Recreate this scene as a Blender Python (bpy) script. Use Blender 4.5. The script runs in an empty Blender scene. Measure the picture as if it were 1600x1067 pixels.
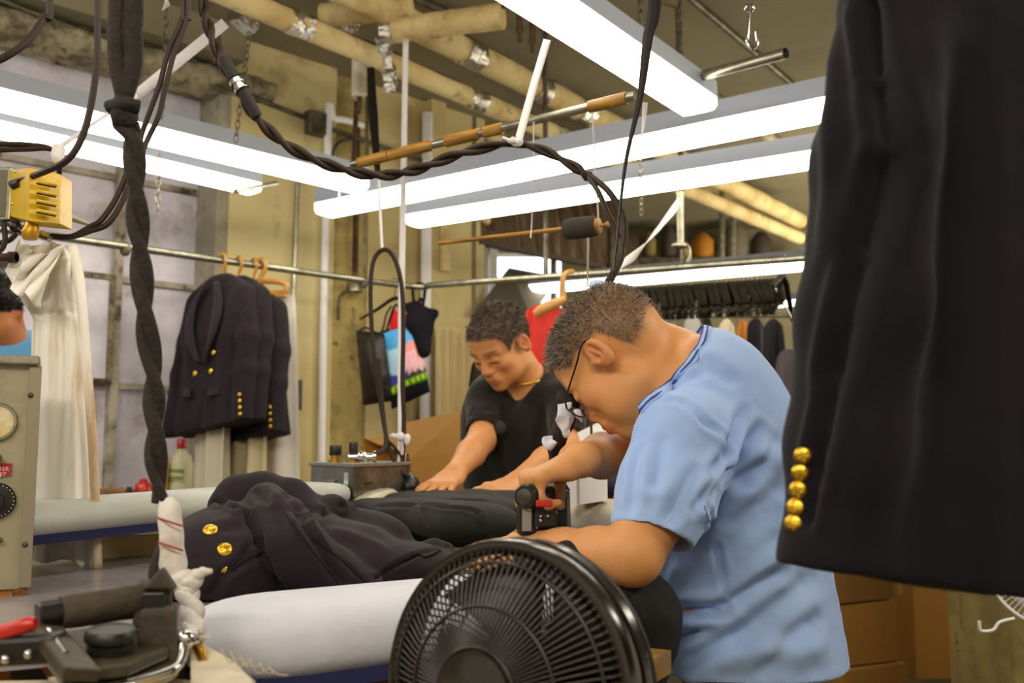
import bpy, math, random
import numpy as np
from mathutils import Vector, Matrix, noise as mnoise

random.seed(7); rng = np.random.default_rng(7)
SC = bpy.context.scene; COL = SC.collection
F = 1555.0; CAMZ = 1.2; PITCH = math.radians(6.11)

def W(px, py, Y):
    """point at forward distance Y seen in the photo at (px, py)"""
    dx = (px-800)/F; du = (533.5-py)/F
    d = Vector((dx, math.cos(PITCH)-math.sin(PITCH)*du, math.sin(PITCH)+math.cos(PITCH)*du))
    return Vector((0, 0, CAMZ)) + d*(Y/d.y)
def Wz(px, py, z):
    """point at height z"""
    a = W(px, py, 1.0)
    return Vector((0, 0, CAMZ)) + (a-Vector((0, 0, CAMZ)))*((z-CAMZ)/(a.z-CAMZ))
V = Vector

# ------------------------------------------------------------------ materials
def lin(h):
    if isinstance(h, str):
        c = [int(h[i:i+2], 16)/255 for i in (0, 2, 4)]
        return tuple(((x/12.92) if x <= .04045 else ((x+.055)/1.055)**2.4) for x in c)+(1,)
    return tuple(h)+(1,)
MATS = {}
def mat(name, col, rough=.6, metal=0, col2=None, scale=8, detail=4, lo=.4, hi=.6, bump=0, bscale=60, stretch=None,
        col3=None, scale3=3, lo3=.55, hi3=.7, emit=0, spec=.5, sheen=0, sss=0, coat=0, alpha=1, attr=None, transm=0, wave=None):
    if name in MATS: return MATS[name]
    m = bpy.data.materials.new(name); m.use_nodes = True; MATS[name] = m
    nt = m.node_tree; N = nt.nodes; L = nt.links; b = N['Principled BSDF']
    b.inputs['Base Color'].default_value = lin(col); b.inputs['Roughness'].default_value = rough
    b.inputs['Metallic'].default_value = metal; b.inputs['Specular IOR Level'].default_value = spec
    if sheen: b.inputs['Sheen Weight'].default_value = sheen
    if coat: b.inputs['Coat Weight'].default_value = coat; b.inputs['Coat Roughness'].default_value = .15
    if sss:
        b.inputs['Subsurface Weight'].default_value = sss; b.inputs['Subsurface Radius'].default_value = (.012, .005, .003)
        b.inputs['Subsurface Scale'].default_value = 1
    if emit: b.inputs['Emission Color'].default_value = lin(col); b.inputs['Emission Strength'].default_value = emit
    if alpha < 1: b.inputs['Alpha'].default_value = alpha
    if transm: b.inputs['Transmission Weight'].default_value = transm
    tc = N.new('ShaderNodeTexCoord'); src = tc.outputs['Object']
    if stretch:
        mp = N.new('ShaderNodeMapping'); mp.inputs['Scale'].default_value = stretch
        L.new(src, mp.inputs[0]); src = mp.outputs[0]
    out = None
    def layer(prev, c, sc, lo, hi, det):
        n = N.new('ShaderNodeTexNoise'); n.inputs['Scale'].default_value = sc; n.inputs['Detail'].default_value = det
        n.inputs['Roughness'].default_value = .62
        L.new(src, n.inputs['Vector'])
        r = N.new('ShaderNodeMapRange'); r.inputs['From Min'].default_value = lo; r.inputs['From Max'].default_value = hi
        L.new(n.outputs['Fac'], r.inputs['Value'])
        mx = N.new('ShaderNodeMix'); mx.data_type = 'RGBA'
        L.new(r.outputs[0], mx.inputs['Factor'])
        if prev is None: mx.inputs['A'].default_value = lin(col)
        else: L.new(prev, mx.inputs['A'])
        mx.inputs['B'].default_value = lin(c)
        return mx.outputs['Result']
    if attr:
        a = N.new('ShaderNodeAttribute'); a.attribute_name = attr
        out = a.outputs['Color']
    if col2: out = layer(out, col2, scale, lo, hi, detail)
    if col3: out = layer(out, col3, scale3, lo3, hi3, 6)
    if out:
        L.new(out, b.inputs['Base Color'])
        if emit: L.new(out, b.inputs['Emission Color'])
    if bump:
        n = N.new('ShaderNodeTexNoise'); n.inputs['Scale'].default_value = bscale; n.inputs['Detail'].default_value = 5
        L.new(src, n.inputs['Vector'])
        bp = N.new('ShaderNodeBump'); bp.inputs['Strength'].default_value = bump; bp.inputs['Distance'].default_value = .01
        L.new(n.outputs['Fac'], bp.inputs['Height']); L.new(bp.outputs[0], b.inputs['Normal'])
    return m

# ------------------------------------------------------------------ mesh builder
def catmull(pts, n=8, closed=False):
    pts = [V(p) for p in pts]
    if len(pts) < 3 and not closed: return pts
    out = []; m = len(pts); rngi = range(m if closed else m-1)
    for i in rngi:
        if closed: p0, p1, p2, p3 = pts[(i-1) % m], pts[i], pts[(i+1) % m], pts[(i+2) % m]
        else: p0, p1, p2, p3 = pts[max(i-1, 0)], pts[i], pts[i+1], pts[min(i+2, m-1)]
        for k in range(n):
            t = k/n
            out.append(.5*((2*p1)+(p2-p0)*t+(2*p0-5*p1+4*p2-p3)*t*t+(3*p1-p0-3*p2+p3)*t**3))
    if not closed: out.append(pts[-1])
    return out
def lerp(a, b, t): return a+(b-a)*t
def interp(xs, ys, x): return float(np.interp(x, xs, ys))

class MB:
    def __init__(s): s.v = []; s.f = []; s.mi = []; s.cur = 0
    def add(s, vs, fs):
        o = len(s.v); s.v += [V(p) for p in vs]; s.f += [tuple(i+o for i in f) for f in fs]; s.mi += [s.cur]*len(fs); return s
    def box(s, c, size, rot=None, taper=1.0):
        c = V(c); hx, hy, hz = size[0]/2, size[1]/2, size[2]/2; vs = []
        for z in (-1, 1):
            t = taper if z > 0 else 1
            for x, y in ((-1, -1), (1, -1), (1, 1), (-1, 1)):
                p = V((x*hx*t, y*hy*t, z*hz))
                if rot: p = rot @ p
                vs.append(c+p)
        return s.add(vs, [(3, 2, 1, 0), (4, 5, 6, 7), (0, 1, 5, 4), (1, 2, 6, 5), (2, 3, 7, 6), (3, 0, 4, 7)])
    def bar(s, a, b, w, h, up=(0, 0, 1)):
        a = V(a); b = V(b); d = (b-a).normalized(); sd = d.cross(V(up)).normalized(); u = sd.cross(d)
        vs = []
        for p in (a, b):
            for x, y in ((-1, -1), (1, -1), (1, 1), (-1, 1)): vs.append(p+sd*(x*w/2)+u*(y*h/2))
        return s.add(vs, [(0, 1, 2, 3), (7, 6, 5, 4), (1, 0, 4, 5), (2, 1, 5, 6), (3, 2, 6, 7), (0, 3, 7, 4)])
    def tube(s, pts, r, n=8, closed=False, flat=None, upv=None, caps=True):
        pts = [V(p) for p in pts]; m = len(pts)
        rs = r if isinstance(r, (list, tuple)) else [r]*m
        if len(rs) != m: rs = [interp(np.linspace(0, 1, len(rs)), rs, i/(m-1)) for i in range(m)]
        ts = []
        for i in range(m):
            a = pts[(i-1) % m] if (closed or i > 0) else pts[i]; b = pts[(i+1) % m] if (closed or i < m-1) else pts[i]
            t = (b-a); ts.append(t.normalized() if t.length > 1e-9 else V((0, 0, 1)))
        ref = V(upv) if upv else (V((0, 0, 1)) if abs(ts[0].z) < .9 else V((1, 0, 0)))
        u = ts[0].cross(ref).normalized(); vs = []
        for i in range(m):
            u = (u-ts[i]*u.dot(ts[i]))
            u = u.normalized() if u.length > 1e-6 else ts[i].orthogonal().normalized()
            w = ts[i].cross(u)
            for k in range(n):
                a = 2*math.pi*k/n; fx = fy = 1
                if flat: fx, fy = flat
                vs.append(pts[i]+u*(math.cos(a)*rs[i]*fx)+w*(math.sin(a)*rs[i]*fy))
        fs = []; e = m if closed else m-1
        for i in range(e):
            j = (i+1) % m
            for k in range(n):
                k2 = (k+1) % n; fs.append((i*n+k, i*n+k2, j*n+k2, j*n+k))
        if not closed and caps: fs.append(tuple(range(n-1, -1, -1))); fs.append(tuple((m-1)*n+k for k in range(n)))
        return s.add(vs, fs)
    def cyl(s, a, b, r, n=20, r2=None): return s.tube([a, b], [r, r if r2 is None else r2], n)
    def sph(s, c, r, n=16, m=10, rot=None):
        r = r if isinstance(r, (tuple, list)) else (r, r, r)
        vs = []; fs = []; c = V(c)
        for i in range(1, m):
            for k in range(n):
                a = 2*math.pi*k/n; b = math.pi*i/m
                p = V((r[0]*math.sin(b)*math.cos(a), r[1]*math.sin(b)*math.sin(a), r[2]*math.cos(b)))
                if rot: p = rot @ p
                vs.append(c+p)
        t = V((0, 0, r[2])); t = rot @ t if rot else t
        vs.append(c+t); vs.append(c-t)
        for i in range(m-2):
            for k in range(n): fs.append((i*n+k, (i+1)*n+k, (i+1)*n+(k+1) % n, i*n+(k+1) % n))
        T = len(vs)-2
        for k in range(n):
            fs.append((T, k, (k+1) % n)); fs.append((T+1, (m-2)*n+(k+1) % n, (m-2)*n+k))
        return s.add(vs, fs)
    def lathe(s, prof, o, ax=(0, 0, 1), n=24):
        """prof: [(r, h)...] about axis ax from o"""
        o = V(o); ax = V(ax).normalized(); u = ax.orthogonal().normalized(); w = ax.cross(u); vs = []; fs = []
        for r, h in prof:
            for k in range(n):
                a = 2*math.pi*k/n; vs.append(o+ax*h+(u*math.cos(a)+w*math.sin(a))*max(r, 1e-5))
        for i in range(len(prof)-1):
            for k in range(n): fs.append((i*n+k, i*n+(k+1) % n, (i+1)*n+(k+1) % n, (i+1)*n+k))
        fs.append(tuple(range(n-1, -1, -1))); fs.append(tuple((len(prof)-1)*n+k for k in range(n)))
        return s.add(vs, fs)
    def surf(s, fn, nu, nv, thick=0):
        """fn(u,v)->point; thick gives it a back face"""
        P = [[V(fn(i/nu, j/nv)) for j in range(nv+1)] for i in range(nu+1)]
        vs = [p for r in P for p in r]; w = nv+1
        fs = [(i*w+j, (i+1)*w+j, (i+1)*w+j+1, i*w+j+1) for i in range(nu) for j in range(nv)]
        if thick:
            nn = []
            for i in range(nu+1):
                for j in range(nv+1):
                    a = P[min(i+1, nu)][j]-P[max(i-1, 0)][j]; b = P[i][min(j+1, nv)]-P[i][max(j-1, 0)]
                    c = a.cross(b); nn.append(c.normalized() if c.length > 1e-12 else V((0, 0, 1)))
            o = len(vs); vs += [p-n_*thick for p, n_ in zip(list(vs), nn)]
            fs += [tuple(reversed([i+o for i in f])) for f in fs[:]]
            ed = [(i*w) for i in range(nu+1)]+[nu*w+j for j in range(1, nv+1)]+[i*w+nv for i in range(nu-1, -1, -1)]+[j for j in range(nv-1, 0, -1)]
            for a, b in zip(ed, ed[1:]+ed[:1]): fs.append((b, a, a+o, b+o))
        return s.add(vs, fs)
    def prism(s, poly, o, ux, uy, depth):
        """2-D polygon in plane (ux,uy) extruded along cross"""
        o = V(o); ux = V(ux); uy = V(uy); nz = ux.cross(uy).normalized(); n = len(poly)
        vs = [o+ux*x+uy*y for x, y in poly]+[o+ux*x+uy*y+nz*depth for x, y in poly]
        fs = [tuple(range(n-1, -1, -1)), tuple(range(n, 2*n))]+[(i, (i+1) % n, (i+1) % n+n, i+n) for i in range(n)]
        return s.add(vs, fs)
    def xf(s, M): s.v = [M @ p for p in s.v]; return s
    def jitter(s, amp, freq):
        for p in s.v:
            d = mnoise.noise_vector(p*freq); p += d*amp
        return s

def link(o):
    COL.objects.link(o); return o
def children_of(o): return [c for c in bpy.data.objects if c.parent == o]
def obj(name, mb, m, parent=None, smooth=True, angle=40, bevel=0, base=None, subsurf=0):
    """one mesh object; verts are given in world space (or parent's space when parent['local'])"""
    me = bpy.data.meshes.new(name)
    if isinstance(mb, tuple): vs, fs, cols = mb
    else: vs, fs, cols = mb.v, mb.f, None
    off = V((0, 0, 0))
    if parent is not None:
        q = parent
        while q is not None:
            off += V(q.location); q = q.parent
    elif base is not None: off = V(base)
    elif base is None and len(vs):
        A = np.array([tuple(p) for p in vs]) if not isinstance(vs, np.ndarray) else vs
        off = V(((A[:, 0].min()+A[:, 0].max())/2, (A[:, 1].min()+A[:, 1].max())/2, A[:, 2].min()))
    if isinstance(vs, np.ndarray):
        vs = (vs-np.array(tuple(off)))
        me.vertices.add(len(vs)); me.vertices.foreach_set('co', vs.astype(np.float32).ravel())
        nf = len(fs); me.loops.add(nf*4); me.polygons.add(nf)
        me.loops.foreach_set('vertex_index', fs.astype(np.int32).ravel())
        me.polygons.foreach_set('loop_start', np.arange(0, nf*4, 4, dtype=np.int32))
        me.update(calc_edges=True); me.validate()
    else:
        me.from_pydata([tuple(p-off) for p in vs], [], fs); me.update()
    ms = m if isinstance(m, (list, tuple)) else [m]
    for x in ms: me.materials.append(x)
    if len(ms) > 1 and not isinstance(mb, tuple): me.polygons.foreach_set('material_index', mb.mi)
    if cols is not None:
        ca = me.color_attributes.new('Col', 'FLOAT_COLOR', 'POINT')
        ca.data.foreach_set('color', cols.astype(np.float32).ravel())
    if smooth:
        me.shade_smooth()
        if angle < 180: me.set_sharp_from_angle(angle=math.radians(angle))
    o = link(bpy.data.objects.new(name, me))
    if parent is not None: o.parent = parent
    else: o.location = off
    if bevel:
        b = o.modifiers.new('bevel', 'BEVEL'); b.width = bevel; b.segments = 2; b.limit_method = 'ANGLE'; b.angle_limit = .6
    if subsurf:
        b = o.modifiers.new('sub', 'SUBSURF'); b.levels = subsurf; b.render_levels = subsurf
    return o
def tag(o, label, cat, group=None, kind=None):
    if label: o['label'] = label
    if cat: o['category'] = cat
    if group: o['group'] = group
    if kind: o['kind'] = kind
    return o
def thing(name, label, cat, loc=(0, 0, 0), group=None, kind=None):
    o = link(bpy.data.objects.new(name, None)); o.location = loc; o.empty_display_size = .05
    return tag(o, label, cat, group, kind)
def struct(name, mb, m, label=None, cat=None, **k):
    o = obj(name, mb, m, **k); o['kind'] = 'structure'
    if label: o['label'] = label; o['category'] = cat
    return o
def dup(root, loc, rot=None, label=None, group=None):
    r = root.copy(); link(r); r.location = loc
    if rot: r.rotation_euler = rot
    if label: r['label'] = label
    if group: r['group'] = group
    for ch in children_of(root):
        c = ch.copy(); link(c); c.parent = r
        for g in children_of(ch):
            d = g.copy(); link(d); d.parent = c
    return r

# ------------------------------------------------------------------ implicit surfaces -> one continuous mesh
class SDF:
    def __init__(s, lo, hi, res):
        s.lo = np.array(tuple(lo), float); s.res = res
        s.n = np.ceil((np.array(tuple(hi), float)-s.lo)/res).astype(int)+1
        s.f = np.full(tuple(s.n), .5, np.float32)
        s.ax = [s.lo[i]+np.arange(s.n[i])*res for i in range(3)]
    def region(s, lo, hi):
        a = np.clip(np.floor((np.array(lo)-s.lo)/s.res).astype(int), 0, s.n)
        b = np.clip(np.ceil((np.array(hi)-s.lo)/s.res).astype(int)+1, 0, s.n)
        return a, b
    def apply(s, fn, lo, hi, k, op='add'):
        pad = k+s.res*3
        a, b = s.region(np.array(lo)-pad, np.array(hi)+pad)
        if np.any(b <= a): return s
        X, Y, Z = np.meshgrid(s.ax[0][a[0]:b[0]], s.ax[1][a[1]:b[1]], s.ax[2][a[2]:b[2]], indexing='ij', sparse=True)
        d = fn(X, Y, Z).astype(np.float32)
        sl = (slice(a[0], b[0]), slice(a[1], b[1]), slice(a[2], b[2])); g = s.f[sl]
        if op == 'add':
            if k > 0: h = np.maximum(k-np.abs(g-d), 0)/k; s.f[sl] = np.minimum(g, d)-h*h*k/4
            else: s.f[sl] = np.minimum(g, d)
        elif op == 'sub':
            d = -d
            if k > 0: h = np.maximum(k-np.abs(g-d), 0)/k; s.f[sl] = np.maximum(g, d)+h*h*k/4
            else: s.f[sl] = np.maximum(g, d)
        return s
    def cap(s, a, b, ra, rb=None, k=.02, op='add', flat=None):
        rb = ra if rb is None else rb; a = np.array(tuple(a), float); b = np.array(tuple(b), float)
        ba = b-a; L2 = max(float(ba@ba), 1e-12); R = max(ra, rb)
        def fn(X, Y, Z):
            px, py, pz = X-a[0], Y-a[1], Z-a[2]
            t = np.clip((px*ba[0]+py*ba[1]+pz*ba[2])/L2, 0, 1)
            qx, qy, qz = px-t*ba[0], py-t*ba[1], pz-t*ba[2]
            if flat is not None:                      # flat=(dir, factor): thinner along dir
                dr, fc = flat; w = qx*dr[0]+qy*dr[1]+qz*dr[2]
                q2 = qx*qx+qy*qy+qz*qz-w*w+(w/fc)**2
                return (np.sqrt(q2)-(ra+(rb-ra)*t))*fc if op == 'x' else (np.sqrt(q2)-(ra+(rb-ra)*t))
            return np.sqrt(qx*qx+qy*qy+qz*qz)-(ra+(rb-ra)*t)
        return s.apply(fn, np.minimum(a, b)-R, np.maximum(a, b)+R, k, op)
    def ell(s, c, r, rot=None, k=.02, op='add'):
        c = np.array(tuple(c), float); r = np.array(r if hasattr(r, '__len__') else (r, r, r), float)
        M = np.array(rot.transposed()) if rot is not None else np.eye(3); R = r.max()
        def fn(X, Y, Z):
            x, y, z = X-c[0], Y-c[1], Z-c[2]
            u = (M[0, 0]*x+M[0, 1]*y+M[0, 2]*z); v = (M[1, 0]*x+M[1, 1]*y+M[1, 2]*z); w = (M[2, 0]*x+M[2, 1]*y+M[2, 2]*z)
            k0 = np.sqrt((u/r[0])**2+(v/r[1])**2+(w/r[2])**2); k1 = np.sqrt((u/r[0]**2)**2+(v/r[1]**2)**2+(w/r[2]**2)**2)
            return k0*(k0-1)/np.maximum(k1, 1e-9)
        return s.apply(fn, c-R, c+R, k, op)
    def chain(s, pts, rs, k=.02, op='add', flat=None):
        for i in range(len(pts)-1): s.cap(pts[i], pts[i+1], rs[i], rs[i+1], k, op, flat)
        return s
    def half(s, p, n, lo, hi, k=0):
        """cut away everything on the +n side of the plane, inside the box lo..hi"""
        p = np.array(tuple(p), float); n = np.array(tuple(V(n).normalized()), float)
        lo = np.array(tuple(lo), float); hi = np.array(tuple(hi), float)
        def fn(X, Y, Z):
            d = -((X-p[0])*n[0]+(Y-p[1])*n[1]+(Z-p[2])*n[2])
            bx = np.maximum(np.maximum(np.maximum(lo[0]-X, X-hi[0]), np.maximum(lo[1]-Y, Y-hi[1])), np.maximum(lo[2]-Z, Z-hi[2]))
            return np.maximum(d, bx)
        return s.apply(fn, lo, hi, k, 'sub')
    def cut(s, a, b, r, k=0):
        """remove a flat-ended cylinder"""
        a = np.array(tuple(a), float); b = np.array(tuple(b), float); L = np.linalg.norm(b-a); n = (b-a)/L
        def fn(X, Y, Z):
            px, py, pz = X-a[0], Y-a[1], Z-a[2]; t = px*n[0]+py*n[1]+pz*n[2]
            rad = np.sqrt(np.maximum(px*px+py*py+pz*pz-t*t, 0))-r
            return np.maximum(rad, np.maximum(-t, t-L))
        return s.apply(fn, np.minimum(a, b)-r, np.maximum(a, b)+r, k, 'sub')
    def mesh(s, smooth=1):
        f = s.f; S = f < 0
        c = np.zeros(tuple(s.n-1), np.int8)
        for i in (0, 1):
            for j in (0, 1):
                for k in (0, 1): c += S[i:s.n[0]-1+i, j:s.n[1]-1+j, k:s.n[2]-1+k]
        act = np.argwhere((c > 0) & (c < 8)); idx = np.full(c.shape, -1, np.int32); idx[tuple(act.T)] = np.arange(len(act))
        acc = np.zeros((len(act), 3)); cnt = np.zeros(len(act))
        off = [(0, 0, 0), (1, 0, 0), (0, 1, 0), (1, 1, 0), (0, 0, 1), (1, 0, 1), (0, 1, 1), (1, 1, 1)]
        vals = [f[act[:, 0]+o[0], act[:, 1]+o[1], act[:, 2]+o[2]] for o in off]
        for a in range(8):
            for b in range(a+1, 8):
                df = np.abs(np.array(off[a])-np.array(off[b]))
                if df.sum() != 1: continue
                va, vb = vals[a], vals[b]; m = (va < 0) != (vb < 0)
                t = np.where(m, va/np.where(m, va-vb, 1), 0)
                p = np.array(off[a])[None]+(np.array(off[b])-np.array(off[a]))[None]*t[:, None]
                acc += p*m[:, None]; cnt += m
        vs = s.lo+(act+acc/cnt[:, None])*s.res
        fs = []
        for ax in range(3):
            o1, o2 = [(1, 2), (2, 0), (0, 1)][ax]
            A = [slice(None)]*3; B = [slice(None)]*3; A[ax] = slice(0, -1); B[ax] = slice(1, None)
            m = S[tuple(A)] != S[tuple(B)]; e = np.argwhere(m)
            ok = (e[:, o1] > 0) & (e[:, o2] > 0) & (e[:, o1] < s.n[o1]-1) & (e[:, o2] < s.n[o2]-1); e = e[ok]
            inside = S[tuple(e.T)]
            def cell(d1, d2):
                q = e.copy(); q[:, o1] -= d1; q[:, o2] -= d2; return idx[tuple(q.T)]
            q = np.stack([cell(1, 1), cell(0, 1), cell(0, 0), cell(1, 0)], 1)
            q[~inside] = q[~inside][:, ::-1]; fs.append(q)
        fs = np.concatenate(fs)
        fs = fs[(fs >= 0).all(1)]
        for _ in range(smooth):
            a = np.zeros_like(vs); n = np.zeros(len(vs))
            for i in range(4):
                j = (i+1) % 4
                np.add.at(a, fs[:, i], vs[fs[:, j]]); np.add.at(n, fs[:, i], 1)
                np.add.at(a, fs[:, j], vs[fs[:, i]]); np.add.at(n, fs[:, j], 1)
            n[n == 0] = 1; vs = vs*.45+.55*a/n[:, None]
        return vs, fs
def largest(vs, fs):
    par = list(range(len(vs)))
    def find(i):
        while par[i] != i: par[i] = par[par[i]]; i = par[i]
        return i
    for f in fs.tolist():
        r = find(f[0])
        for q in f[1:]: par[find(q)] = r
    lab = np.array([find(i) for i in range(len(vs))]); u, c = np.unique(lab, return_counts=True); k = lab == u[c.argmax()]
    nf = fs[k[fs[:, 0]]]; mp = np.cumsum(k)-1; return vs[k], mp[nf]
def vnormals(vs, fs):
    n = np.cross(vs[fs[:, 2]]-vs[fs[:, 0]], vs[fs[:, 3]]-vs[fs[:, 1]]); N = np.zeros_like(vs)
    for i in range(4): np.add.at(N, fs[:, i], n)
    return N/np.maximum(np.linalg.norm(N, axis=1), 1e-12)[:, None]
def crease(vs, N, a, b, w, amp, side=1):
    """push a soft valley (amp<0) or ridge along segment a-b"""
    a = np.array(tuple(a)); b = np.array(tuple(b)); ba = b-a; t = np.clip(((vs-a)@ba)/max(ba@ba, 1e-9), 0, 1)
    d = np.linalg.norm(vs-(a+t[:, None]*ba), axis=1); e = np.sin(np.pi*np.clip(t*.9+.05, 0, 1))
    vs += N*(amp*e*(np.exp(-(d/w)**2)-.5*np.exp(-((d-1.7*w)/w)**2)))[:, None]
    return vs
def nz(vs, freq, seed=0):
    """cheap smooth pseudo noise"""
    o = np.zeros(len(vs)); r = np.random.default_rng(seed)
    for i in range(7):
        d = r.normal(size=3); d /= np.linalg.norm(d); fr = freq*(.6+.25*i)
        o += np.sin(vs@d*fr+r.uniform(0, 6.28)+1.3*np.sin(vs@np.roll(d, 1)*fr*.6))/(1+.3*i)
    return o/3
# ------------------------------------------------------------------ palette
M_wall = mat('yellow_wall_paint', 'cfc08c', .75, col2='b9a66a', scale=1.6, lo=.4, hi=.75, col3='7d6a3c', scale3=2.6, lo3=.58, hi3=.75, bump=.25, bscale=14)
M_stain = mat('stained_wall_paint', 'bba766', .8, col2='6d5c36', scale=5, lo=.45, hi=.72, col3='3f3726', scale3=11, lo3=.6, hi3=.72, bump=.4, bscale=30)
M_pane = mat('whitewashed_glass', 'cdc7ce', .3, col2='a9a3a8', scale=3.2, lo=.38, hi=.7, col3='86704f', scale3=4.2, lo3=.55, hi3=.75, emit=.08)  # slight emission stands in for daylight coming through the glass
M_frame = mat('flaking_frame_paint', 'b3ab98', .8, col2='7f7460', scale=7, lo=.4, hi=.65, col3='40321f', scale3=14, lo3=.58, hi3=.68, bump=.4, bscale=50)
M_corn = mat('crumbling_plaster', '9c9276', .95, col2='5f5540', scale=9, lo=.4, hi=.6, col3='38301f', scale3=16, lo3=.58, hi3=.7, bump=1, bscale=22)
M_ceil = mat('ceiling_plaster', '8c8468', .9, col2='7b7357', scale=1.2, lo=.35, hi=.7, col3='4e4632', scale3=6, lo3=.66, hi3=.78, bump=.2, bscale=20)
M_floor = mat('grey_concrete', '5d5137', .8, col2='3d3423', scale=3, bump=.2)
M_steel = mat('galvanised_steel', 'a9a794', .35, .85, col2='7d7a66', scale=20, lo=.4, hi=.7)
M_dsteel = mat('dull_grey_steel', '6c6655', .5, .6, col2='4a4436', scale=14)
M_white = mat('white_enamel', 'e8e8e8', .4)
M_house = mat('fixture_housing', 'a9b0bd', .45)
M_tube = mat('lit_diffuser', 'fff6e6', .4, emit=7.5)
M_tube2 = mat('lit_diffuser_far', 'fff6e2', .4, emit=5)
M_pipe = mat('pipe_insulation', 'd8c58e', .8, col2='b08f4e', scale=5, lo=.45, hi=.75, col3='5d4220', scale3=9, lo3=.62, hi3=.76, bump=.35, bscale=25)
M_foil = mat('crumpled_foil', 'c9c7c0', .22, 1, bump=1, bscale=45)
M_black = mat('black_rubber', '1d1813', .55, spec=.25)
M_cable = mat('dark_brown_cable', '30241a', .55, spec=.25)
M_ribbon = mat('white_cotton_tape', 'e6e2e0', .8, bump=.2, bscale=200)
M_rust = mat('rusty_brown_metal', '5b4126', .7, .3, col2='39281a', scale=20)
M_bamboo = mat('orange_brown_bamboo', 'b0802c', .45, col2='89601e', scale=12, stretch=(1, 1, 6))
M_brass = mat('brass', 'c89a3c', .3, 1)
M_gold = mat('gold_button_metal', 'f2c644', .3, 1, bump=.15, bscale=300)
M_chrome = mat('chrome', 'd8d8d4', .12, 1)
M_card = mat('brown_cardboard', 'a0722a', .85, col2='8d6322', scale=2.5, lo=.3, hi=.8, bump=.05)
M_cardd = mat('darker_cardboard', '8c6424', .88, col2='76521b', scale=3, lo=.3, hi=.8)

A0 = V((-2.0, 4.19, 0)); AD = V((.716, .698, 0)); AN = V((.698, -.716, 0))
def PA(t, off=0, z=0): return A0+AD*t+AN*off+V((0, 0, z))
def tA(px, off=0):
    q = (px-800)/F; o = A0+AN*off; return (q*o.y-o.x)/(AD.x-q*AD.y)
def wallslab(t0, t1, o0, o1, z0, z1, mb=None):
    mb = mb or MB(); c = (PA(t0, o0, z0)+PA(t1, o1, z1))/2
    a, b, c2, d = PA(t0, o0), PA(t1, o0), PA(t1, o1), PA(t0, o1)
    vs = [p+V((0, 0, z)) for z in (z0, z1) for p in (a, b, c2, d)]
    return mb.add(vs, [(0, 1, 2, 3), (7, 6, 5, 4), (1, 0, 4, 5), (2, 1, 5, 6), (3, 2, 6, 7), (0, 3, 7, 4)])

# floor, ceiling, walls
struct('floor', MB().box((0, 3, -.05), (16, 13, .1)), M_floor, 'worn grey concrete floor', 'floor')
struct('ceiling', MB().box((0, 3.6, 3.25), (16, 11.8, .1)), M_ceil, 'dingy beige plaster ceiling', 'ceiling')
WZ0, WZ1 = .98, 2.93
mb = wallslab(-7, .80, -.25, 0, 0, WZ0); wallslab(-7, .80, -.25, 0, WZ1, 3.2, mb); wallslab(-7, -2.9, -.25, 0, WZ0, WZ1, mb)
wallslab(.80, 1.40, -.25, .10, 0, 3.2, mb); wallslab(1.66, 2.52, -.25, .04, 0, 3.2, mb)
wallslab(2.05, 2.16, .04, .10, 0, 3.2, mb)
struct('wall_left', mb, M_wall, 'yellowed painted wall with whitewashed industrial windows', 'wall', smooth=False)
struct('wall_left', wallslab(1.40, 1.66, -.25, .03, 0, 3.2), M_stain, 'mould-stained strip of yellow wall behind white pipe', 'wall', smooth=False)
cx = PA(2.52).x
struct('wall_back', MB().box((cx+2.4, 9.1, 1.18), (7, .2, 2.36)).box((cx+2.4, 9.1, 3.1), (7, .2, .24)).box((cx+3.2, 9.1, 2.67), (5.1, .2, .62)).box((cx-.12, 7.5, 1.6), (.2, 3.3, 3.2)), M_ceil, 'dim back wall of the workroom', 'wall', smooth=False)
struct('window_2', MB().box((cx+.35, 9.12, 2.66), (.72, .04, .6)), mat('bright_far_window', 'e4ecff', .4, emit=2.2), 'bright far window glowing past the corner', 'window')
struct('trim_1', MB().box((cx+.03, 8.9, 2.4), (.07, .1, 1.6)), M_white, 'white painted post beside bright far window', 'post')
# cornice and beam over the windows
mb = MB()
mb.surf(lambda u, v: PA(-4+5*u, .02+.16*math.sin(v*math.pi)**.6+.03*mnoise.noise((u*60, v*6, 0)), 2.88+.16*v+.02*mnoise.noise((u*80, v*8, 4))), 160, 8)
struct('trim_2', mb, M_corn, 'crumbling plaster ledge above the windows', 'ledge', angle=180)
struct('trim_3', wallslab(-4, .80, 0, .22, 3.04, 3.2), M_ceil, 'beige ceiling beam over the windows', 'beam', smooth=False)

# windows of wall A: whitewashed panes in flaking frames
TM = tA(187)
cols_ = [TM-2.28, TM-1.72, TM-1.16, TM-.58, TM, TM+.49]
rows_ = [1.0, 1.48, 1.97, 2.44, 2.92]
struct('window_1', wallslab(-2.9, .80, -.14, -.11, .98, 2.93), M_pane, 'whitewashed industrial window with flaking metal bars', 'window', smooth=False)
wn = bpy.data.objects['window_1']
mb = MB()
for i, t in enumerate(cols_):
    w = .035 if i % 2 == 0 else .016
    wallslab(t-w/2, t+w/2, -.11, -.06 if i % 2 == 0 else -.09, 1.0, 2.93, mb)
for i, z in enumerate(rows_):
    wallslab(-2.9, .80, -.11, -.08, z-.014, z+.014, mb)
obj('window_bars', mb, M_frame, wn, smooth=False)
mb = MB()                                    # hinged vent sash standing slightly open
mb.box(PA(TM-.30, -.05, 1.73), (.50, .018, .46), Matrix.Rotation(math.atan2(AD.y, AD.x), 3, 'Z'))
struct('window_sash', mb, M_pane, 'small pane of the vent sash beside the window mullion', 'window')
ws = bpy.data.objects['window_sash']; ws.name = 'window_3'
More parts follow.
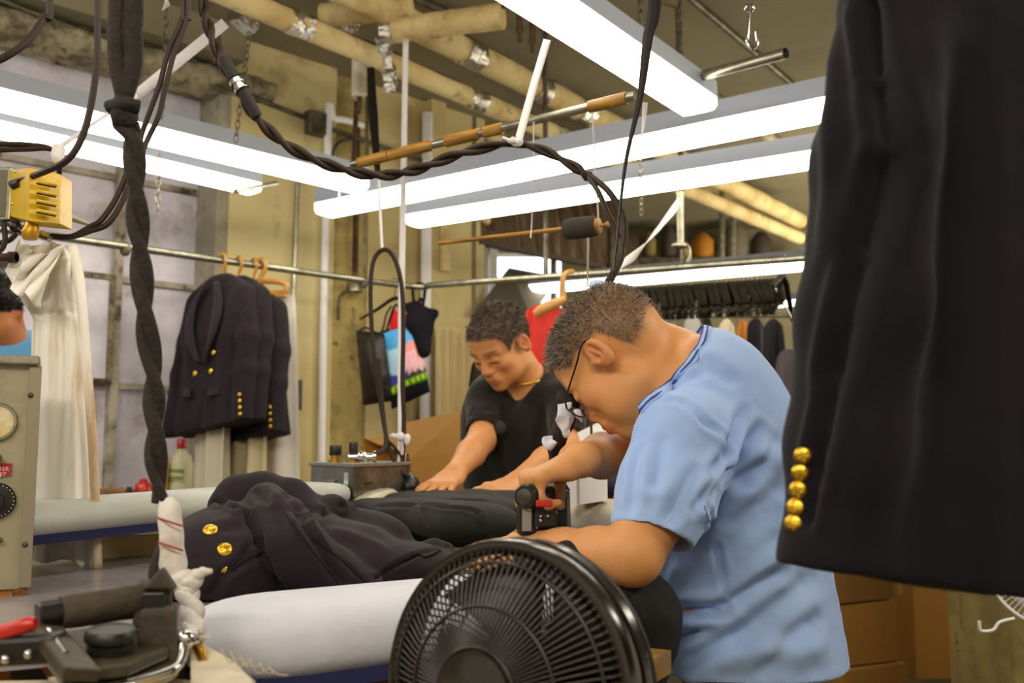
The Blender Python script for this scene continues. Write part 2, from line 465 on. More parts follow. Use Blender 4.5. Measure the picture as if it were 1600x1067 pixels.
mb = MB(); R_ = Matrix.Rotation(math.atan2(AD.y, AD.x), 3, 'Z')
for dx, dz, sx, sz in ((0, .235, .54, .025), (0, -.235, .54, .025), (.262, 0, .025, .49), (-.262, 0, .025, .49)):
    mb.box(PA(TM-.30+dx, -.045, 1.73+dz), (sx, .035, sz), R_)
obj('window_sash', mb, mat('dark_flaking_frame', '8a7d62', .8, col2='3b2c1c', scale=12, lo=.42, hi=.6, bump=.4, bscale=40), ws, smooth=False)
struct('trim_4', wallslab(-2.9, .80, -.11, .18, .93, .985), M_frame, 'dirty window sill ledge under the whitewashed windows', 'window sill', smooth=False)
struct('trim_5', wallslab(.74, .80, -.11, .09, .98, 2.93), mat('window_reveal', 'aaa593', .8, col2='8b8470', scale=3, col3='4e432e', scale3=8, lo3=.55, hi3=.7), 'grimy reveal at the side of the window', 'trim', smooth=False)

# wall pipes, conduits, boxes
def pipe(pts, r, m, name, label, cat='pipe', group=None, n=12, smooth_n=6):
    o = obj(name, MB().tube(catmull(pts, smooth_n) if len(pts) > 2 else pts, r, n), m); return tag(o, label, cat, group)
t1 = tA(504, .15)
pipe([PA(t1, .15, .6), PA(t1, .15, 2.78), PA(t1+.04, .15, 2.90), PA(t1+.25, .10, 2.93)], .02, M_white, 'wall_pipe', 'thin white vertical pipe crossing the mould-stained strip of wall')
t2 = tA(662, .10)
pipe([PA(t2, .11, .6), PA(t2, .11, 3.1)], .03, M_white, 'wall_pipe', 'thick white vertical pipe behind the hanging bags')
t3 = tA(452, .11)
r_ = thing('electrical_conduit', 'grey vertical conduit ending in a small switch box on yellow wall', 'conduit', PA(t3, .11, 1.4))
obj('tube', MB().tube([PA(t3, .115, 1.45), PA(t3+.02, .115, 2.72)], .011, 10), M_steel, r_)
mb = MB()
mb.box(PA(t3+.01, .13, 1.46), (.075, .05, .15), R_); obj('switch_box', mb, M_dsteel, r_, bevel=.004)
mb = MB().box(PA(tA(463), .13, 2.93-.07), (.11, .06, .12), R_)
tag(obj('junction_box', mb, M_dsteel, bevel=.005), 'small grey junction box high on yellow wall above the conduit', 'junction box')
pipe([PA(-.9, .2, 3.06), PA(tA(463)-.05, .12, 2.88), PA(tA(463)+.05, .12, 2.86), PA(tA(745), .07, 2.80)], .012, M_dsteel, 'electrical_conduit', 'long thin conduit running through the junction box along upper wall', 'conduit')
tp = tA(548, .08)
mb = MB().tube([PA(tp, .1, 2.95), PA(tp, .1, 2.1)], .016, 10)
r_ = thing('drop_pipe', 'brown drop pipe with a grey lamp-shaped valve above the rail', 'pipe', PA(tp, .1, 2.0))
obj('tube', mb, M_rust, r_)
mb = MB().lathe([(.012, .12), (.02, .08), (.045, .03), (.047, 0), (.03, -.01)], PA(tp, .1, 2.02)); obj('valve', mb, M_steel, r_)
mb = MB().tube(catmull([PA(tp-.02, .1, 2.03), PA(tp-.09, .1, 1.98), PA(tp-.10, .1, 1.86)], 6), .01, 8); obj('hose', mb, M_dsteel, r_)
tc_ = tA(525, .1)
pipe([PA(tp+.02, .1, 2.85), PA(tc_-.04, .12, 2.78), PA(tc_-.06, .12, 2.6), PA(tc_+.04, .12, 2.47), PA(tp, .12, 2.42)], .009, M_dsteel, 'bent_cable', 'grey cable curving out beside the drop pipe', 'cable')
tw = tA(690, .1)
r_ = thing('cream_wall_pipes', 'cream painted pipes bending across the wall corner', 'pipe', PA(tw, .1, 2.4))
mb = MB().tube(catmull([PA(tA(672), .12, 2.2), PA(tA(672), .12, 2.68), PA(tA(680), .12, 2.75), PA(tA(740), .12, 2.78)], 5), .03, 12)
mb.tube([PA(tA(700), .1, 2.62), PA(tA(744), .1, 2.55)], .024, 12); obj('tube', mb, M_pipe, r_)
# cream panels hung low on the wall at the right of the bags
r_ = thing('curtain_strips', 'cream paper strips hanging against wall behind the far man', 'paper', PA(2.2, .14, .9))
ta, tb = tA(678, .16), tA(742, .16)
obj('sheet', MB().surf(lambda u, v: PA(lerp(ta, tb, u), .17+.02*math.sin(u*31), 1.25+v*.62), 60, 4), mat('cream_paper', 'd9c795', .8, col2='b98b3a', scale=6, lo=.6, hi=.66, stretch=(2, 2, .1)), r_, angle=180)

# ceiling pipes -------------------------------------------------
def ceil_pipe(a, b, r, name, label, foils=(), group='insulated ceiling pipes'):
    r_ = thing(name, label, 'pipe', (V(a)+V(b))/2)
    n = 60; pts = [V(a).lerp(V(b), i/n) for i in range(n+1)]
    rs = [r*(1+.08*mnoise.noise((i*.35, r*30, 2))) for i in range(n+1)]
    obj('insulation', MB().tube(pts, rs, 18), M_pipe, r_)
    mb = MB()                                # lump of dust lying along the top
    tp_ = [p+V((.25*r, 0, r*.83)) for p in pts]
    mb.tube(tp_, [r*.33*(1+.5*mnoise.noise((i*.9, 5, r))) for i in range(n+1)], 8, flat=(1, .6)).jitter(.012, 16)
    obj('dust_crust', mb, mat('dusty_crust', '4b3d26', .95, col2='2f2517', scale=30, bump=1, bscale=60), r_, angle=180)
    for f, w in foils:
        c = V(a).lerp(V(b), f); d = (V(b)-V(a)).normalized()
        m2 = MB().tube([c+d*(w*(k/8-.5)) for k in range(9)], [r*1.07*(1+.05*mnoise.noise((k*3, f*50, 1))) for k in range(9)], 16)
        m2.jitter(.008, 30); obj('foil_wrap', m2, M_foil, r_, angle=25)
    return r_
P1a, P1b = Wz(335, -20, 2.8), Wz(1250, 372, 2.8)
ceil_pipe(Wz(240, -58, 2.8), P1b, .045, 'insulated_pipe', 'long cream insulated pipe, lowest and longest across the ceiling', [(.11, .10), (.30, .12), (.42, .10)])
P2a, P2b = Wz(520, -25, 2.95), Wz(1250, 345, 2.95)
ceil_pipe(P2a, P2b, .06, 'insulated_pipe', 'cream insulated pipe running above and right of the lowest one', [(.17, .12), (.28, .1), (.36, .12)])
ceil_pipe(Wz(603, 50, 2.88), Wz(785, 25, 2.88), .05, 'insulated_pipe', 'short stained insulated branch pipe crossing between the others', [(.03, .05)])
ceil_pipe(Wz(505, 25, 2.98), Wz(640, 8, 2.98), .05, 'insulated_pipe', 'short insulated pipe stub at the top edge left of the branch pipe')
pipe([Wz(862, -20, 3.12), Wz(1245, 245, 3.12)], .032, mat('cream_painted_pipe', 'c5bb95', .6, col2='93855b', scale=8), 'ceiling_pipe', 'smooth cream ceiling pipe behind the overhead light')
pipe([Wz(1070, -10, 3.17), Wz(1262, 152, 3.17)], .016, M_dsteel, 'ceiling_pipe', 'thin dark conduit crossing the ceiling at upper right')
pipe([Wz(640, -5, 3.17), Wz(760, 45, 3.17)], .02, M_dsteel, 'ceiling_pipe', 'thin brown conduit between insulated pipes at top')
pipe([W(745, 205, 6), W(920, 262, 7.2)], .03, M_pipe, 'ceiling_pipe', 'small far cream pipe behind the white strings')
pipe([W(1010, 262, 7), W(1250, 345, 7.6)], .05, M_pipe, 'ceiling_pipe', 'far cream pipe beneath the two long right-hand lights')
# foil dangling, white insulated drop
mb = MB().tube(catmull([Wz(596, 58, 2.82), Wz(606, 95, 2.74), Wz(610, 125, 2.66), Wz(609, 148, 2.6)], 5), [.03, .022, .028, .02], 9).jitter(.02, 40)
tag(obj('foil_scrap', mb, M_foil, angle=20), 'crumpled silver foil dangling below the lowest insulated pipe', 'foil')
mb = MB().sph(W(545, 38, 4.0), (.045, .04, .04), 12, 8).jitter(.02, 30)
tag(obj('foil_scrap', mb, M_foil, angle=20), 'round lump of silver foil sitting behind the lowest insulated pipe', 'foil')
mb = MB().tube([Wz(370, 18, 2.83), Wz(395, 42, 2.80)], .045, 12).jitter(.01, 30)
tag(obj('foil_scrap', mb, M_foil, angle=20), 'silver foil sleeve at the cable knot near the top', 'foil')
r_ = thing('steam_trap', 'white wrapped drop pipe with rusty tip below the lowest insulated pipe', 'pipe', W(560, 150, 4.3))
obj('wrap', MB().cyl(W(560, 95, 4.3), W(560, 152, 4.3), .03, 14).cyl(W(572, 98, 4.35), W(573, 148, 4.35), .016, 10), mat('white_wrap', 'd9d3bd', .8), r_)
obj('tip', MB().cyl(W(562, 152, 4.3), W(562, 178, 4.3), .013, 10, .006).cyl(W(557, 160, 4.4), W(553, 255, 4.6), .012, 10), M_rust, r_)
for px, py, lab in ((338, 75, 'rusty valve stub hanging beside the hooked cables at the top left'), (812, 40, 'left of two rusty stubs by the overhead light'), (832, 56, 'right of two rusty stubs by the overhead light')):
    Y_ = 2.6 if px < 400 else 3.6
    mb = MB().cyl(W(px, py-22, Y_), W(px, py+5, Y_), .013, 10).sph(W(px, py+8, Y_), .016, 10, 8).cyl(W(px, py+8, Y_), W(px, py+26, Y_), .008, 10)
    tag(obj('pipe_stub', mb, M_rust), lab, 'pipe stub')

# ------------------------------------------------------------------ strip lights
def striplight(a, b, name, label, w=.125, h=.1, m=None, tube=None, group=None):
    a = V(a); b = V(b); d = (b-a).normalized(); sd = d.cross(V((0, 0, 1))).normalized(); u = V((0, 0, 1))
    r_ = thing(name, label, 'strip light', (a+b)/2, group)
    def ext(sec, a, b):
        mb = MB(); n = len(sec)
        vs = [p+sd*x+u*y for p in (a, b) for x, y in sec]
        return mb.add(vs, [tuple(range(n-1, -1, -1)), tuple(range(n, 2*n))]+[(i, (i+1) % n, (i+1) % n+n, i+n) for i in range(n)])
    hw = w/2
    obj('housing', ext([(-hw, .42*h), (hw, .42*h), (hw*.96, h), (-hw*.96, h)][::-1], a, b), M_house, r_, smooth=False)
    sec = [(-hw*.97, .42*h-.0005), (-hw*.97, .14*h), (-hw*.8, .02*h), (-hw*.4, 0), (hw*.4, 0), (hw*.8, .02*h), (hw*.97, .14*h), (hw*.97, .42*h-.0005)]
    obj('diffuser', ext(sec, a+d*.004, b-d*.004), tube or M_tube, r_, smooth=False)
    return r_
def LZ(px, py, z): return Wz(px, py, z)
e1 = LZ(1092, 178, 2.25); s1 = LZ(815, 0, 2.25); s1 = e1+(s1-e1).normalized()*2.3
striplight(s1, e1, 'strip_light', 'overhead white strip light slanting down from the top centre', .13, .095)
e = LZ(563, 300, 2.25); s = LZ(0, 168, 2.25); striplight(e+(s-e).normalized()*2.6, e, 'strip_light', 'white strip light at left, the longer upper one of a pair', .125, .1)
e = LZ(398, 303, 2.25); s = LZ(0, 212, 2.25); striplight(e+(s-e).normalized()*2.2, e, 'strip_light', 'white strip light at left, the shorter lower one of a pair', .11, .085)
s = LZ(507, 338, 2.25); e = LZ(1262, 190, 2.25); striplight(s, s+(e-s).normalized()*2.5, 'strip_light', 'long strip light at right, the upper one of a parallel pair', .13, .115)
s = LZ(645, 354, 2.25); e = LZ(1258, 262, 2.25); striplight(s, s+(e-s).normalized()*2.4, 'strip_light', 'long strip light at right, the lower one of a parallel pair', .12, .11)
striplight(LZ(782, 462, 2.16), LZ(1275, 420, 2.16), 'strip_light', 'far strip light glowing behind the row of black hangers', .13, .1, tube=M_tube2)
striplight(W(1207, 480, 7.5), W(1300, 474, 7.0), 'strip_light', 'small far strip light just left of the dark foreground jacket', .12, .09, tube=M_tube2)
# small bar crossing the end of the shorter left light
pipe([W(368, 299, 3.6), W(432, 286, 4.0)], .009, M_steel, 'light_bracket', 'thin metal bar at the end of the shorter left light', 'bracket')

# chains
def chain(a, b, name, label, link_l=.032, wr=.0022, m=None):
    a = V(a); b = V(b); L = (b-a).length; n = max(2, int(L/(link_l*.78))); d = (b-a).normalized(); p1 = d.orthogonal().normalized(); p2 = d.cross(p1)
    mb = MB()
    for i in range(n):
        c = a.lerp(b, (i+.5)/n); s_ = p1 if i % 2 else p2
        pts = [c+d*(math.sin(t)*link_l*.5)+s_*(math.cos(t)*link_l*.24) for t in [2*math.pi*k/10 for k in range(10)]]
        mb.tube(pts, wr, 5, closed=True)
    return tag(obj(name, mb, m or M_dsteel), label, 'chain')
chain(W(260, 15, 2.9), W(252, 185, 2.9), 'chain', 'dark chain hanging beside the forked cable at upper left')
chain(W(249, 240, 3.0), W(246, 330, 3.0), 'chain', 'short thin chain below the shorter left light', .03, .0018, M_steel)
chain(W(390, 50, 3.4), W(368, 222, 3.4), 'chain', 'chain holding the right end of the left upper light')
chain(W(1000, -10, 2.7), W(1001, 85, 2.7), 'chain', 'chain above the overhead light beside the dark strap')
chain(W(1062, -10, 3.1), W(1066, 118, 3.1), 'chain', 'doubled chain above the steel tube end', .02, .003, M_dsteel)
chain(W(1001, 250, 3.6), W(1002, 335, 3.9), 'chain', 'thin chain under the two long right lights', .04, .002, M_steel)
mb = MB().tube(catmull([W(1171, -12, 2.2), W(1171, 18, 2.2), W(1169, 48, 2.2), W(1168, 66, 2.2), W(1175, 78, 2.2), W(1183, 70, 2.2), W(1182, 50, 2.2)], 6), .0035, 8)
mb.tube([W(1171+7*math.cos(t), 12+5*math.sin(t), 2.2) for t in np.linspace(0, 6.28, 12, endpoint=False)], .003, 6, closed=True)
tag(obj('wire_hook', mb, M_chrome), 'bare metal hook dangling at the top right', 'hook')
mb = MB().tube([W(1062, 128, 3.0), W(1228, 83, 2.7)], .0155, 16, caps=False).tube([W(1063, 128, 3.0), W(1226, 84, 2.7)], .013, 16, caps=False)
tag(obj('steel_tube', mb, M_steel), 'open-ended galvanised tube hanging at upper right', 'tube')

# rods with strings
def rod(a, b, r, segs, name, label):
    r_ = thing(name, label, 'rod', (V(a)+V(b))/2)
    obj('metal_tube', MB().cyl(a, b, r*.9, 14), M_steel, r_)
    for f0, f1 in segs: obj('brown_sleeve', MB().cyl(V(a).lerp(V(b), f0), V(a).lerp(V(b), f1), r*1.25, 14), M_bamboo, r_)
    return r_
rod(W(550, 257, 2.55), W(992, 150, 2.15), .0115, [(.03, .15), (.155, .32), (.37, .49), (.51, .57), (.86, .975)], 'hanging_rod', 'metal rod with orange-brown sleeves hung from the ceiling')
r_ = thing('bamboo_roller', 'thin bamboo stick with a dark foam roll on its right end', 'roller', W(790, 368, 2.4))
obj('stick', MB().cyl(W(685, 380, 2.45), W(885, 357, 2.4), .0055, 10), M_bamboo, r_)
ra, rb = W(882, 359, 2.4), W(932, 353, 2.36); dr = (rb-ra).normalized()
obj('foam_roll', MB().lathe([(.012, 0), (.022, .002), (.0255, .008), (.0265, .03), (.0255, (rb-ra).length-.006), (.022, (rb-ra).length)], ra, dr, 24), mat('dark_foam', '39322a', .9, bump=.2), r_)
obj('wood_end', MB().lathe([(.019, 0), (.019, .01), (.010, .011)], rb-dr*.002, dr, 20).cyl(rb, rb+dr*.03, .004, 8).sph(rb+dr*.03, .008, 8, 6), M_bamboo, r_)
def string(pts, name, label, r=.0018, m=None):
    return tag(obj(name, MB().tube(catmull(pts, 5), r, 6), m or M_ribbon), label, 'string')
string([W(834, 190, 2.27), W(833, 280, 2.33), W(831, 345, 2.4), W(829, 372, 2.405)], 'white_string', 'left white string tying the bamboo stick to the rod above')
string([W(925, 172, 2.2), W(930, 260, 2.28), W(934, 325, 2.34), W(935, 358, 2.35)], 'white_string', 'right white string tying the foam roll to the rod above')
string([W(919, 372, 2.6), W(918, 448, 2.6)], 'white_string', 'thin string falling from below the foam roll', .003, mat('grey_string', 'a9a391', .8))
string([W(532, 270, 3.9), W(530, 310, 3.9)], 'white_string', 'short string loop on the right end of the left upper light', .004)

# ribbons and straps --------------------------------------------
def ribbon(pts, w, name, label, m, tw0=0, tw1=0, side=(1, 0, 0), t=.0012, cat='strap'):
    pts = catmull(pts, 8); n = len(pts); ws = w if isinstance(w, (list, tuple)) else [w]
    def fn(u, v):
        i = min(int(round(u*(n-1))), n-1); p = pts[i]; d = (pts[min(i+1, n-1)]-pts[max(i-1, 0)]).normalized()
        s = V(side); s = (s-d*s.dot(d)).normalized(); s = Matrix.Rotation(lerp(tw0, tw1, u), 3, d) @ s
        return p+s*((v-.5)*interp(np.linspace(0, 1, len(ws)), ws, u))
    return tag(obj(name, MB().surf(fn, n-1, 2, thick=t), m, angle=180), label, cat)
ribbon([W(855, 62, 2.2), W(832, 140, 2.15), W(810, 220, 2.1)], .017, 'white_ribbon', 'taut white ribbon holding the twisted cable up at centre', M_ribbon)
ribbon([W(352, 36, 2.3), W(215, 148, 2.3)], .028, 'white_strap', 'broad white strap slanting behind the knotted dark cord', M_ribbon, side=(0, 0, 1))
ribbon([W(215, 148, 2.3), W(150, 190, 2.2), W(90, 232, 2.0)], [.016, .007, .012], 'white_strap', 'narrow white tape tied to the cables at far left', M_ribbon, side=(0, 0, 1))
ribbon([W(634, 60, 3.55), W(630, 300, 3.4), W(627, 500, 3.25), W(627, 690, 3.1), W(628, 760, 3.05)], .021, 'white_strap', 'long vertical white strap dropping to the far iron', M_ribbon)
ribbon([W(579, 105, 3.6), W(583, 180, 3.5), W(590, 268, 3.4)], [.028, .035, .02], 'black_strap', 'black strap hanging beside the long white strap', M_black)
ribbon([W(1030, -330, 1.7), W(1024, -15, 1.7), W(1012, 60, 1.7), W(1000, 150, 1.72), W(978, 250, 1.75), W(968, 330, 1.78), W(958, 430, 1.8)], [.026, .024, .017, .010, .009, .012], 'black_strap', 'long dark strap running past the overhead light to the balding man', M_black, 0, 1.5)
ribbon([W(1062, 315, 3.2), W(1035, 350, 3.0), W(1000, 392, 2.7), W(970, 415, 2.4), W(950, 440, 2.2)], [.03, .016, .03, .014, .02], 'white_ribbon', 'twisted white ribbon slanting down from the metal clamp', M_ribbon, 0, 5.5, (0, 0, 1))
ribbon([W(1008, 160, 1.75), W(1006, 185, 1.75), W(1003, 210, 1.75)], .009, 'white_ribbon', 'short white ribbon tail below the overhead light by dark strap', M_ribbon, 0, 1.5)
mb = MB().tube(catmull([W(592, 282, 2.9), W(594, 330, 2.8), W(597, 388, 2.75)], 6), .004, 6)
tag(obj('white_string', mb, M_ribbon), 'white cord holding up the hooped black cable', 'string')
# metal clamp bar under lower right light
mb = MB().tube([W(1063, 300, 3.6), W(1064, 382, 3.6)], .014, 10).tube(catmull([W(1058, 382, 3.6), W(1075, 385, 3.6), W(1078, 400, 3.6), W(1074, 410, 3.6)], 4), .006, 8)
mb.sph(W(1062, 384, 3.6), (.03, .02, .012), 10, 8)
tag(obj('hanging_clamp', mb, M_steel), 'silver hanger clamp below the right-hand lights', 'clamp')
# ------------------------------------------------------------------ materials for cloth etc.
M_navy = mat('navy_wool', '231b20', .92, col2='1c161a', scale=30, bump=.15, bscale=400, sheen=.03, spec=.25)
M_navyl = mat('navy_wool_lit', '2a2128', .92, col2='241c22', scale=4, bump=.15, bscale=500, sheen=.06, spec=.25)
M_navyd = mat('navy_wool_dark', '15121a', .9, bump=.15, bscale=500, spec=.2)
M_trou = mat('charcoal_wool', '26231f', .85, col2='201e1a', scale=4, bump=.12, bscale=500, sheen=.05, spec=.25)
M_wood = mat('hanger_wood', 'b9842e', .5, col2='a07022', scale=6, stretch=(1, 1, 4), coat=.3)
M_pad = mat('white_board_cover', 'd9dce6', .7, col2='cdd0da', scale=4, bump=.1, bscale=60)
M_padg = mat('grey_board_cover', 'b9bbb4', .6, col2='a7a89e', scale=3, bump=.1)
M_cream = mat('cream_cotton', 'ddd3b8', .85, col2='c9bb92', scale=4, bump=.15, bscale=150)
M_cloth = mat('stained_white_cloth', 'f0ece2', .85, col2='d8c99c', scale=5, lo=.45, hi=.68, col3='b5853a', scale3=13, lo3=.50, hi3=.68, bump=.12, bscale=300, stretch=(1, 1, .14))
M_olive = mat('scuffed_bakelite', '37301f', .5, col2='4a4029', scale=25, lo=.45, hi=.7, bump=.15, bscale=60)
M_bak = mat('black_bakelite', '17130f', .4, bump=.05)
M_red = mat('red_plastic', 'c1200f', .35, coat=.4)
M_tape = mat('black_cloth_tape', '241e18', .8, bump=.3, bscale=90)

# ---- hanging rail ----
RZ = 2.0
RA_, RB_, RC_ = Wz(118, 374, RZ), Wz(640, 448, RZ), Wz(1262, 403, RZ)
RA0 = RA_+(RA_-RB_).normalized()*1.0
r_ = thing('hanging_rail', 'long steel rail bent at the corner, carrying jackets, bags and hangers', 'rail', (0, 4, RZ))
pts = [RA0, RA_, RB_-(RB_-RA_).normalized()*.12, RB_+(RC_-RB_).normalized()*.12, RC_+(RC_-RB_).normalized()*.5]
cs = [pts[0]]+catmull(pts[1:4], 6)+[pts[4]]
obj('rail_tube', MB().tube(cs, .0155, 14), M_steel, r_)
for px in (192, 548): 
    p = RA_.lerp(RB_, .12 if px == 192 else .83)
    mb = MB(); mb.tube([p+V((0, 0, 1.2)), p+V((0, 0, .03))], .006, 8).sph(p+V((0, 0, -.01)), (.024, .012, .03), 10, 8); obj('support', mb, M_dsteel, r_)
for f in (.38, .72): p = RB_.lerp(RC_, f); obj('support', MB().tube([p+V((0, 0, 1.2)), p], .012, 8), M_dsteel, r_)
raildirA = (RB_-RA_).normalized(); raildirB = (RC_-RB_).normalized()
def rail_at_px(px, seg='A'):
    a, b = (RA_, RB_) if seg == 'A' else (RB_, RC_)
    q = (px-800)/F; d = b-a; t = (q*a.y-a.x)/(d.x-q*d.y); return a+d*t

# ---- jackets ----
def rotz(a): return Matrix.Rotation(a, 4, 'Z')
def jacket_mesh(res=.007, double=True):
    s = SDF((-.36, -.17, -.80), (.36, .17, -.06), res)
    st = [(-.098, .040, .024), (-.125, .10, .028), (-.165, .160, .036), (-.25, .158, .06), (-.36, .145, .075), (-.48, .128, .068), (-.58, .15, .074), (-.76, .175, .082)]
    for i in range(len(st)-1):
        for k in range(5):
            t = k/5; z, w_, r = [lerp(st[i][j], st[i+1][j], t) for j in range(3)]
            s.cap((-w_, 0, z), (w_, 0, z), r, k=.015)
    for sx in (-1, 1):
        s.chain([(sx*.172, 0, -.185), (sx*.212, -.01, -.36), (sx*.235, -.03, -.50), (sx*.262, -.055, -.745)], [.050, .05, .046, .043], k=.02)
    s.half((0, 0, -.735), (.12, 0, -1), (-.36, -.17, -.82), (.36, .17, -.68))
    s.chain([(0, -.10, -.13), (.01, -.115, -.32), (.02, -.10, -.44)], [.058, .04, .006], k=.006, op='sub')
    s.chain([(.02, -.10, -.53), (.0, -.115, -.64), (-.02, -.13, -.80)], [.005, .035, .07], k=.01, op='sub')
    vs, fs = s.mesh(1); N = vnormals(vs, fs)
    vs += N*(.003*nz(vs*np.array([1, 1, .25]), 45, 3))[:, None]
    for sx in (-1, 1):
        vs = crease(vs, N, (sx*.20, -.04, -.22), (sx*.20, -.09, -.70), .014, -.012)
        vs = crease(vs, N, (sx*.11, -.08, -.26), (sx*.14, -.09, -.7), .03, .006)
    return vs, fs
def lapel(sx):
    mb = MB(); P_ = [(.035, -.055, -.125), (.075, -.075, -.20), (.078, -.088, -.30), (.055, -.088, -.38), (.022, -.083, -.455)]
    Q_ = [(.048, -.045, -.115), (.108, -.062, -.19), (.125, -.083, -.285), (.095, -.092, -.37), (.024, -.087, -.462)]
    P2 = catmull(P_, 4); Q2 = catmull(Q_, 4)
    return mb.surf(lambda u, v: V((sx*lerp(P2[int(u*(len(P2)-1))].x-.015, Q2[int(u*(len(P2)-1))].x, v)+.008, lerp(P2[int(u*(len(P2)-1))].y, Q2[int(u*(len(P2)-1))].y, v)-.006-.01*math.sin(v*3), lerp(P2[int(u*(len(P2)-1))].z, Q2[int(u*(len(P2)-1))].z, v))), len(P2)-1, 5, thick=.004)
J_b = None
def onj(p, lift):
    global J_b
    from mathutils.bvhtree import BVHTree
    if J_b is None: J_b = BVHTree.FromPolygons([tuple(q) for q in J_shell[0]], [tuple(int(i) for i in f) for f in J_shell[1]])
    r = J_b.ray_cast(V((p[0], -.5, p[2])), V((0, 1, 0))); y = r[0].y if r[0] is not None and r[0].y < .02 else p[1]
    return V((p[0], min(y, p[1]+.03)-lift, p[2]))
def button_mb(c, ax, r=.011):
    c = V(c); ax = V(ax).normalized()
    mb = MB().lathe([(r, 0), (r*1.02, r*.15), (r*.9, r*.32), (r*.5, r*.48), (0, r*.52)], c, ax, 16)
    for k in range(6):
        a = k*math.pi/3; u = ax.orthogonal().normalized(); w_ = ax.cross(u); mb.sph(c+ax*r*.45+(u*math.cos(a)+w_*math.sin(a))*r*.5, r*.17, 6, 4)
    return mb
J_shell = jacket_mesh()
def hang_jacket(loc, rot, label, first=None):
    if first: return dup(first, loc, (0, 0, rot), label)
    t = thing('navy_jacket', label, 'jacket', (0, 0, 0), 'navy jackets on the window rail')
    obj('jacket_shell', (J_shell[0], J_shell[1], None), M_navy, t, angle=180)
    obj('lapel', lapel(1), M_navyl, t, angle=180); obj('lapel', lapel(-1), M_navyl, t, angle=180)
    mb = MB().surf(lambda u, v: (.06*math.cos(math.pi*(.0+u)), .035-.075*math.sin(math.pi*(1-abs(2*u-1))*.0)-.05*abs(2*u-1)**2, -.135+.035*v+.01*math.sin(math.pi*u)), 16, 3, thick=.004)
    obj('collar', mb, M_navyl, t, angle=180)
    for sx in (-1, 1):
        mb = MB().surf(lambda u, v: (sx*lerp(.06, .165, u), -.088+.03*u**2+.004*v-.006, -.565+.01*u-.035*(1-v)), 8, 2, thick=.005); obj('pocket_flap', mb, M_navyl, t, angle=60)
    for x, z in ((.085, -.335), (.075, -.42), (.055, -.495), (-.06, -.50), (-.055, -.43)):
        obj('button', button_mb(onj((x, -.09, z), .004), (0, -1, .1), .0125), M_gold, t)
    for k in range(4): obj('button', button_mb(onj((.27+.004*k, -.07, -.60-.026*k), .002), (.2, -1, 0), .009), M_gold, t)
    t.location = loc; t.rotation_euler = (0, 0, rot); return t
def hanger_mb(w_=.40, bar=False):
    mb = MB()
    pts = catmull([(-w_/2, 0, -.155), (-w_/4, 0, -.125), (-.03, 0, -.095), (.03, 0, -.095), (w_/4, 0, -.125), (w_/2, 0, -.155)], 5)
    mb.tube(pts, [.009, .013, .017, .017, .013, .009], 10, flat=(1, .8), upv=(0, 1, 0))
    return mb
def hook_mb(r=.022, wr=.0065):
    pts = [(0, 0, -.09), (0, 0, -.045)]+[(-r*math.cos(a)*.9, 0, -.012+r*math.sin(a)) for a in np.linspace(-.9+3.14, 0.2, 9)][::-1][::-1]
    pts = [(0, 0, -.09), (.004, 0, -.05), (.020, 0, -.022), (.024, 0, .0), (.014, 0, .022), (-.006, 0, .027), (-.022, 0, .014), (-.025, 0, -.004)]
    return MB().tube(catmull(pts, 4), wr, 8)
dirA = math.atan2(raildirA.y, raildirA.x)
faceA = dirA-math.pi/2+math.pi      # jackets face back along the rail, towards the near end
faceA = math.atan2(-raildirA.x, raildirA.y)+math.pi  # local -y -> -raildirA
def yaw_from_front(front): return math.atan2(front[1], front[0])+math.pi/2
ya = yaw_from_front((-raildirA.x, -raildirA.y))
jl = ['navy double-breasted jacket with gold buttons, nearest and fully visible on the rail', 'navy jacket second on the rail, showing the gold cuff buttons', 'navy jacket third on the rail, hanging lowest and nearest the white trousers']
jx = [341, 367, 391]; first = None; fh = None
for i, px in enumerate(jx):
    p = rail_at_px(px); yw = ya+(.10, .02, .06)[i]
    j = hang_jacket(V((p.x, p.y, p.z+(.012, .012, -.035)[i])), yw, jl[i], first)
    if first is None: first = j
    hl = ['wooden hanger hook holding the nearest navy jacket', 'wooden hanger hook holding the second navy jacket', 'wooden hanger hook holding the third navy jacket'][i]
    if fh is None:
        fh = thing('wooden_hanger', hl, 'hanger', (0, 0, 0), 'wooden hangers on the window rail')
        obj('arms', hanger_mb(.36), M_wood, fh); obj('hook', hook_mb(), M_wood, fh); fh.location = p; fh.rotation_euler = (0, 0, yw)
    else: dup(fh, p, (0, 0, yw), hl)
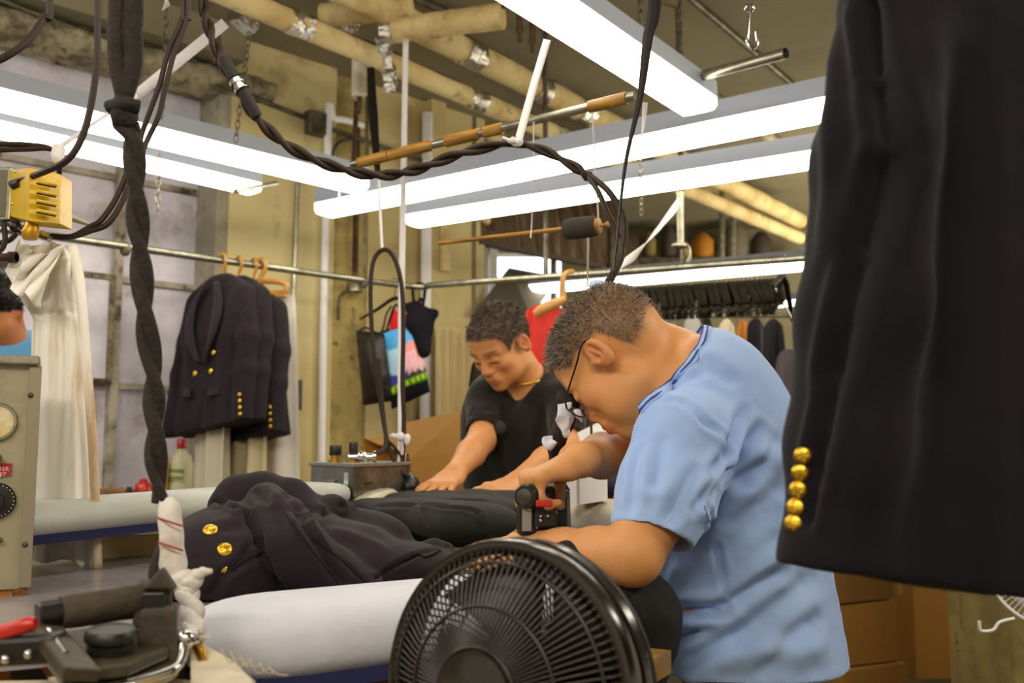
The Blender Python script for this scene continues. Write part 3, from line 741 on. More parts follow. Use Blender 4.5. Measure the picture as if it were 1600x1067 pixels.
# trouser hanger + white trousers
p = rail_at_px(424); yw = ya+.5
th = thing('trouser_hanger', 'wooden bar hanger holding the long white trousers', 'hanger', (0, 0, 0), 'wooden hangers on the window rail')
mb = MB().tube(catmull([(-.13, 0, -.125), (-.12, 0, -.085), (0, 0, -.07), (.12, 0, -.085), (.13, 0, -.125)], 4), .0125, 8, upv=(0, 1, 0)); mb.bar((-.13, 0, -.13), (.13, 0, -.13), .022, .03)
obj('clamp_bar', mb, M_wood, th); obj('hook', hook_mb(.03, .011), M_wood, th); th.location = rail_at_px(402); th.rotation_euler = (0, 0, yw)
def hang_cloth(name, label, cat, loc, yaw, w0, w1, h, m, top=-.13, folds=5, amp=.016, group=None, thick=.012, legs=0, seed=0, arc=0):
    r = random.Random(seed); ph = [r.uniform(0, 6.28) for _ in range(4)]
    def fn(side):
        def g(u, v):
            w_ = lerp(w0, w1, v**.8); x = (u-.5)*w_
            a = amp*(.25+v)
            y = a*math.sin(u*folds*2.2+ph[0])+a*.5*math.sin(u*folds*4.1+ph[1]+v*2)+side*thick*math.sin(math.pi*u)**.4
            z = top-h*v-arc*abs(2*u-1)**2*(1-v)+.012*math.sin(u*7+ph[2])*v
            return (x, y, z)
        return g
    mb = MB()
    if legs:
        for sx in (-1, 1):
            mb.surf(lambda u, v: (sx*(.06+.0*v)+(u-.5)*lerp(.13, .15, v)+0, .02*sx+.012*math.sin(u*6+v*2), top-h*v), 10, 24, thick=.012)
    else:
        mb.surf(fn(-1), 26, 26); mb.surf(fn(1), 26, 26)
    mb.xf(Matrix.Translation(V(loc)) @ rotz(yaw))
    o = obj(name, mb, m, angle=180); return tag(o, label, cat, group)
M_wtrou = mat('white_trouser_cloth', 'e3ddcf', .8, bump=.1)
hang_cloth('white_trousers', 'long white trousers hanging to the right of the navy jackets', 'trousers', rail_at_px(414)+V((.03, 0, 0)), yw, .20, .30, .98, M_wtrou, amp=.01, folds=4)
hang_cloth('cream_trousers', 'cream trousers hanging behind and below the navy jackets', 'trousers', rail_at_px(376)+V((.0, .03, 0)), ya, .34, .36, .98, mat('cream_trouser_cloth', 'cdbf96', .85), amp=.02, folds=9, seed=3)
hang_cloth('cream_trousers', 'pale trousers hanging nearest the window behind the first jacket', 'trousers', rail_at_px(352)+V((-.05, .02, 0)), ya, .24, .28, .95, mat('pale_trouser_cloth', 'c9c0a8', .85), amp=.02, folds=6, seed=5)

# ---- bags on the wall rail ----
pb = rail_at_px(618)
rb_ = thing('black_hanger', 'black hanger carrying the leather shoulder bag and tote', 'hanger', pb)
W_ = lambda px, py, Y: W(px, py, Y)
Yb = pb.y+.12
obj('arms', MB().tube(catmull([W_(562, 499, Yb), W_(590, 483, Yb), W_(612, 468, Yb), W_(625, 468, Yb), W_(650, 490, Yb)], 5), [.008, .012, .014, .012, .008], 8, flat=(1, .7)), M_black, rb_)
obj('hook', MB().tube(catmull([W_(617, 470, Yb), W_(617, 455, Yb-.03), W_(622, 437, Yb-.1), W_(612, 436, pb.y)], 5), .0025, 6), M_dsteel, rb_)
Yl = Yb
lb = thing('leather_bag', 'black leather shoulder bag with zipped folds hanging on wall', 'bag', W_(592, 632, Yl))
def quadsurf(c00, c10, c11, c01, Y0, bulge, nu=16, nv=16, wr=.006, sd=0):
    P = [W_(c[0], c[1], c[2] if len(c) > 2 else Y0) for c in (c00, c10, c11, c01)]
    def fn(u, v):
        p = P[0].lerp(P[1], u).lerp(P[3].lerp(P[2], u), v)
        return p+V((0, -bulge*math.sin(math.pi*u)**.6*math.sin(math.pi*min(v*1.0, 1))**.5+wr*mnoise.noise((u*4+sd, v*7, sd)), 0))
    return fn
mb = MB(); mb.surf(quadsurf((556, 516), (610, 522), (622, 625), (567, 634), Yl, .07), 20, 24); mb.surf(quadsurf((556, 516), (610, 522), (622, 625), (567, 634), Yl, -.01), 20, 24)
obj('bag_body', mb, mat('black_leather', '1f1a14', .45, bump=.5, bscale=30, spec=.5), lb, angle=180)
obj('strap', MB().tube(catmull([W_(560, 518, Yl), W_(572, 512, Yl), W_(590, 520, Yl), W_(598, 514, Yl), W_(604, 490, Yl), W_(612, 478, Yl)], 5), .005, 6), M_black, lb)
tb_ = thing('tote_bag', 'black tote bag with a blue, pink and green printed picture', 'bag', W_(640, 620, Yl+.05))
mb = MB(); q = [(597, 517), (652, 500), (672, 612), (612, 640)]
mb.surf(quadsurf(*q, Yl-.01, .05, wr=.004), 16, 16); mb.surf(quadsurf(*q, Yl+.02, -.01), 16, 16)
obj('bag_body', mb, M_navyd, tb_, angle=180)
def print_tex():
    m = bpy.data.materials.new('printed_picture'); m.use_nodes = True; nt = m.node_tree; N = nt.nodes; L = nt.links; b = N['Principled BSDF']
    b.inputs['Roughness'].default_value = .5
    a = N.new('ShaderNodeAttribute'); a.attribute_name = 'Col'; L.new(a.outputs['Color'], b.inputs['Base Color']); return m
def colored_surf(name, fn, colfn, nu, nv, parent, m):
    me = bpy.data.meshes.new(name); off = V((0, 0, 0)); q_ = parent
    while q_ is not None: off += V(q_.location); q_ = q_.parent
    vs = [V(fn(i/nu, j/nv))-off for i in range(nu+1) for j in range(nv+1)]; w_ = nv+1
    me.from_pydata([tuple(p) for p in vs], [], [(i*w_+j, (i+1)*w_+j, (i+1)*w_+j+1, i*w_+j+1) for i in range(nu) for j in range(nv)])
    ca = me.color_attributes.new('Col', 'FLOAT_COLOR', 'POINT')
    for i in range(nu+1):
        for j in range(nv+1): ca.data[i*w_+j].color = lin(colfn(i/nu, j/nv))
    me.materials.append(m); me.shade_smooth(); o = link(bpy.data.objects.new(name, me)); o.parent = parent; return o
def totecol(u, v):
    n = mnoise.noise((u*6, v*6, 1)); n2 = mnoise.noise((u*16, v*5, 3))
    if v > .86: return 'd8c818' if (int(u*14) % 2 == 0 and .89 < v < .96) else '3f9a1c'
    if u > .45+.1*n and v > .28+.12*n:
        if v > .7+.12*n2+.12*u: return '2a2420'
        return 'e58f86' if (v < .45 or n2 > .3) else 'e6b3bd'
    if v > .74+.1*n2: return '3c3f9a'
    return 'a9d7ee' if v > .3+.2*n else '3fa2df'
g_ = quadsurf((600, 520), (651, 504), (669, 592), (613, 618), Yl-.035, .035, wr=.003)
colored_surf('printed_picture', g_, totecol, 30, 40, tb_, print_tex())
mb = MB().surf(quadsurf((612, 482), (652, 500), (652, 522), (608, 520), Yl-.02, .03), 8, 8)
obj('handle', MB().tube(catmull([W_(603, 520, Yl-.02), W_(612, 490, Yl-.03), W_(620, 476, Yl-.03), W_(632, 490, Yl-.03), W_(645, 508, Yl-.02)], 5), .006, 6), M_navyd, tb_)
rd = obj('red_cloth', mb, mat('red_cloth', 'd31515', .7, col2='e8d0cc', scale=40, lo=.68, hi=.7)); rd.name = 'red_packet'; tag(rd, 'small bright red packet tucked above the printed tote bag', 'packet')
pk = rail_at_px(655)
kb = thing('cloth_bag', 'crumpled black cloth bag hanging at the corner of the rail', 'bag', W_(655, 560, pk.y))
mb = MB(); s = SDF(W_(625, 560, pk.y)-V((.05, .12, .05)), W_(690, 455, pk.y)+V((.05, .12, .1)), .008)
s.chain([W_(650, 480, pk.y), W_(655, 505, pk.y), W_(664, 548, pk.y-.02)], [.035, .06, .038], k=.03); s.cap(W_(640, 480, pk.y), W_(678, 490, pk.y), .025, k=.03); s.chain([W_(678, 488, pk.y), W_(668, 515, pk.y)], [.01, .03], k=.02)
vs, fs = s.mesh(); N_ = vnormals(vs, fs); vs += N_*(.008*nz(vs*np.array([1, 1, .4]), 40, 8))[:, None]
obj('bag_body', (vs, fs, None), M_navyd, kb, angle=180)
obj('handle', MB().tube(catmull([W_(648, 482, pk.y), W_(645, 450, pk.y-.04), W_(655, 443, pk.y-.03), W_(664, 450, pk.y-.02), W_(660, 482, pk.y)], 6), .008, 6).sph(W_(657, 468, pk.y-.02), .012, 8, 6), M_navyd, kb)

# ---- black plastic hangers on rail B ----
bh = None
M_plas = mat('black_plastic', '17140f', .28, spec=.6)
k_ = 0; px = 905
while px < 1222:
    p = rail_at_px(px, 'B'); yw = math.atan2(raildirB.y, raildirB.x)+math.pi/2+random.uniform(-.10, .10)+.35
    if bh is None:
        bh = thing('black_plastic_hanger', '', 'hanger', (0, 0, 0), 'identical black plastic hangers packed on the right-hand rail')
        mb = MB().tube(catmull([(-.20, 0, -.205), (-.16, 0, -.175), (-.10, 0, -.135), (-.05, 0, -.095), (0, 0, -.085), (.05, 0, -.095), (.10, 0, -.135), (.16, 0, -.175), (.20, 0, -.205)], 3), [.006, .007, .008, .0085, .007, .0085, .008, .007, .006], 6, flat=(1, 1.7), upv=(0, 1, 0))
        mb.tube([(-.17, 0, -.20), (.17, 0, -.20)], .0045, 6)
        obj('arms', mb, M_plas, bh, angle=60)
        obj('hook', MB().tube(catmull([(0, 0, -.085), (.002, 0, -.045), (.019, 0, -.02), (.021, 0, 0), (.010, 0, .019), (-.008, 0, .019), (-.020, 0, .006)], 3), .0022, 6), M_steel, bh)
        for sx in (-1, 1): obj('clip', MB().box((sx*.15, 0, -.20), (.03, .012, .03)), M_dsteel, bh)
        bh['label'] = 'black plastic hanger with steel clips, one of many packed on the right-hand rail'
        bh.location = p; bh.rotation_euler = (0, 0, yw)
    else: dup(bh, p, (random.uniform(-.04, .04), 0, yw))
    px += random.uniform(6.2, 8.2)
hk = thing('black_plastic_hanger', 'last black hanger, tilted apart at the right end of row', 'hanger', rail_at_px(1232, 'B'))
pe = rail_at_px(1232, 'B'); ob = [c for c in children_of(bh) if c.name.startswith('arms')][0]; c = ob.copy(); link(c); c.parent = hk
ob = [c for c in children_of(bh) if c.name.startswith('hook')][0]; c = ob.copy(); link(c); c.parent = hk; hk.rotation_euler = (0, .25, 1.1)
# wooden hanger + red garment by the heads
pw = rail_at_px(884, 'B')+V((0, -.25, 0))
hw = thing('wooden_hanger', 'large wooden hanger rising above the heads with a red garment', 'hanger', W(884, 425, 4.1))
obj('arms', MB().tube(catmull([W(880, 468, 4.1), W(868, 474, 4.08), W(850, 482, 4.05), W(836, 492, 4.05)], 4), [.018, .022, .024, .018], 10), M_wood, hw)
obj('hook', MB().tube(catmull([W(880, 470, 4.1), W(879, 450, 4.1), W(880, 434, 4.1), W(886, 426, 4.13), W(895, 424, 4.16)], 4), [.016, .014, .012, .011, .01], 10), M_wood, hw)
hang_cloth('red_garment', 'bright red garment hanging between the two men', 'garment', W(852, 474, 4.15), -.2, .16, .24, .34, mat('red_fabric', 'd8281c', .7), top=0, folds=4, arc=.03)
# wardrobe of far clothes under the hangers
def far_cloth(px, py0, py1, wpx, Y, c, name, label, sd, cat='garment', group=None, taper=1.3):
    p = W(px, py0, Y); h = (py1-py0)/F*Y; w_ = wpx/F*Y
    return hang_cloth(name, label, cat, p, .1*(sd % 3-1), w_/taper, w_, h, mat('fabric_'+c, c, .85, bump=.1), top=0, folds=4, amp=.02, seed=sd, arc=.05, group=group)
FC = [(790, 478, 640, 42, 5.2, '26211c', 'dark garment hanging behind the far man, left of the red garment'), (752, 555, 600, 40, 4.6, '17140f', 'black cloth hanging just left of the far man face'),
      (1082, 492, 560, 36, 6.0, 'b9b9b2', 'silvery grey garment hanging behind the blue collar'), (1040, 495, 545, 40, 6.2, 'a5a29a', 'crinkled plastic-wrapped garment right of the man hair'),
      (1135, 498, 600, 30, 6.0, 'e8dcc0', 'white garment hanging behind the bent shoulders'), (1160, 500, 620, 24, 5.9, 'd18a3a', 'orange-tan garment beside the white one'),
      (1180, 497, 585, 34, 5.8, '17141a', 'black garment, left of a pair near the right-hand rail end'), (1208, 498, 590, 38, 5.7, '1c1920', 'black garment, right of a pair near the right-hand rail end'),
      (1232, 545, 620, 50, 5.5, '6d6470', 'grey-purple bundle of cloth hanging by the foreground jacket'), (1005, 498, 545, 40, 6.4, '4a453c', 'dark cloth hanging just behind the balding head'), (1102, 494, 560, 26, 6.5, '37322a', 'dark brown garment behind the plastic-wrapped one')]
for i, (px, a, b, w_, Y, c, lab) in enumerate(FC): far_cloth(px, a, b, w_, Y, c, 'hanging_garment', lab, i)
r_ = thing('far_garment_rack', 'dim steel rack carrying the far garments', 'rack', (1.0, 6, 0))
obj('rack_tube', MB().tube([W(960, 493, 6.2), W(1250, 493, 6.0)], .014, 10), M_steel, r_)
obj('rack_post', MB().tube([V((1.9, 5.95, 0)), V((1.9, 5.95, 2.05))], .014, 10), M_steel, r_)
obj('rack_post', MB().tube([V((.62, 6.2, 0)), V((.62, 6.2, 2.0))], .014, 10), M_steel, r_)
# triangular dark drapes under the bright window
mb = MB().prism([(0, 0), (.45, -.45), (-.55, -.5)], W(800, 418, 6.0), (1, 0, 0), (0, 0, 1), -.02)
mb = MB(); P_ = [W(795, 418, 6.0), W(735, 495, 5.8), W(830, 495, 5.9), W(872, 432, 6.4)]; mb.add(P_+[p+V((0, .05, 0)) for p in P_], [(0, 1, 2, 3), (7, 6, 5, 4), (0, 4, 5, 1), (1, 5, 6, 2), (2, 6, 7, 3), (3, 7, 4, 0)])
tag(obj('grey_drape', mb, mat('grey_drape_cloth', '5d564a', .9), smooth=False), 'grey slanted cover standing before the bright far window', 'cover')
# brown corrugated hood, back shelves
hd = thing('corrugated_hood', 'brown corrugated metal hood panel behind the right strip lights', 'hood', W(850, 400, 6.3))
a_, b_ = W(742, 400, 5.9), W(960, 440, 7.6)
P00, P10, P11, P01 = W(745, 300, 5.9), W(960, 300, 7.4), W(1000, 428, 7.4), W(745, 378, 5.9)
obj('corrugated_panel', MB().surf(lambda u, v: P00.lerp(P10, u).lerp(P01.lerp(P11, u), v)+V((.5, -.85, 0))*(.03*math.sin(u*70)), 170, 3), mat('brown_panel', '5f4c38', .35, .4, col2='8c7c68', scale=5, lo=.5, hi=.7, stretch=(3, 3, .3)), hd, angle=180)
obj('lower_edge', MB().bar(P01, P11, .05, .03), mat('dark_edge', '3b2c1c', .7), hd)
for i, (px, a, b) in enumerate(((865, 340, 560), (928, 340, 480), (1128, 290, 415), (955, 340, 420), (1145, 330, 420))):
    pipe([W(px, a, 7.0), W(px, b, 7.0)], .022, M_dsteel if i % 2 else M_steel, 'rack_pole', ['thin pole in front of the brown hood', 'second thin pole beside the brown hood', 'pale pole dropping from ceiling at right behind the lights', 'dim pole behind the dark strap', 'dim pole at right of the pale pole'][i], 'pole')
sh = thing('back_shelf', 'dim shelf of wrapped goods high against the back wall', 'shelf', W(1120, 420, 8.6))
obj('shelf_board', MB().box(W(1110, 412, 8.6), (1.9, .35, .04)), M_dsteel, sh, smooth=False)
for i, (px, w_, h, c) in enumerate(((980, 40, 50, '3d3226'), (1015, 22, 45, '8b7a45'), (1045, 26, 55, '4a4034'), (1070, 20, 30, 'b59a5a'), (1098, 36, 44, 'b57714'), (1150, 40, 60, '6d6252'), (1190, 34, 46, '3f382c'))):
    p = W(px, 410, 8.55); ww, hh = w_/F*8.5, h/F*8.5
    mb = MB().lathe([(ww/2*.9, 0), (ww/2, .03), (ww/2, hh*.7), (ww*.3, hh*.9), (ww*.16, hh)], V((p.x, p.y, W(1110, 412, 8.6).z+.02)), (0, 0, 1), 10)
    tag(obj('wrapped_goods', mb, mat('goods_'+c, c, .7)), ['dark', 'mustard-brown', 'brown', 'small tan', 'bright orange-yellow', 'wide grey-brown', 'dark brown end'][i]+' wrapped bundle on the high back shelf', 'bundle', 'wrapped bundles on the high back shelf')

# ---- cardboard ----
def carton(name, label, c, size, yaw, m, open_=False, lid=.004, group=None, tape=True):
    t = thing(name, label, 'cardboard box', (c[0], c[1], c[2])); sx, sy, sz = size; th = .005; R = rotz(yaw); T = Matrix.Translation(V(c)) @ R
    mb = MB()
    mb.box((0, -sy/2, sz/2), (sx, th, sz)).box((0, sy/2, sz/2), (sx, th, sz)).box((-sx/2, 0, sz/2), (th, sy, sz)).box((sx/2, 0, sz/2), (th, sy, sz)).box((0, 0, th/2), (sx, sy, th))
    mb.xf(T); obj('walls', mb, m, t, smooth=False)
    for s_ in (-1, 1):
        if open_: mb = MB().bar((0, s_*sy/2, sz), (0, s_*(sy/2+sy*.28), sz+sy*.30*(1 if s_ > 0 else -.6)), sx, .004, (0, 0, 1))
        else: mb = MB().box((0, s_*sy/4, sz+.002), (sx, sy/2-.003, .004))
        mb.xf(T); obj('flap', mb, m, t, smooth=False)
    if tape and not open_:
        mb = MB().box((0, 0, sz+.006), (sx+.004, .06, .002)).box((sx/2+.003, 0, sz-.04), (.002, .06, .09)).box((-sx/2-.003, 0, sz-.04), (.002, .06, .09)); mb.xf(T)
        obj('tape', mb, mat('tan_tape', 'b58a4a', .35), t, smooth=False)
    return t
# bottom right stack
carton('cardboard_box', 'bottom cardboard box of the stack below the foreground jacket', W(1297, 700, 4.4)*1+V((0, 0, -W(1297, 700, 4.4).z)), (.36, .42, .30), .5, M_card)
b0 = W(1297, 700, 4.4)
carton('cardboard_box', 'middle cardboard box of the stack below the foreground jacket', (b0.x-.02, b0.y+.02, .312), (.37, .40, .24), .42, M_card)
carton('cardboard_box', 'top cardboard box of the stack below the foreground jacket', (b0.x-.03, b0.y+.02, .565), (.36, .40, .16), .52, M_cardd)
p = W(1432, 700, 5.5); carton('cardboard_box', 'tall upright cardboard box right of the stack', (p.x, p.y, 0), (.25, .26, .50), .12, M_card)
p = W(1505, 700, 6.0); carton('cardboard_box', 'brown cardboard box behind, left of the concrete post', (p.x, p.y, 0), (.16, .3, .42), .1, M_cardd)
carton('cardboard_box', 'small cardboard box on top of the brown box by the post', (p.x-.01, p.y, .432), (.15, .28, .12), .1, M_card)
p = W(1255, 700, 4.9); carton('cardboard_box', 'cardboard box behind the shirt back, level with the shoulders', (p.x-.05, p.y, .0), (.34, .4, 1.42), .1, M_card)
p = W(1524, 700, 6.6); tag(obj('door_post', MB().box((p.x, p.y, 1.0), (.05, .05, 2.0)), M_dsteel), 'narrow grey metal upright beside the boxes at lower right', 'post')
p = W(1650, 700, 3.6)
struct('trim_6', MB().box((p.x, p.y+.1, 1.6), (.53, .5, 3.2)), mat('rough_painted_post', '8f7f49', .85, col2='77683a', scale=5, col3='4a3d22', scale3=9, lo3=.6, hi3=.72, bump=.5, bscale=20), 'rough khaki painted concrete post at lower right', 'post', smooth=False)
# open boxes near the far man
g = thing('cardboard_box', 'large open cardboard box behind the far man table', 'cardboard box', W(700, 775, 3.5))
def quad(name, par, pts, m, th=.006):
    P = [W(*q) for q in pts]; n = (P[1]-P[0]).cross(P[3]-P[0]).normalized()*th
    mb = MB().add(P+[p_+n for p_ in P], [(3, 2, 1, 0), (4, 5, 6, 7), (0, 1, 5, 4), (1, 2, 6, 5), (2, 3, 7, 6), (3, 0, 4, 7)]); return obj(name, mb, m, par, smooth=False)
quad('front_panel', g, [(640, 716, 3.45), (728, 706, 3.5), (745, 800, 3.5), (652, 800, 3.4)], M_card)
quad('flap', g, [(632, 660, 3.6), (727, 641, 3.62), (728, 706, 3.5), (640, 716, 3.45)], M_cardd)
quad('side_panel', g, [(727, 641, 3.62), (742, 650, 3.66), (775, 790, 3.8), (745, 800, 3.5)], M_card)
quad('side_panel', g, [(775, 790, 3.8), (752, 690, 3.8), (860, 690, 3.85), (865, 800, 3.85)], M_card)
g = thing('cardboard_box', 'smaller orange-brown cardboard box behind the steel steam box', 'cardboard box', W(600, 770, 3.7))
quad('front_panel', g, [(568, 686, 3.7), (636, 680, 3.75), (650, 800, 3.75), (575, 800, 3.7)], mat('orange_card', 'b07224', .8))
quad('flap', g, [(568, 686, 3.7), (592, 696, 3.6), (640, 712, 3.6), (636, 680, 3.75)], M_cardd)
wb = W(1000, 810, 2.9); carton('cardboard_box', 'low cardboard box beneath purple cloth right of the white carton', (wb.x+.03, wb.y, wb.z-.02), (.25, .2, .10), 0, M_card)
# bench behind so they rest on something
# ------------------------------------------------------------------ tables, boards
def pad(cl, hw, zt, th, name, label, m, tip0=.12, tip1=.0, cat='ironing board', under=None, n=60, tilt=0, ped=.55):
    """cl: centre line end points in plan; rounded padded board"""
    a, b = V((cl[0][0], cl[0][1], 0)), V((cl[1][0], cl[1][1], 0)); L = (b-a).length; d = (b-a)/L; sd = V((d.y, -d.x, 0)); t = thing(name, label, cat, ((a+b)/2).to_tuple()[:2]+(zt-th,))
    us = [0, .002, .006, .012, .02, .032, .048, .07, .1]+list(np.linspace(.14, .86, 18))+[.9, .93, .955, .972, .985, .993, .998, 1]
    def wfac(s_):
        f = 1
        if tip0 and s_ < tip0: f = min(f, math.sqrt(max(1-(1-s_/tip0)**2.2, 0)))
        if tip1 and L-s_ < tip1: f = min(f, math.sqrt(max(1-(1-(L-s_)/tip1)**2.2, 0)))
        return max(f, .02)
    K = 28; vs = []
    for u in us:
        s_ = u*L; f = wfac(s_); fz = .45+.55*f
        for k in range(K):
            an = 2*math.pi*k/K; cx_ = math.copysign(abs(math.cos(an))**.55, math.cos(an)); cz_ = math.copysign(abs(math.sin(an))**.8, math.sin(an))
            vs.append(a+d*s_+sd*(cx_*hw*f)+V((0, 0, zt+tilt*u-th/2+cz_*th/2*fz)))
    fs = []
    for i in range(len(us)-1):
        for k in range(K): fs.append((i*K+k, (i+1)*K+k, (i+1)*K+(k+1) % K, i*K+(k+1) % K))
    fs.append(tuple(range(K))); fs.append(tuple(reversed([(len(us)-1)*K+k for k in range(K)])))
    obj('padded_top', MB().add(vs, fs), m, t, angle=180)
    if under:
        mb = MB(); off = .02
        outl = [a+d*(u*L)+sd*(wfac(u*L)*hw*.92*s_) for s_, seq in ((1, us), (-1, us[::-1])) for u in seq]
        nn = len(outl); z0, z1 = zt-th-.003, zt-th+.014
        mb.add([p+V((0, 0, z0+tilt*max(0, min(1, (p-a).dot(d)/L)))) for p in outl]+[p+V((0, 0, z1+tilt*max(0, min(1, (p-a).dot(d)/L)))) for p in outl], [tuple(range(nn)), tuple(range(2*nn-1, nn-1, -1))]+[(i, i+nn, (i+1) % nn+nn, (i+1) % nn) for i in range(nn)])
        obj('board_base', mb, under, t, smooth=False)
        mb = MB().cyl(a+d*L*ped+V((0, 0, .0)), a+d*L*ped+V((0, 0, z0-.02)), .03, 14).box(a+d*L*ped+V((0, 0, .015)), (.35, .35, .03)); obj('pedestal', mb, M_dsteel, t)
    return t
M_blue = mat('navy_edge_cloth', '1f2150', .8)
# near board
f1, f2 = Wz(275, 934, 1.005), Wz(645, 902, 1.005); nd = V((f2.x-f1.x, f2.y-f1.y, 0)).normalized(); nn_ = V((nd.y, -nd.x, 0)); HW = .105
c1 = V((f1.x, f1.y, 0))+nn_*HW-nd*.015; c2 = c1+nd*.64
pad((c1, c2), HW, 1.012, .098, 'ironing_board', 'near white padded ironing board crossing in front of the folded jacket', M_pad, .13, .1, under=M_blue)
# work table
tb0 = thing('wooden_beam', 'brown wooden beam carrying the near white ironing board', 'beam', (c1.x, c1.y, .86))
obj('beam_block', MB().bar(c1+nd*.1+V((0, 0, .885)), c1+nd*.42+V((0, 0, .885)), .14, .04), mat('brown_beam', '7a5428', .6, col2='5c3d1b', scale=8), tb0, smooth=False)
tt = thing('work_table', 'glossy grey worktable under the folded navy jacket', 'table', (-.5, 1.7, 0))
M_ttop = mat('glossy_table_top', '9c9596', .22, col2='7f7a7c', scale=3, col3='565052', scale3=4, lo3=.6, hi3=.7, spec=.6)
pl = [Wz(-260, 935, .985), Wz(40, 1015, .985), Wz(640, 1000, .985), Wz(980, 930, .985), Wz(960, 872, .985), Wz(165, 868, .985), Wz(-240, 872, .985)]
pl = [V((-1.30, 1.10, 0)), V((-.62, 1.10, 0)), V((-.02, 1.42, 0)), V((.08, 1.60, 0)), V((.08, 2.05, 0)), V((-1.30, 2.05, 0))]
mb = MB(); n_ = len(pl); mb.add([p+V((0, 0, .955)) for p in pl]+[p+V((0, 0, .985)) for p in pl], [tuple(range(n_-1, -1, -1)), tuple(range(n_, 2*n_))]+[(i, (i+1) % n_, (i+1) % n_+n_, i+n_) for i in range(n_)])
obj('table_top', mb, M_ttop, tt, smooth=False)
for x, y in ((-1.2, 1.2), (.0, 1.65), (-1.2, 1.95), (.0, 1.95)): obj('leg', MB().box((x, y, .4775), (.05, .05, .955)), M_dsteel, tt, smooth=False)
# far-left board with tan apron
fb1, fb2 = Wz(120, 778, 1.12), Wz(500, 757, 1.12)
fa, fb = W(500, 760, 2.55), W(120, 790, 2.28); 
pad(((-.44, 2.50), (-.44-.56, 2.50-.96)), .12, 1.122, .062, 'ironing_board', 'far grey-white padded ironing board with rounded end behind the folded jacket', M_padg, .16, .05, under=M_blue, tilt=-.022, ped=.3)
ap = thing('board_apron', 'tan wooden panel under the far grey ironing board', 'panel', (-.9, 2.12, .985))
d_ = V((-1.15, -.20, 0)).normalized(); s_ = V((d_.y, -d_.x, 0))
q0 = V((-.42, 2.10, 0)); q1 = q0+d_*1.1
obj('wood_panel', MB().bar(q0+V((0, 0, .998)), q1+V((0, 0, .998)), .02, .055), mat('tan_board', 'efd592', .7), ap, smooth=False)
obj('orange_edge', MB().bar(q0+V((0, -.012, .974)), q1+V((0, -.012, .974)), .02, .012), mat('orange_edge', 'b4712c', .7), ap, smooth=False)
tag(obj('table_runner', MB().box((-.95, 2.28, .44), (1.3, .28, .86)), mat('under_table_dark', '3a3122', .9), smooth=False), 'dark cupboard base under the far grey board', 'cupboard')
# far man's table and board
tt2 = thing('work_table', 'brown worktable the far man leans on', 'table', (.1, 2.9, 0))
obj('table_top', MB().box((.05, 2.72, .974), (1.1, .52, .03)), mat('brown_top', '6b5232', .6), tt2, smooth=False)
for x, y in ((-.45, 2.5), (.55, 2.5), (-.45, 2.94), (.55, 2.94)): obj('leg', MB().box((x, y, .485), (.05, .05, .97)), M_dsteel, tt2, smooth=False)
tag(obj('storage_bench', MB().box((-.25, 3.75, .42), (1.5, .55, .84)), mat('bench_dark', '4b3a22', .9), smooth=False), 'dark storage bench under the open cardboard boxes', 'bench')
pad(((W(575, 800, 2.55).x, 2.62), (.52, 2.36)), .15, 1.075, .085, 'ironing_board', 'second white ironing board under the far man dark trousers', mat('offwhite_cover', 'd6d0c2', .75, col2='c3baa2', scale=5), .12, .12, under=None)
# white open carton, paper
c = W(908, 798, 2.35); t = thing('white_carton', 'small open white carton on the far ironing board', 'box', (c.x, c.y, 1.08))
M_wc = mat('white_carton_card', 'e4e0dc', .7); M_ci = mat('kraft_inside', 'c9a35a', .8)
A_, B_, C_, D_ = V((W(878, 800, 2.25).x, 2.25, 1.078)), V((W(903, 803, 2.18).x, 2.17, 1.078)), V((W(950, 790, 2.35).x, 2.36, 1.078)), V((W(925, 790, 2.5).x, 2.46, 1.078))
hh = V((0, 0, .068))
for nm, a, b in (('panel', A_, B_), ('panel', B_, C_), ('panel', C_, D_), ('panel', D_, A_)):
    n = (b-a).cross(V((0, 0, 1))).normalized()*.003
    mb = MB(); mb.cur = 0; mb.add([a, b, b+hh, a+hh], [(0, 1, 2, 3)]); mb.cur = 1; mb.add([a-n, b-n, b-n+hh, a-n+hh], [(3, 2, 1, 0)]); mb.cur = 0; mb.add([a+hh, b+hh, b-n+hh, a-n+hh], [(0, 1, 2, 3)])
    obj(nm, mb, [M_wc, M_ci], t, smooth=False)
obj('bottom', MB().add([A_, B_, C_, D_], [(0, 1, 2, 3)]), M_ci, t, smooth=False)
r_ = thing('hanging_paper', 'white sheet of paper leaning behind the balding man arm', 'paper', W(935, 700, 2.6))
quad('sheet', r_, [(902, 676, 2.6), (955, 650, 2.65), (985, 670, 2.65), (925, 740, 2.6)], M_white, .002)
mb = MB().tube([W(922, 620, 2.3), W(925, 700, 2.4)], .003, 6); tag(obj('metal_rod', mb, M_dsteel), 'thin metal rod standing behind the glasses of near man', 'rod')
# purple cloth behind right arm
s = SDF((.10, 2.6, 1.0), (.52, 3.0, 1.22), .008)
s.ell((W(930, 745, 2.8).x, 2.8, 1.11), (.11, .12, .045), k=.02); s.ell((W(985, 740, 2.8).x, 2.82, 1.12), (.12, .1, .05), k=.03)
vs, fs = s.mesh(); N_ = vnormals(vs, fs); vs += N_*(.005*nz(vs, 40, 2))[:, None]
tag(obj('folded_cloth', (vs, fs, None), mat('purple_navy_cloth', '37304a', .9), angle=180), 'folded purple-navy cloth on the low cardboard box', 'cloth')

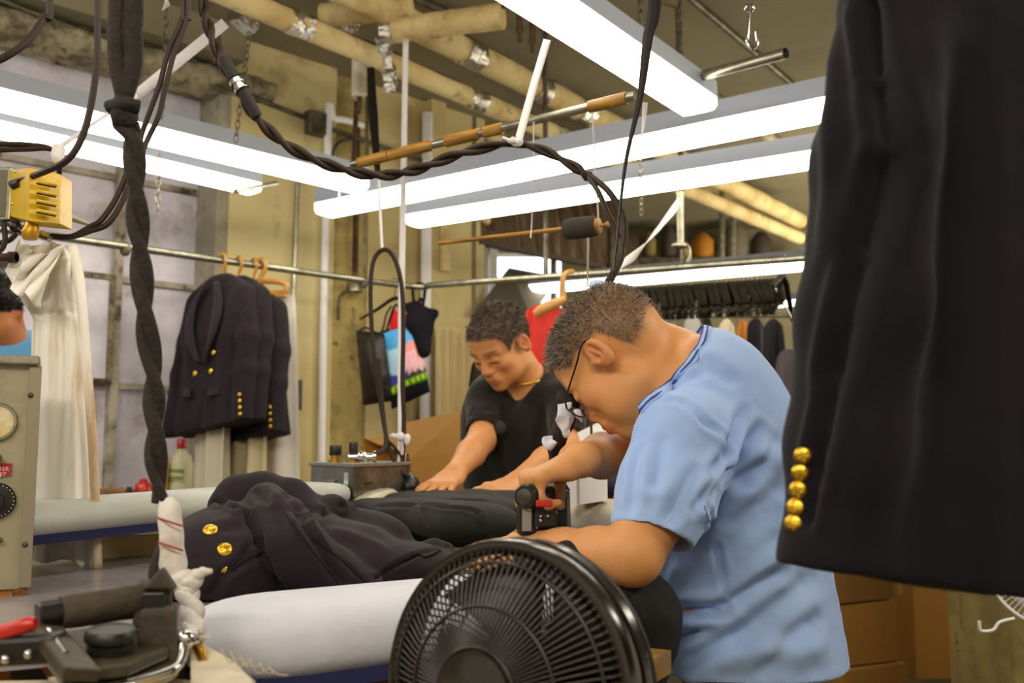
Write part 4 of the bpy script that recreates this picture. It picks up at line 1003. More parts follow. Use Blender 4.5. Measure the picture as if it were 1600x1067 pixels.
# steam box
st = thing('steam_boiler', 'steel steam box with two black-capped valves on top', 'boiler', W(560, 800, 2.6))
fc, lc, rc = W(553, 730, 2.45), W(486, 720, 2.68), W(640, 716, 2.72); zt = 1.163
F_, L_, R__ = [V((p.x, p.y, 0)) for p in (fc, lc, rc)]; B_ = L_+R__-F_
M_dull = mat('dull_box_steel', '7d7c72', .3, .75, col2='55534a', scale=9, col3='6b3f1c', scale3=3.2, lo3=.6, hi3=.7)
zb = 1.0
poly = [F_, R__, B_, L_]
mb = MB().add([p+V((0, 0, zb)) for p in poly]+[p+V((0, 0, zt-.008)) for p in poly], [(3, 2, 1, 0), (4, 5, 6, 7)]+[(i, (i+1) % 4, (i+1) % 4+4, i+4) for i in range(4)])
obj('body', mb, M_dull, st, smooth=False, bevel=.003)
cc = (F_+B_)/2; mb = MB().add([cc+(p-cc)*1.05+V((0, 0, zt-.01)) for p in poly]+[cc+(p-cc)*1.05+V((0, 0, zt)) for p in poly], [(3, 2, 1, 0), (4, 5, 6, 7)]+[(i, (i+1) % 4, (i+1) % 4+4, i+4) for i in range(4)])
obj('lid', mb, mat('lid_steel', '8a887e', .4, .6), st, smooth=False, bevel=.002)
for i in range(3):
    a = L_.lerp(F_, .38)+V((0, 0, 1.115-i*.022)); b = L_.lerp(F_, .62)+V((0, 0, 1.115-i*.022)); nf = (F_-L_).cross(V((0, 0, 1))).normalized()
    mb = MB().tube([a+nf*-.001, b+nf*-.001], .006, 8, flat=(1, 1)); obj('louver', mb, M_dull, st)
obj('latch', MB().bar(L_.lerp(F_, .85)+V((0, -.004, 1.09)), L_.lerp(F_, .85)+V((0, -.004, 1.14)), .012, .006, (0, 1, 0)), M_chrome, st)
def valve(px, py, Y, capr, caph, par):
    p = W(px, py, Y); o = V((p.x, p.y, zt))
    obj('valve_stem', MB().cyl(o, o+V((0, 0, .02)), .012, 14).cyl(o, o+V((0, 0, .006)), .02, 14), M_brass, par)
    obj('valve_cap', MB().lathe([(capr*.93, 0), (capr, .003), (capr, caph-.003), (capr*.93, caph)], o+V((0, 0, .018)), n=18), M_bak, par)
valve(524, 710, 2.62, .016, .026, st); valve(552, 708, 2.58, .0115, .034, st)
o = W(566, 712, 2.56); obj('fitting', MB().cyl(V((o.x-.035, o.y, zt+.015)), V((o.x+.03, o.y, zt+.015)), .009, 12).sph((o.x, o.y, zt+.016), .014, 12, 8).cyl(V((o.x+.01, o.y, zt)), V((o.x+.01, o.y, zt+.012)), .008, 10).cyl(V((o.x+.03, o.y-.004, zt+.015)), V((o.x+.037, o.y-.004, zt+.015)), .015, 12), M_chrome, st)
# hooped cable, far iron
def cable(pts, r, name, label, m=None, n=8, par=None, sm=8):
    mb = MB().tube(catmull(pts, sm), r, n)
    if par is not None: return obj(name, mb, m or M_cable, par)
    return tag(obj(name, mb, m or M_cable), label, 'cable')
hc = thing('hooped_cable', 'black cable looped high in a hoop above the steam box', 'cable', W(620, 700, 2.7))
cable([W(640, 745, 2.7), W(625, 735, 2.68), W(608, 700, 2.68), W(598, 650, 2.7), W(585, 560, 2.7), W(579, 470, 2.7), W(583, 410, 2.7), W(600, 390, 2.7), W(617, 405, 2.7), W(628, 450, 2.7), W(630, 520, 2.7), W(629, 600, 2.7), W(631, 650, 2.7), W(630, 700, 2.7), W(628, 745, 2.72)], .0065, 'power_cord', '', par=hc)
cable([W(576, 712, 2.6), W(592, 708, 2.62), W(603, 690, 2.66), W(598, 640, 2.68), W(592, 560, 2.68)], .006, 'power_cord', '', par=hc)
cable([W(606, 688, 2.69), W(619, 702, 2.69), W(628, 718, 2.7), W(618, 740, 2.66), W(598, 752, 2.6), W(570, 755, 2.5)], .004, 'power_cord', '', par=hc)
fi = thing('steam_iron', 'far dark steam iron standing beside the steel steam box', 'iron', W(635, 795, 2.75))
s = SDF(W(600, 805, 2.9)-V((.05, .3, .02)), W(670, 730, 2.7)+V((.05, .25, .05)), .005)
s.cap(W(633, 752, 2.75), W(640, 775, 2.75), .026, .030, k=.02); s.cap(W(628, 780, 2.78), W(655, 782, 2.70), .018, .02, k=.02); s.ell(W(640, 760, 2.72), (.028, .05, .032), k=.02)
vs, fs = s.mesh(); obj('body', (vs, fs, None), M_bak, fi, angle=180)
obj('cord_wrap', MB().tube(catmull([W(629, 708, 2.72), W(627, 730, 2.73), W(630, 758, 2.75)], 5), [.010, .0125, .011], 10).jitter(.002, 80), M_ribbon, fi)
mb = MB()
for k in range(4): mb.sph(W(612+k*9, 786-(k % 2)*4, 2.66), (.012, .012, .008), 10, 6)
obj('brass_fittings', mb, M_chrome, fi)
obj('soleplate', MB().tube([W(622, 790, 2.70), W(650, 787, 2.85)], .02, 12, flat=(1.5, .35), upv=(0, 0, 1)), M_chrome, fi)
mb = MB().tube(catmull([W(560, 788, 2.42), W(580, 778, 2.5), W(605, 772, 2.6), W(612, 774, 2.65)], 5), [.016, .022, .024, .012], 12, flat=(1.2, .7)).jitter(.003, 40)
tag(obj('foil_iron_shoe', mb, mat('cream_silver', 'cdc9b0', .35, .4)), 'shiny cream bundle lying beside the steam box', 'bundle')
mb = MB().sph(W(625, 682, 2.68), (.013, .01, .012), 10, 8).sph(W(614, 681, 2.68), (.010, .006, .007), 10, 8).sph(W(636, 686, 2.68), (.009, .006, .015), 10, 8).tube([W(626, 680, 2.68), W(628, 710, 2.7)], .006, 8).jitter(.002, 90)
tag(obj('white_bow', mb, M_ribbon), 'white rag knotted round the hooped cable', 'rag')

# ---- window sill clutter ----
def lotion(px, Y, name, label, body, cap, h=.19, r=.045, lab=None):
    p = PA(tA(px, .06), .06, .985); t = thing(name, label, 'bottle', p)
    obj('bottle_body', MB().lathe([(r*.9, 0), (r, .01), (r, h*.55), (r*.8, h*.72), (r*.35, h*.82), (r*.33, h*.86)], p, n=20), body, t)
    obj('cap', MB().lathe([(r*.4, 0), (r*.42, .005), (r*.42, h*.14), (r*.3, h*.18)], p+V((0, 0, h*.85)), n=16), cap, t)
    if lab: obj('paper_label', MB().surf(lambda u, v: p+V((math.cos(-2.6+u*1.6)*r*1.02, math.sin(-2.6+u*1.6)*r*1.02, h*(.1+.38*v))), 12, 2), lab, t)
    return t
lotion(287, 4, 'lotion_bottle', 'cream bottle with red cap and green label on the sill', mat('cream_plastic', 'd8d3a8', .4), M_red, .25, .055, mat('green_white_label', 'd5d5b0', .5, col2='8a9a4a', scale=30, lo=.5, hi=.52, stretch=(.2, .2, 1)))
lotion(258, 4, 'sauce_bottle', 'narrow yellow bottle with red cap behind the dark cord', mat('yellow_liquid', 'c9a020', .3), M_red, .24, .028)
p = PA(tA(230, .05), .05, .985); t = thing('red_pot', 'small red pot with rounded lid on the sill', 'pot', p)
obj('pot_body', MB().lathe([(.034, 0), (.038, .01), (.038, .05), (.03, .06)], p, n=18), M_red, t); obj('lid', MB().lathe([(.02, .058), (.02, .072), (.012, .08)], p, n=14), M_red, t)
p = PA(tA(172, .06), .06, 1.0); mb = MB().surf(lambda u, v: p+V(((u-.5)*.2, (v-.5)*.12, .03*math.sin(u*3)-.01*u)), 10, 6, thick=.01); tag(obj('bent_card', mb, M_cardd), 'curled piece of brown card on the sill beside stained cloth', 'card')
for i, px in enumerate((195, 208, 245)):
    p = PA(tA(px, .05), .05, .985); tag(obj('small_jar', MB().lathe([(.016, 0), (.018, .006), (.018, .03), (.012, .036), (.012, .045)], p, n=12), mat('dark_jar', '352b1f', .4) if i else mat('tan_jar', '9c7b4a', .5)), ['tan little jar on the sill beside curled card', 'dark little jar on the sill left of the red pot', 'dark little jar on the sill right of the red pot'][i], 'jar')
# ------------------------------------------------------------------ people
from mathutils.bvhtree import BVHTree
M_skin = mat('skin', 'c98f5e', .5, attr='Col', sss=.05, bump=.12, bscale=320, spec=.45)
def bvh_of(vs, fs): return BVHTree.FromPolygons([tuple(p) for p in vs], [tuple(int(i) for i in f) for f in fs])
def hit(bvh, px, py):
    d = (W(px, py, 1)-V((0, 0, CAMZ))).normalized(); r = bvh.ray_cast(V((0, 0, CAMZ)), d)
    return (r[0], r[1]) if r[0] is not None else (None, None)
def creases(vs, fs, lst):
    N = vnormals(vs, fs); b = bvh_of(vs, fs)
    for a, c, w_, amp in lst:
        pts = [hit(b, lerp(a[0], c[0], t), lerp(a[1], c[1], t))[0] for t in (0, .5, 1)]
        pts = [p for p in pts if p is not None]
        if len(pts) >= 2:
            P_ = np.array([tuple(p) for p in pts]); d = np.full(len(vs), 9.); 
            for i in range(len(P_)-1):
                ba = P_[i+1]-P_[i]; t = np.clip(((vs-P_[i])@ba)/max(ba@ba, 1e-9), 0, 1); d = np.minimum(d, np.linalg.norm(vs-(P_[i]+t[:, None]*ba), axis=1))
            L_ = max(np.linalg.norm(P_[-1]-P_[0]), 1e-6); s_ = ((vs-P_[0])@(P_[-1]-P_[0]))/L_**2; e = np.clip(np.minimum(s_+.12, 1.12-s_)/.25, 0, 1)
            vs = vs+N*(amp*e*(np.exp(-(d/w_)**2)-.45*np.exp(-((d-1.9*w_)/w_)**2)))[:, None]
    return vs
def seam_line(b, pxs, r, name, m, parent, lift=.0008, n=30):
    pts = []; cs = catmull([V((x, y, 0)) for x, y in pxs], 8)
    for c in cs:
        p, nn = hit(b, c.x, c.y)
        if p is not None and (not pts or (p-pts[-1]).length < .06): pts.append(p+nn*lift)
    if len(pts) > 2: return obj(name, MB().tube(pts, r, 5), m, parent)

def head_frame(theta_dir, phi):
    h = V((theta_dir[0], theta_dir[1], 0)).normalized(); f = h*math.cos(phi)-V((0, 0, 1))*math.sin(phi); u = h*math.sin(phi)+V((0, 0, 1))*math.cos(phi)
    return f, u.cross(f), u           # forward, left, up
def sdf_head(s, C, fr, sc=1.0, face=1.0, nose=1.0):
    f, l, u = fr; R = Matrix((f, l, u)).transposed()
    P = lambda x, y, z: C+f*(x*sc)+l*(y*sc)+u*(z*sc)
    E = lambda x, y, z, r, k=.02, op='add', rot=None: s.ell(P(x, y, z), [q*sc for q in r], (R @ rot) if rot else R, k*sc, op)
    K = lambda a, b, ra, rb, k=.015, op='add': s.cap(P(*a), P(*b), ra*sc, rb*sc, k*sc, op)
    E(-.012, 0, .045, (.098, .076, .082)); E(-.04, 0, .02, (.066, .069, .07)); E(.045, 0, .045, (.048, .060, .055), .03)
    E(.045, 0, -.02, (.045, .056, .068), .03)
    for y in (-1, 1):
        E(.060, y*.040, -.022, (.026, .022, .022), .02); E(.02, y*.045, -.06, (.045, .022, .032), .025)
    E(.040, 0, -.078, (.048, .046, .032), .03); E(.078, 0, -.094, (.018, .022, .018), .02)
    for y in (-1, 1):
        K((.092, y*.012, .026), (.078, y*.048, .024), .009, .008, .014)
        E(.100, y*.032, .004, (.014, .018, .013), .012, 'sub')
        E(.080, y*.032, .003, (.0145, .0165, .0145), .004)
        K((.092, y*.018, -.002), (.089, y*.046, -.002), .0035, .003, .004)
    K((.092, 0, .016), (.108*nose, 0, -.024), .009, .012, .012); E(.108*nose, 0, -.028, (.013, .013, .011), .008)
    for y in (-1, 1):
        E(.098, y*.014, -.032, (.011, .009, .009), .006); E(.104, y*.007, -.039, (.005, .004, .004), .003, 'sub')
    E(.085, 0, -.058, (.022, .030, .022), .015)
    for y in (-1, 1):
        K((.1045, 0, -.0545), (.097, y*.020, -.059), .0050, .0025, .005); K((.1025, 0, -.0655), (.096, y*.018, -.0625), .0062, .003, .005)
        K((.1095, 0, -.0600), (.100, y*.023, -.061), .0016, .0014, .002, 'sub')
        K((.10, y*.02, -.036), (.088, y*.033, -.06), .0022, .001, .008, 'sub')
        # ears
        er = Matrix.Rotation(-y*.35, 3, 'Z') @ Matrix.Rotation(.22, 3, 'Y')
        E(-.008, y*.083, .0, (.021, .0085, .036), .006, 'add', er)
        E(-.004, y*.0945, .004, (.0125, .0125, .023), .002, 'sub', er)
        K((-.012, y*.087, .022), (-.018, y*.089, -.004), .0028, .0024, .003); K((-.002, y*.084, .014), (-.008, y*.086, -.01), .0028, .0024, .003)
        E(.001, y*.087, -.006, (.0055, .008, .008), .003, 'sub', er); E(.012, y*.080, -.004, (.004, .004, .007), .004)
    return P
def hand(s, Wp, d, back, side, curl=(.15, .15, .1), spread=.16, sc=1.0, thumb=None, fcurl=None, k=.006):
    """Wp wrist, d finger direction, back = back-of-hand normal, side=+1/-1 chooses where the thumb lies"""
    d = V(d).normalized(); back = V(back); back = (back-d*back.dot(d)).normalized(); t = d.cross(back)*side
    P = lambda x, y, z: V(Wp)+d*(x*sc)+t*(y*sc)+back*(z*sc)
    s.cap(P(-.012, .006, 0), P(-.012, -.006, 0), .022*sc, .022*sc, .02)
    ys = (.030, .010, -.011, -.030); L = ((.040, .025, .020), (.044, .028, .021), (.041, .026, .020), (.032, .020, .018)); kx = (.090, .094, .089, .081)
    for i, y in enumerate(ys): s.cap(P(.005, y*.55, -.003), P(kx[i], y, .0), .0155*sc, .0115*sc, .016)
    s.cap(P(.03, -.02, -.006), P(.03, .02, -.006), .015*sc, .017*sc, .016)
    nails = []
    for i, y in enumerate(ys):
        a = -spread*(i-1.5)*.55; c = fcurl[i] if fcurl else curl
        p = P(kx[i], y, 0); dd = (d*math.cos(a)+t*math.sin(a)); ang = 0; r = (.0098, .0098, .0094, .0084)[i]
        s.ell(p, [.0118*sc]*3, None, .008)
        for j in range(3):
            ang += c[j]; v = dd*math.cos(ang)-back*math.sin(ang); q = p+v*(L[i][j]*sc)
            s.cap(p, q, r*sc*(1-.06*j), r*sc*(.94-.07*j), k); 
            if j < 2: s.ell(q, [r*sc*1.02]*3, None, .004)
            p = q
        nails.append((p-v*(.004*sc), v, dd.cross(v) if False else (back*math.cos(ang)+dd*math.sin(ang))))
    tp = thumb or ((.022, .022, -.008), (.050, .048, -.014), (.078, .060, -.016), (.100, .062, -.016))
    s.cap(P(*tp[0]), P(*tp[1]), .017*sc, .0125*sc, .014); s.cap(P(*tp[1]), P(*tp[2]), .0122*sc, .0108*sc, k); s.cap(P(*tp[2]), P(*tp[3]), .0110*sc, .0092*sc, k)
    v = (P(*tp[3])-P(*tp[2])).normalized(); nails.append((P(*tp[3])-v*.003, v, (t*.4+back*.9).normalized()))
    return nails
def torso(s, st, lat, Yc, grow=0, k=.02, n=4):
    P_ = [(W(a[0], a[1], a[4] if len(a) > 4 else Yc), a[2]+grow, a[3]) for a in st]
    for i in range(len(P_)-1):
        for j in range(n):
            t = j/n; c = P_[i][0].lerp(P_[i+1][0], t); r = lerp(P_[i][1], P_[i+1][1], t); hw = lerp(P_[i][2], P_[i+1][2], t)
            s.cap(c-lat*hw, c+lat*hw, r, r, k)
def skincols(vs, P, fr, C, sc, base, hairfn, hairc, seed=1, lips=True):
    """per-vertex skin tones; hairfn(x,y,z)->0..1 scalp darkness"""
    f, l, u = fr; q = vs-np.array(tuple(C)); x = q@np.array(tuple(f))/sc; y = q@np.array(tuple(l))/sc; z = q@np.array(tuple(u))/sc
    b = np.array(lin(base)[:3]); c = np.tile(b, (len(vs), 1)); n = nz(vs, 45, seed)*.5+nz(vs, 160, seed+1)*.25
    c *= (1+.10*n)[:, None]
    red = np.array(lin('b5603c')[:3])
    inhead = (np.abs(x) < .13) & (np.abs(y) < .11) & (np.abs(z) < .15)
    def mix(w_, col): nonlocal c; w_ = np.clip(w_, 0, 1)[:, None]; c = c*(1-w_)+np.array(col)*w_
    mix(np.exp(-(((np.abs(y)-.088)/.012)**2+((x+.005)/.03)**2+(z/.04)**2))*.55*inhead, red)
    mix(np.exp(-(((x-.108)/.02)**2+(y/.018)**2+((z+.028)/.018)**2))*.5, red)
    mix(np.exp(-(((x-.065)/.03)**2+((np.abs(y)-.045)/.02)**2+((z+.03)/.022)**2))*.35, red)
    if lips: mix(np.exp(-(((x-.103)/.012)**2+(y/.020)**4+((z+.060)/.0075)**4))*.8, lin('9c4f3c')[:3])
    mix(np.exp(-(((x-.09)/.02)**2+((np.abs(y)-.032)/.016)**4+((z+.003)/.0035)**2))*.85, lin('2a1712')[:3])      # lash line
    mix(np.exp(-(((x-.088)/.03)**2+((np.abs(y)-.032)/.024)**4+((z-.030-.05*(np.abs(y)-.032)*0)/.0048)**2))*.8*(inhead), lin('2f211a')[:3])  # brows
    h = np.clip(hairfn(x, y, z), 0, 1)*inhead; mix(h, lin(hairc)[:3])
    return np.concatenate([c, np.ones((len(vs), 1))], 1), h, (x, y, z)
def hair_strands(vs, N, h, loc, fr, dens, length, r, seed, name, mats, parent, comb=(-.6, 0, -.3), spike=.6):
    rg = np.random.default_rng(seed); idx = np.nonzero(h > .5)[0]
    if not len(idx): return
    pick = rg.choice(idx, size=dens); f, l, u = [np.array(tuple(a)) for a in fr]
    mb = MB(); x, y, z = loc
    cd_ = f*comb[0]+l*comb[1]+u*comb[2]
    vs2 = []; fs2 = []; mi = []
    for k, i in enumerate(pick):
        p = vs[i]+rg.normal(size=3)*.0018; n = N[i]; L = length(x[i], y[i], z[i])*rg.uniform(.6, 1.15)
        d = n*spike+cd_*(1-spike*.4)+rg.normal(size=3)*.22; d /= np.linalg.norm(d); d2 = d*.65+cd_*.35-n*.12+rg.normal(size=3)*.12; d2 /= np.linalg.norm(d2)
        s_ = np.cross(d, rg.normal(size=3)); s_ /= max(np.linalg.norm(s_), 1e-6); a = p-n*.002; b = p+d*L*.5; c = b+d2*L*.5
        o = len(vs2); vs2 += [a-s_*r, a+s_*r, b-s_*r*.8, b+s_*r*.8, c]; fs2 += [(o, o+1, o+3, o+2), (o+2, o+3, o+4)]; m_ = int(rg.integers(0, len(mats))); mi += [m_, m_]
    mb.v = [V(p) for p in vs2]; mb.f = fs2; mb.mi = mi
    return obj(name, mb, mats, parent, angle=180)
def leather_shoes(par, pts, yaw):
    for p in pts:
        mb = MB().sph(V((0, -.06, .045)), (.05, .14, .045), 14, 8).box((0, -.05, .012), (.09, .26, .024)).sph(V((0, .05, .07)), (.045, .05, .06), 12, 8); mb.xf(Matrix.Translation(V(p)) @ rotz(yaw)); obj('shoe', mb, M_bak, par)

# ================= near man ===================================
NM = thing('person', 'balding grey-haired man in light blue t-shirt and glasses bending over a hand iron', 'person', (W(1165, 1100, 1.75).x, 1.75, 0))
thb = math.radians(14); LATN = V((-math.sin(thb), -math.cos(thb), 0))
ST = [(1172, 1180, .150, .05), (1170, 1110, .158, .05), (1164, 1050, .160, .05), (1155, 980, .157, .05), (1147, 900, .150, .06), (1140, 820, .146, .07), (1132, 740, .138, .08), (1122, 670, .124, .10), (1108, 615, .098, .11), (1090, 592, .075, .09)]
fr = head_frame((-math.cos(math.radians(33)), math.sin(math.radians(33))), math.radians(50))
HC = W(966, 562, 1.675); hs = .985
s = SDF((-.12, 1.30, .84), (.54, 2.10, 1.50), .0027)
torso(s, ST, LATN, 1.76, -.016)
PN = sdf_head(s, HC, fr, hs, nose=.93)
s.chain([W(990, 562, 1.69), W(1035, 572, 1.71), W(1085, 610, 1.75)], [.066, .066, .085], k=.03)
s.cap(W(1015, 610, 1.66), W(1080, 650, 1.70), .05, .07, k=.03)
# left arm (near)
E_ = W(988, 868, 1.44); S_ = W(1072, 690, 1.53); WR = W(815, 853, 1.60)
s.chain([S_, W(1040, 770, 1.49), E_], [.058, .052, .042], k=.02)
s.chain([E_, W(935, 868, 1.49), W(880, 862, 1.54), WR], [.040, .0405, .034, .0235], k=.015)
nl = hand(s, WR, W(735, 858, 1.72)-WR, (0, -.25, 1), -1, curl=(.22, .15, .1), sc=.98)
# right arm (far)
E2 = W(1035, 702, 1.90); S2 = W(1090, 640, 1.98); WR2 = W(907, 719, 1.60)
s.chain([S2, E2], [.055, .046], k=.02)
s.chain([E2, W(985, 702, 1.82), W(940, 712, 1.745), WR2], [.044, .044, .038, .0265], k=.015)
grip = [(1.0, 1.05, .7), (1.05, 1.05, .7), (1.08, 1.05, .75), (1.1, 1.05, .8)]
dH = W(850, 740, 1.585)-WR2
nr = hand(s, WR2, dH, (-.25, -.10, 1), 1, fcurl=grip, sc=.95, thumb=((.018, .022, -.008), (.032, .040, -.020), (.040, .046, -.046), (.046, .044, -.068)))
vs, fs = s.mesh(1); N_ = vnormals(vs, fs)
bN = bvh_of(vs, fs)
def hairN(x, y, z):
    line = np.interp(x, [-.12, -.10, -.08, -.05, -.03, .02, .045, .062, .078, .1], [.012, -.012, -.032, -.040, .018, .026, .022, .040, .066, .075])
    e_ = np.sqrt((x/.115)**2+(y/.09)**2+((z-.03)/.11)**2)
    h = np.clip((z-line)/.022, 0, 1)*(e_ < 1.12); return h*.9
cols, h, loc = skincols(vs, PN, fr, HC, hs, 'd9995c', hairN, '7a6046')
bald = np.exp(-(((loc[0]+.015)/.035)**2+((loc[1]-.012)/.035)**2+((loc[2]-.125)/.03)**2))
sk = np.array(lin('b9774a')[:3]); w_ = (bald*.75)[:, None]; cols[:, :3] = cols[:, :3]*(1-w_)+sk*w_
obj('body', (vs, fs, cols), M_skin, NM, angle=180)
M_h1 = mat('hair_dark', '2b2018', .5); M_h2 = mat('hair_brown', '4b3828', .5); M_h3 = mat('hair_grey', '8f8474', .5); M_h4 = mat('hair_light_grey', 'b3aa9c', .5)
hd_ = h*(rng.uniform(size=len(h)) > bald*.8)
hair_strands(vs, N_, hd_, loc, fr, 17000, lambda x, y, z: interp([-.1, -.04, .04, .1], [.007, .010, .017, .020], x)*interp([-.06, .03, .1], [.5, .75, 1.1], z), .00038, 3, 'hair', [M_h1, M_h2, M_h2, M_h3, M_h3, M_h3, M_h4, M_h4], NM, comb=(.15, 0, -.35), spike=.75)
def nail_obj(nails, which, par, sc=.0055):
    for i in which:
        p, d, up = nails[i]; d = V(d).normalized(); up = (V(up)-d*V(up).dot(d)).normalized(); sd = d.cross(up); R = Matrix((d, sd, up)).transposed()
        obj('fingernail', MB().sph(V(p)+up*.0062, (.0062, .0045, .0016), 10, 6, R), mat('fingernail', 'e2ae8c', .25), par)
nail_obj(nl, (0, 1, 4), NM); nail_obj(nr, (4,), NM)
# shirt
M_shirt = mat('light_blue_cotton', 'a9c6f3', .85, col2='9bbaee', scale=3, bump=.18, bscale=500, sheen=.2, spec=.2)
M_trim = mat('dark_blue_trim', '3d4c92', .8)
s = SDF((-.02, 1.28, .80), (.60, 2.16, 1.48), .0045)
torso(s, ST, LATN, 1.76, .0, k=.02, n=5)
S_s, E_s = W(1068, 690, 1.53), W(1014, 852, 1.455)
s.chain([W(1090, 640, 1.62), S_s, W(1040, 770, 1.49), E_s], [.07, .073, .068, .060], k=.03)
s.chain([W(1095, 630, 1.90), W(1085, 645, 1.97), W(1030, 705, 1.91), W(1005, 712, 1.87)], [.07, .07, .062, .058], k=.03)
s.chain([W(1035, 615, 1.70), W(1090, 600, 1.74)], [.085, .09], k=.03)
dS = (E_s-S_s).normalized()
# hem cut of the near sleeve, hollow inside
dcut = V((W(1012, 836, 1.45)-W(1030, 770, 1.47))).normalized()
s.cap(S_s, E_s+dS*.06, .064, .053, k=0, op='sub') if False else None
s.cut(W(1015, 835, 1.45), W(1015, 835, 1.45)+dcut*.09, .085)
s.cap(W(1043, 765, 1.49), E_s+dS*.07, .052, .0505, k=.004, op='sub')
# far sleeve end
s.half(W(1000, 712, 1.85), (W(985, 712, 1.82)-W(1035, 705, 1.90)), W(940, 790, 1.70), W(1010, 630, 2.1), 0)
# neckline
nc = W(1046, 590, 1.72); cutn = V((-.78, -.02, .60)).normalized()
s.half(nc, cutn, nc-V((.16, .2, .16)), nc+V((.11, .2, .2)), .004)
s.cap(nc-cutn*.045, nc+cutn*.1, .070, .080, k=.004, op='sub')
s.half((0, 0, .842), (0, 0, -1), (-.1, 1.2, .7), (.7, 2.2, .842), 0)
s.cap((W(1168, 1100, 1.76).x, 1.76, .7), (W(1168, 1100, 1.76).x, 1.76, .87), .15, .14, k=.01, op='sub')
vs, fs = s.mesh(2); N_ = vnormals(vs, fs)
body_w = np.clip((vs[:, 2]-.8)/.1, 0, 1)
vs = vs+N_*(.0022*nz(vs*np.array([1.0, 1, .8]), 34, 5)+.0012*nz(vs, 85, 9))[:, None]
CR = [((1018, 960), (1130, 948), .010, -0.0180), ((1020, 1012), (1135, 955), .011, -0.0150), ((1130, 948), (1222, 885), .013, -0.0150), ((1025, 985), (1110, 968), .010, 0.0120),
      ((1100, 785), (1190, 668), .012, -0.0135), ((1112, 800), (1215, 690), .012, -0.0105), ((1118, 740), (1165, 640), .010, -0.0090), ((1105, 792), (1135, 930), .006, -0.0053),
      ((1000, 700), (985, 800), .009, -0.0075), ((1035, 690), (1010, 815), .010, -0.0075), ((1090, 730), (1045, 815), .010, -0.0090), ((1120, 720), (1080, 800), .008, -0.0105),
      ((1110, 870), (1210, 790), .016, -0.0105), ((1140, 940), (1235, 850), .016, 0.0105), ((1150, 1000), (1270, 900), .018, -0.0105), ((1040, 1050), (1160, 985), .014, -0.0105), ((1190, 1050), (1275, 960), .016, -0.0090),
      ((1015, 905), (1050, 945), .010, -0.0120), ((1060, 880), (1040, 935), .012, 0.0090), ((1090, 560), (1150, 600), .012, -0.0060), ((1060, 600), (1100, 580), .010, -0.0060), ((1010, 625), (1065, 627), .006, -0.0060), ((1065, 627), (1140, 695), .006, -0.0075), ((1140, 695), (1122, 770), .007, -0.0090),
      ((1160, 700), (1230, 720), .016, 0.0075), ((1130, 820), (1225, 760), .014, -0.0075), ((1100, 1030), (1290, 1010), .02, 0.0090)]
vs = creases(vs, fs, CR)
obj('t_shirt', (vs, fs, None), M_shirt, NM, angle=180)
bS = bvh_of(vs, fs)
seam_line(bS, [(1008, 628), (1040, 620), (1080, 638), (1125, 675), (1141, 705), (1140, 730)], .0014, 'sleeve_seam', mat('seam_blue', '6f8fc8', .8), NM)
seam_line(bS, [(1100, 790), (1118, 850), (1133, 930), (1128, 1000), (1126, 1060)], .001, 'side_seam', mat('seam_blue', '6f8fc8', .8), NM)
seam_line(bS, [(957, 815), (1000, 823), (1040, 828), (1083, 834)], .0009, 'sleeve_hem', mat('seam_blue', '6f8fc8', .8), NM)
# ribbed collar band
e1_ = (W(1104, 524, 1.76)-W(992, 652, 1.68)); cc_ = (W(1104, 524, 1.76)+W(992, 652, 1.68))/2
e1n = e1_.normalized(); e2n = cutn.cross(e1n).normalized(); cutn2 = e1n.cross(e2n)
if cutn2.dot(cutn) < 0: cutn2 = -cutn2
cam0 = V((0, 0, CAMZ))
def first(px, py):
    p1, n1 = hit(bS, px, py); p2, n2 = hit(bN, px, py)
    if p1 is None: return None
    return (p1, n1) if (p2 is None or (p1-cam0).length < (p2-cam0).length) else None
rim = []
for x0, y0 in ((1090, 503), (1078, 515), (1062, 528), (1046, 541), (1030, 556), (1016, 573), (1003, 590), (992, 608), (982, 625)):
    for st_ in range(60):
        q = first(x0+st_*1.5*.8, y0+st_*1.5*.6)
        if q: rim.append(q[0]+q[1]*.001); break
if len(rim) > 3:
    mid = (rim[0]+rim[-1])/2; e1n = (rim[0]-rim[-1]).normalized(); md = rim[len(rim)//2]-mid; md -= e1n*md.dot(e1n)
    up_ = cutn-e1n*cutn.dot(e1n); up_.normalize(); lat_ = up_.cross(e1n).normalized(); lat_ = lat_ if lat_.dot(md) > 0 else -lat_
    far = [p-lat_*(2*(p-mid).dot(lat_)) for p in rim[1:-1]][::-1]; loop = catmull(rim+far, 5, closed=True); nL = len(loop)
    cen_ = sum(loop, V((0, 0, 0)))/nL
    def band(u, v):
        p = loop[int(round(u*nL)) % nL]; o = (p-cen_); o -= up_*o.dot(up_); o.normalize(); return p+up_*(.012*v-.004)-o*(.010*v-.003)
    obj('collar_band', MB().surf(band, nL, 3, thick=.0025), M_shirt, NM, angle=180)
    def trim(i, h, w_): p = band(i/nL, h); o = (p-cen_); o -= up_*o.dot(up_); o.normalize(); return p+o*w_+up_*.001
    for v, w_ in ((.98, .0005), (.55, .0030)): obj('collar_trim', MB().tube([trim(i, v, w_) for i in range(nL)], .0019, 6, closed=True), M_trim, NM)
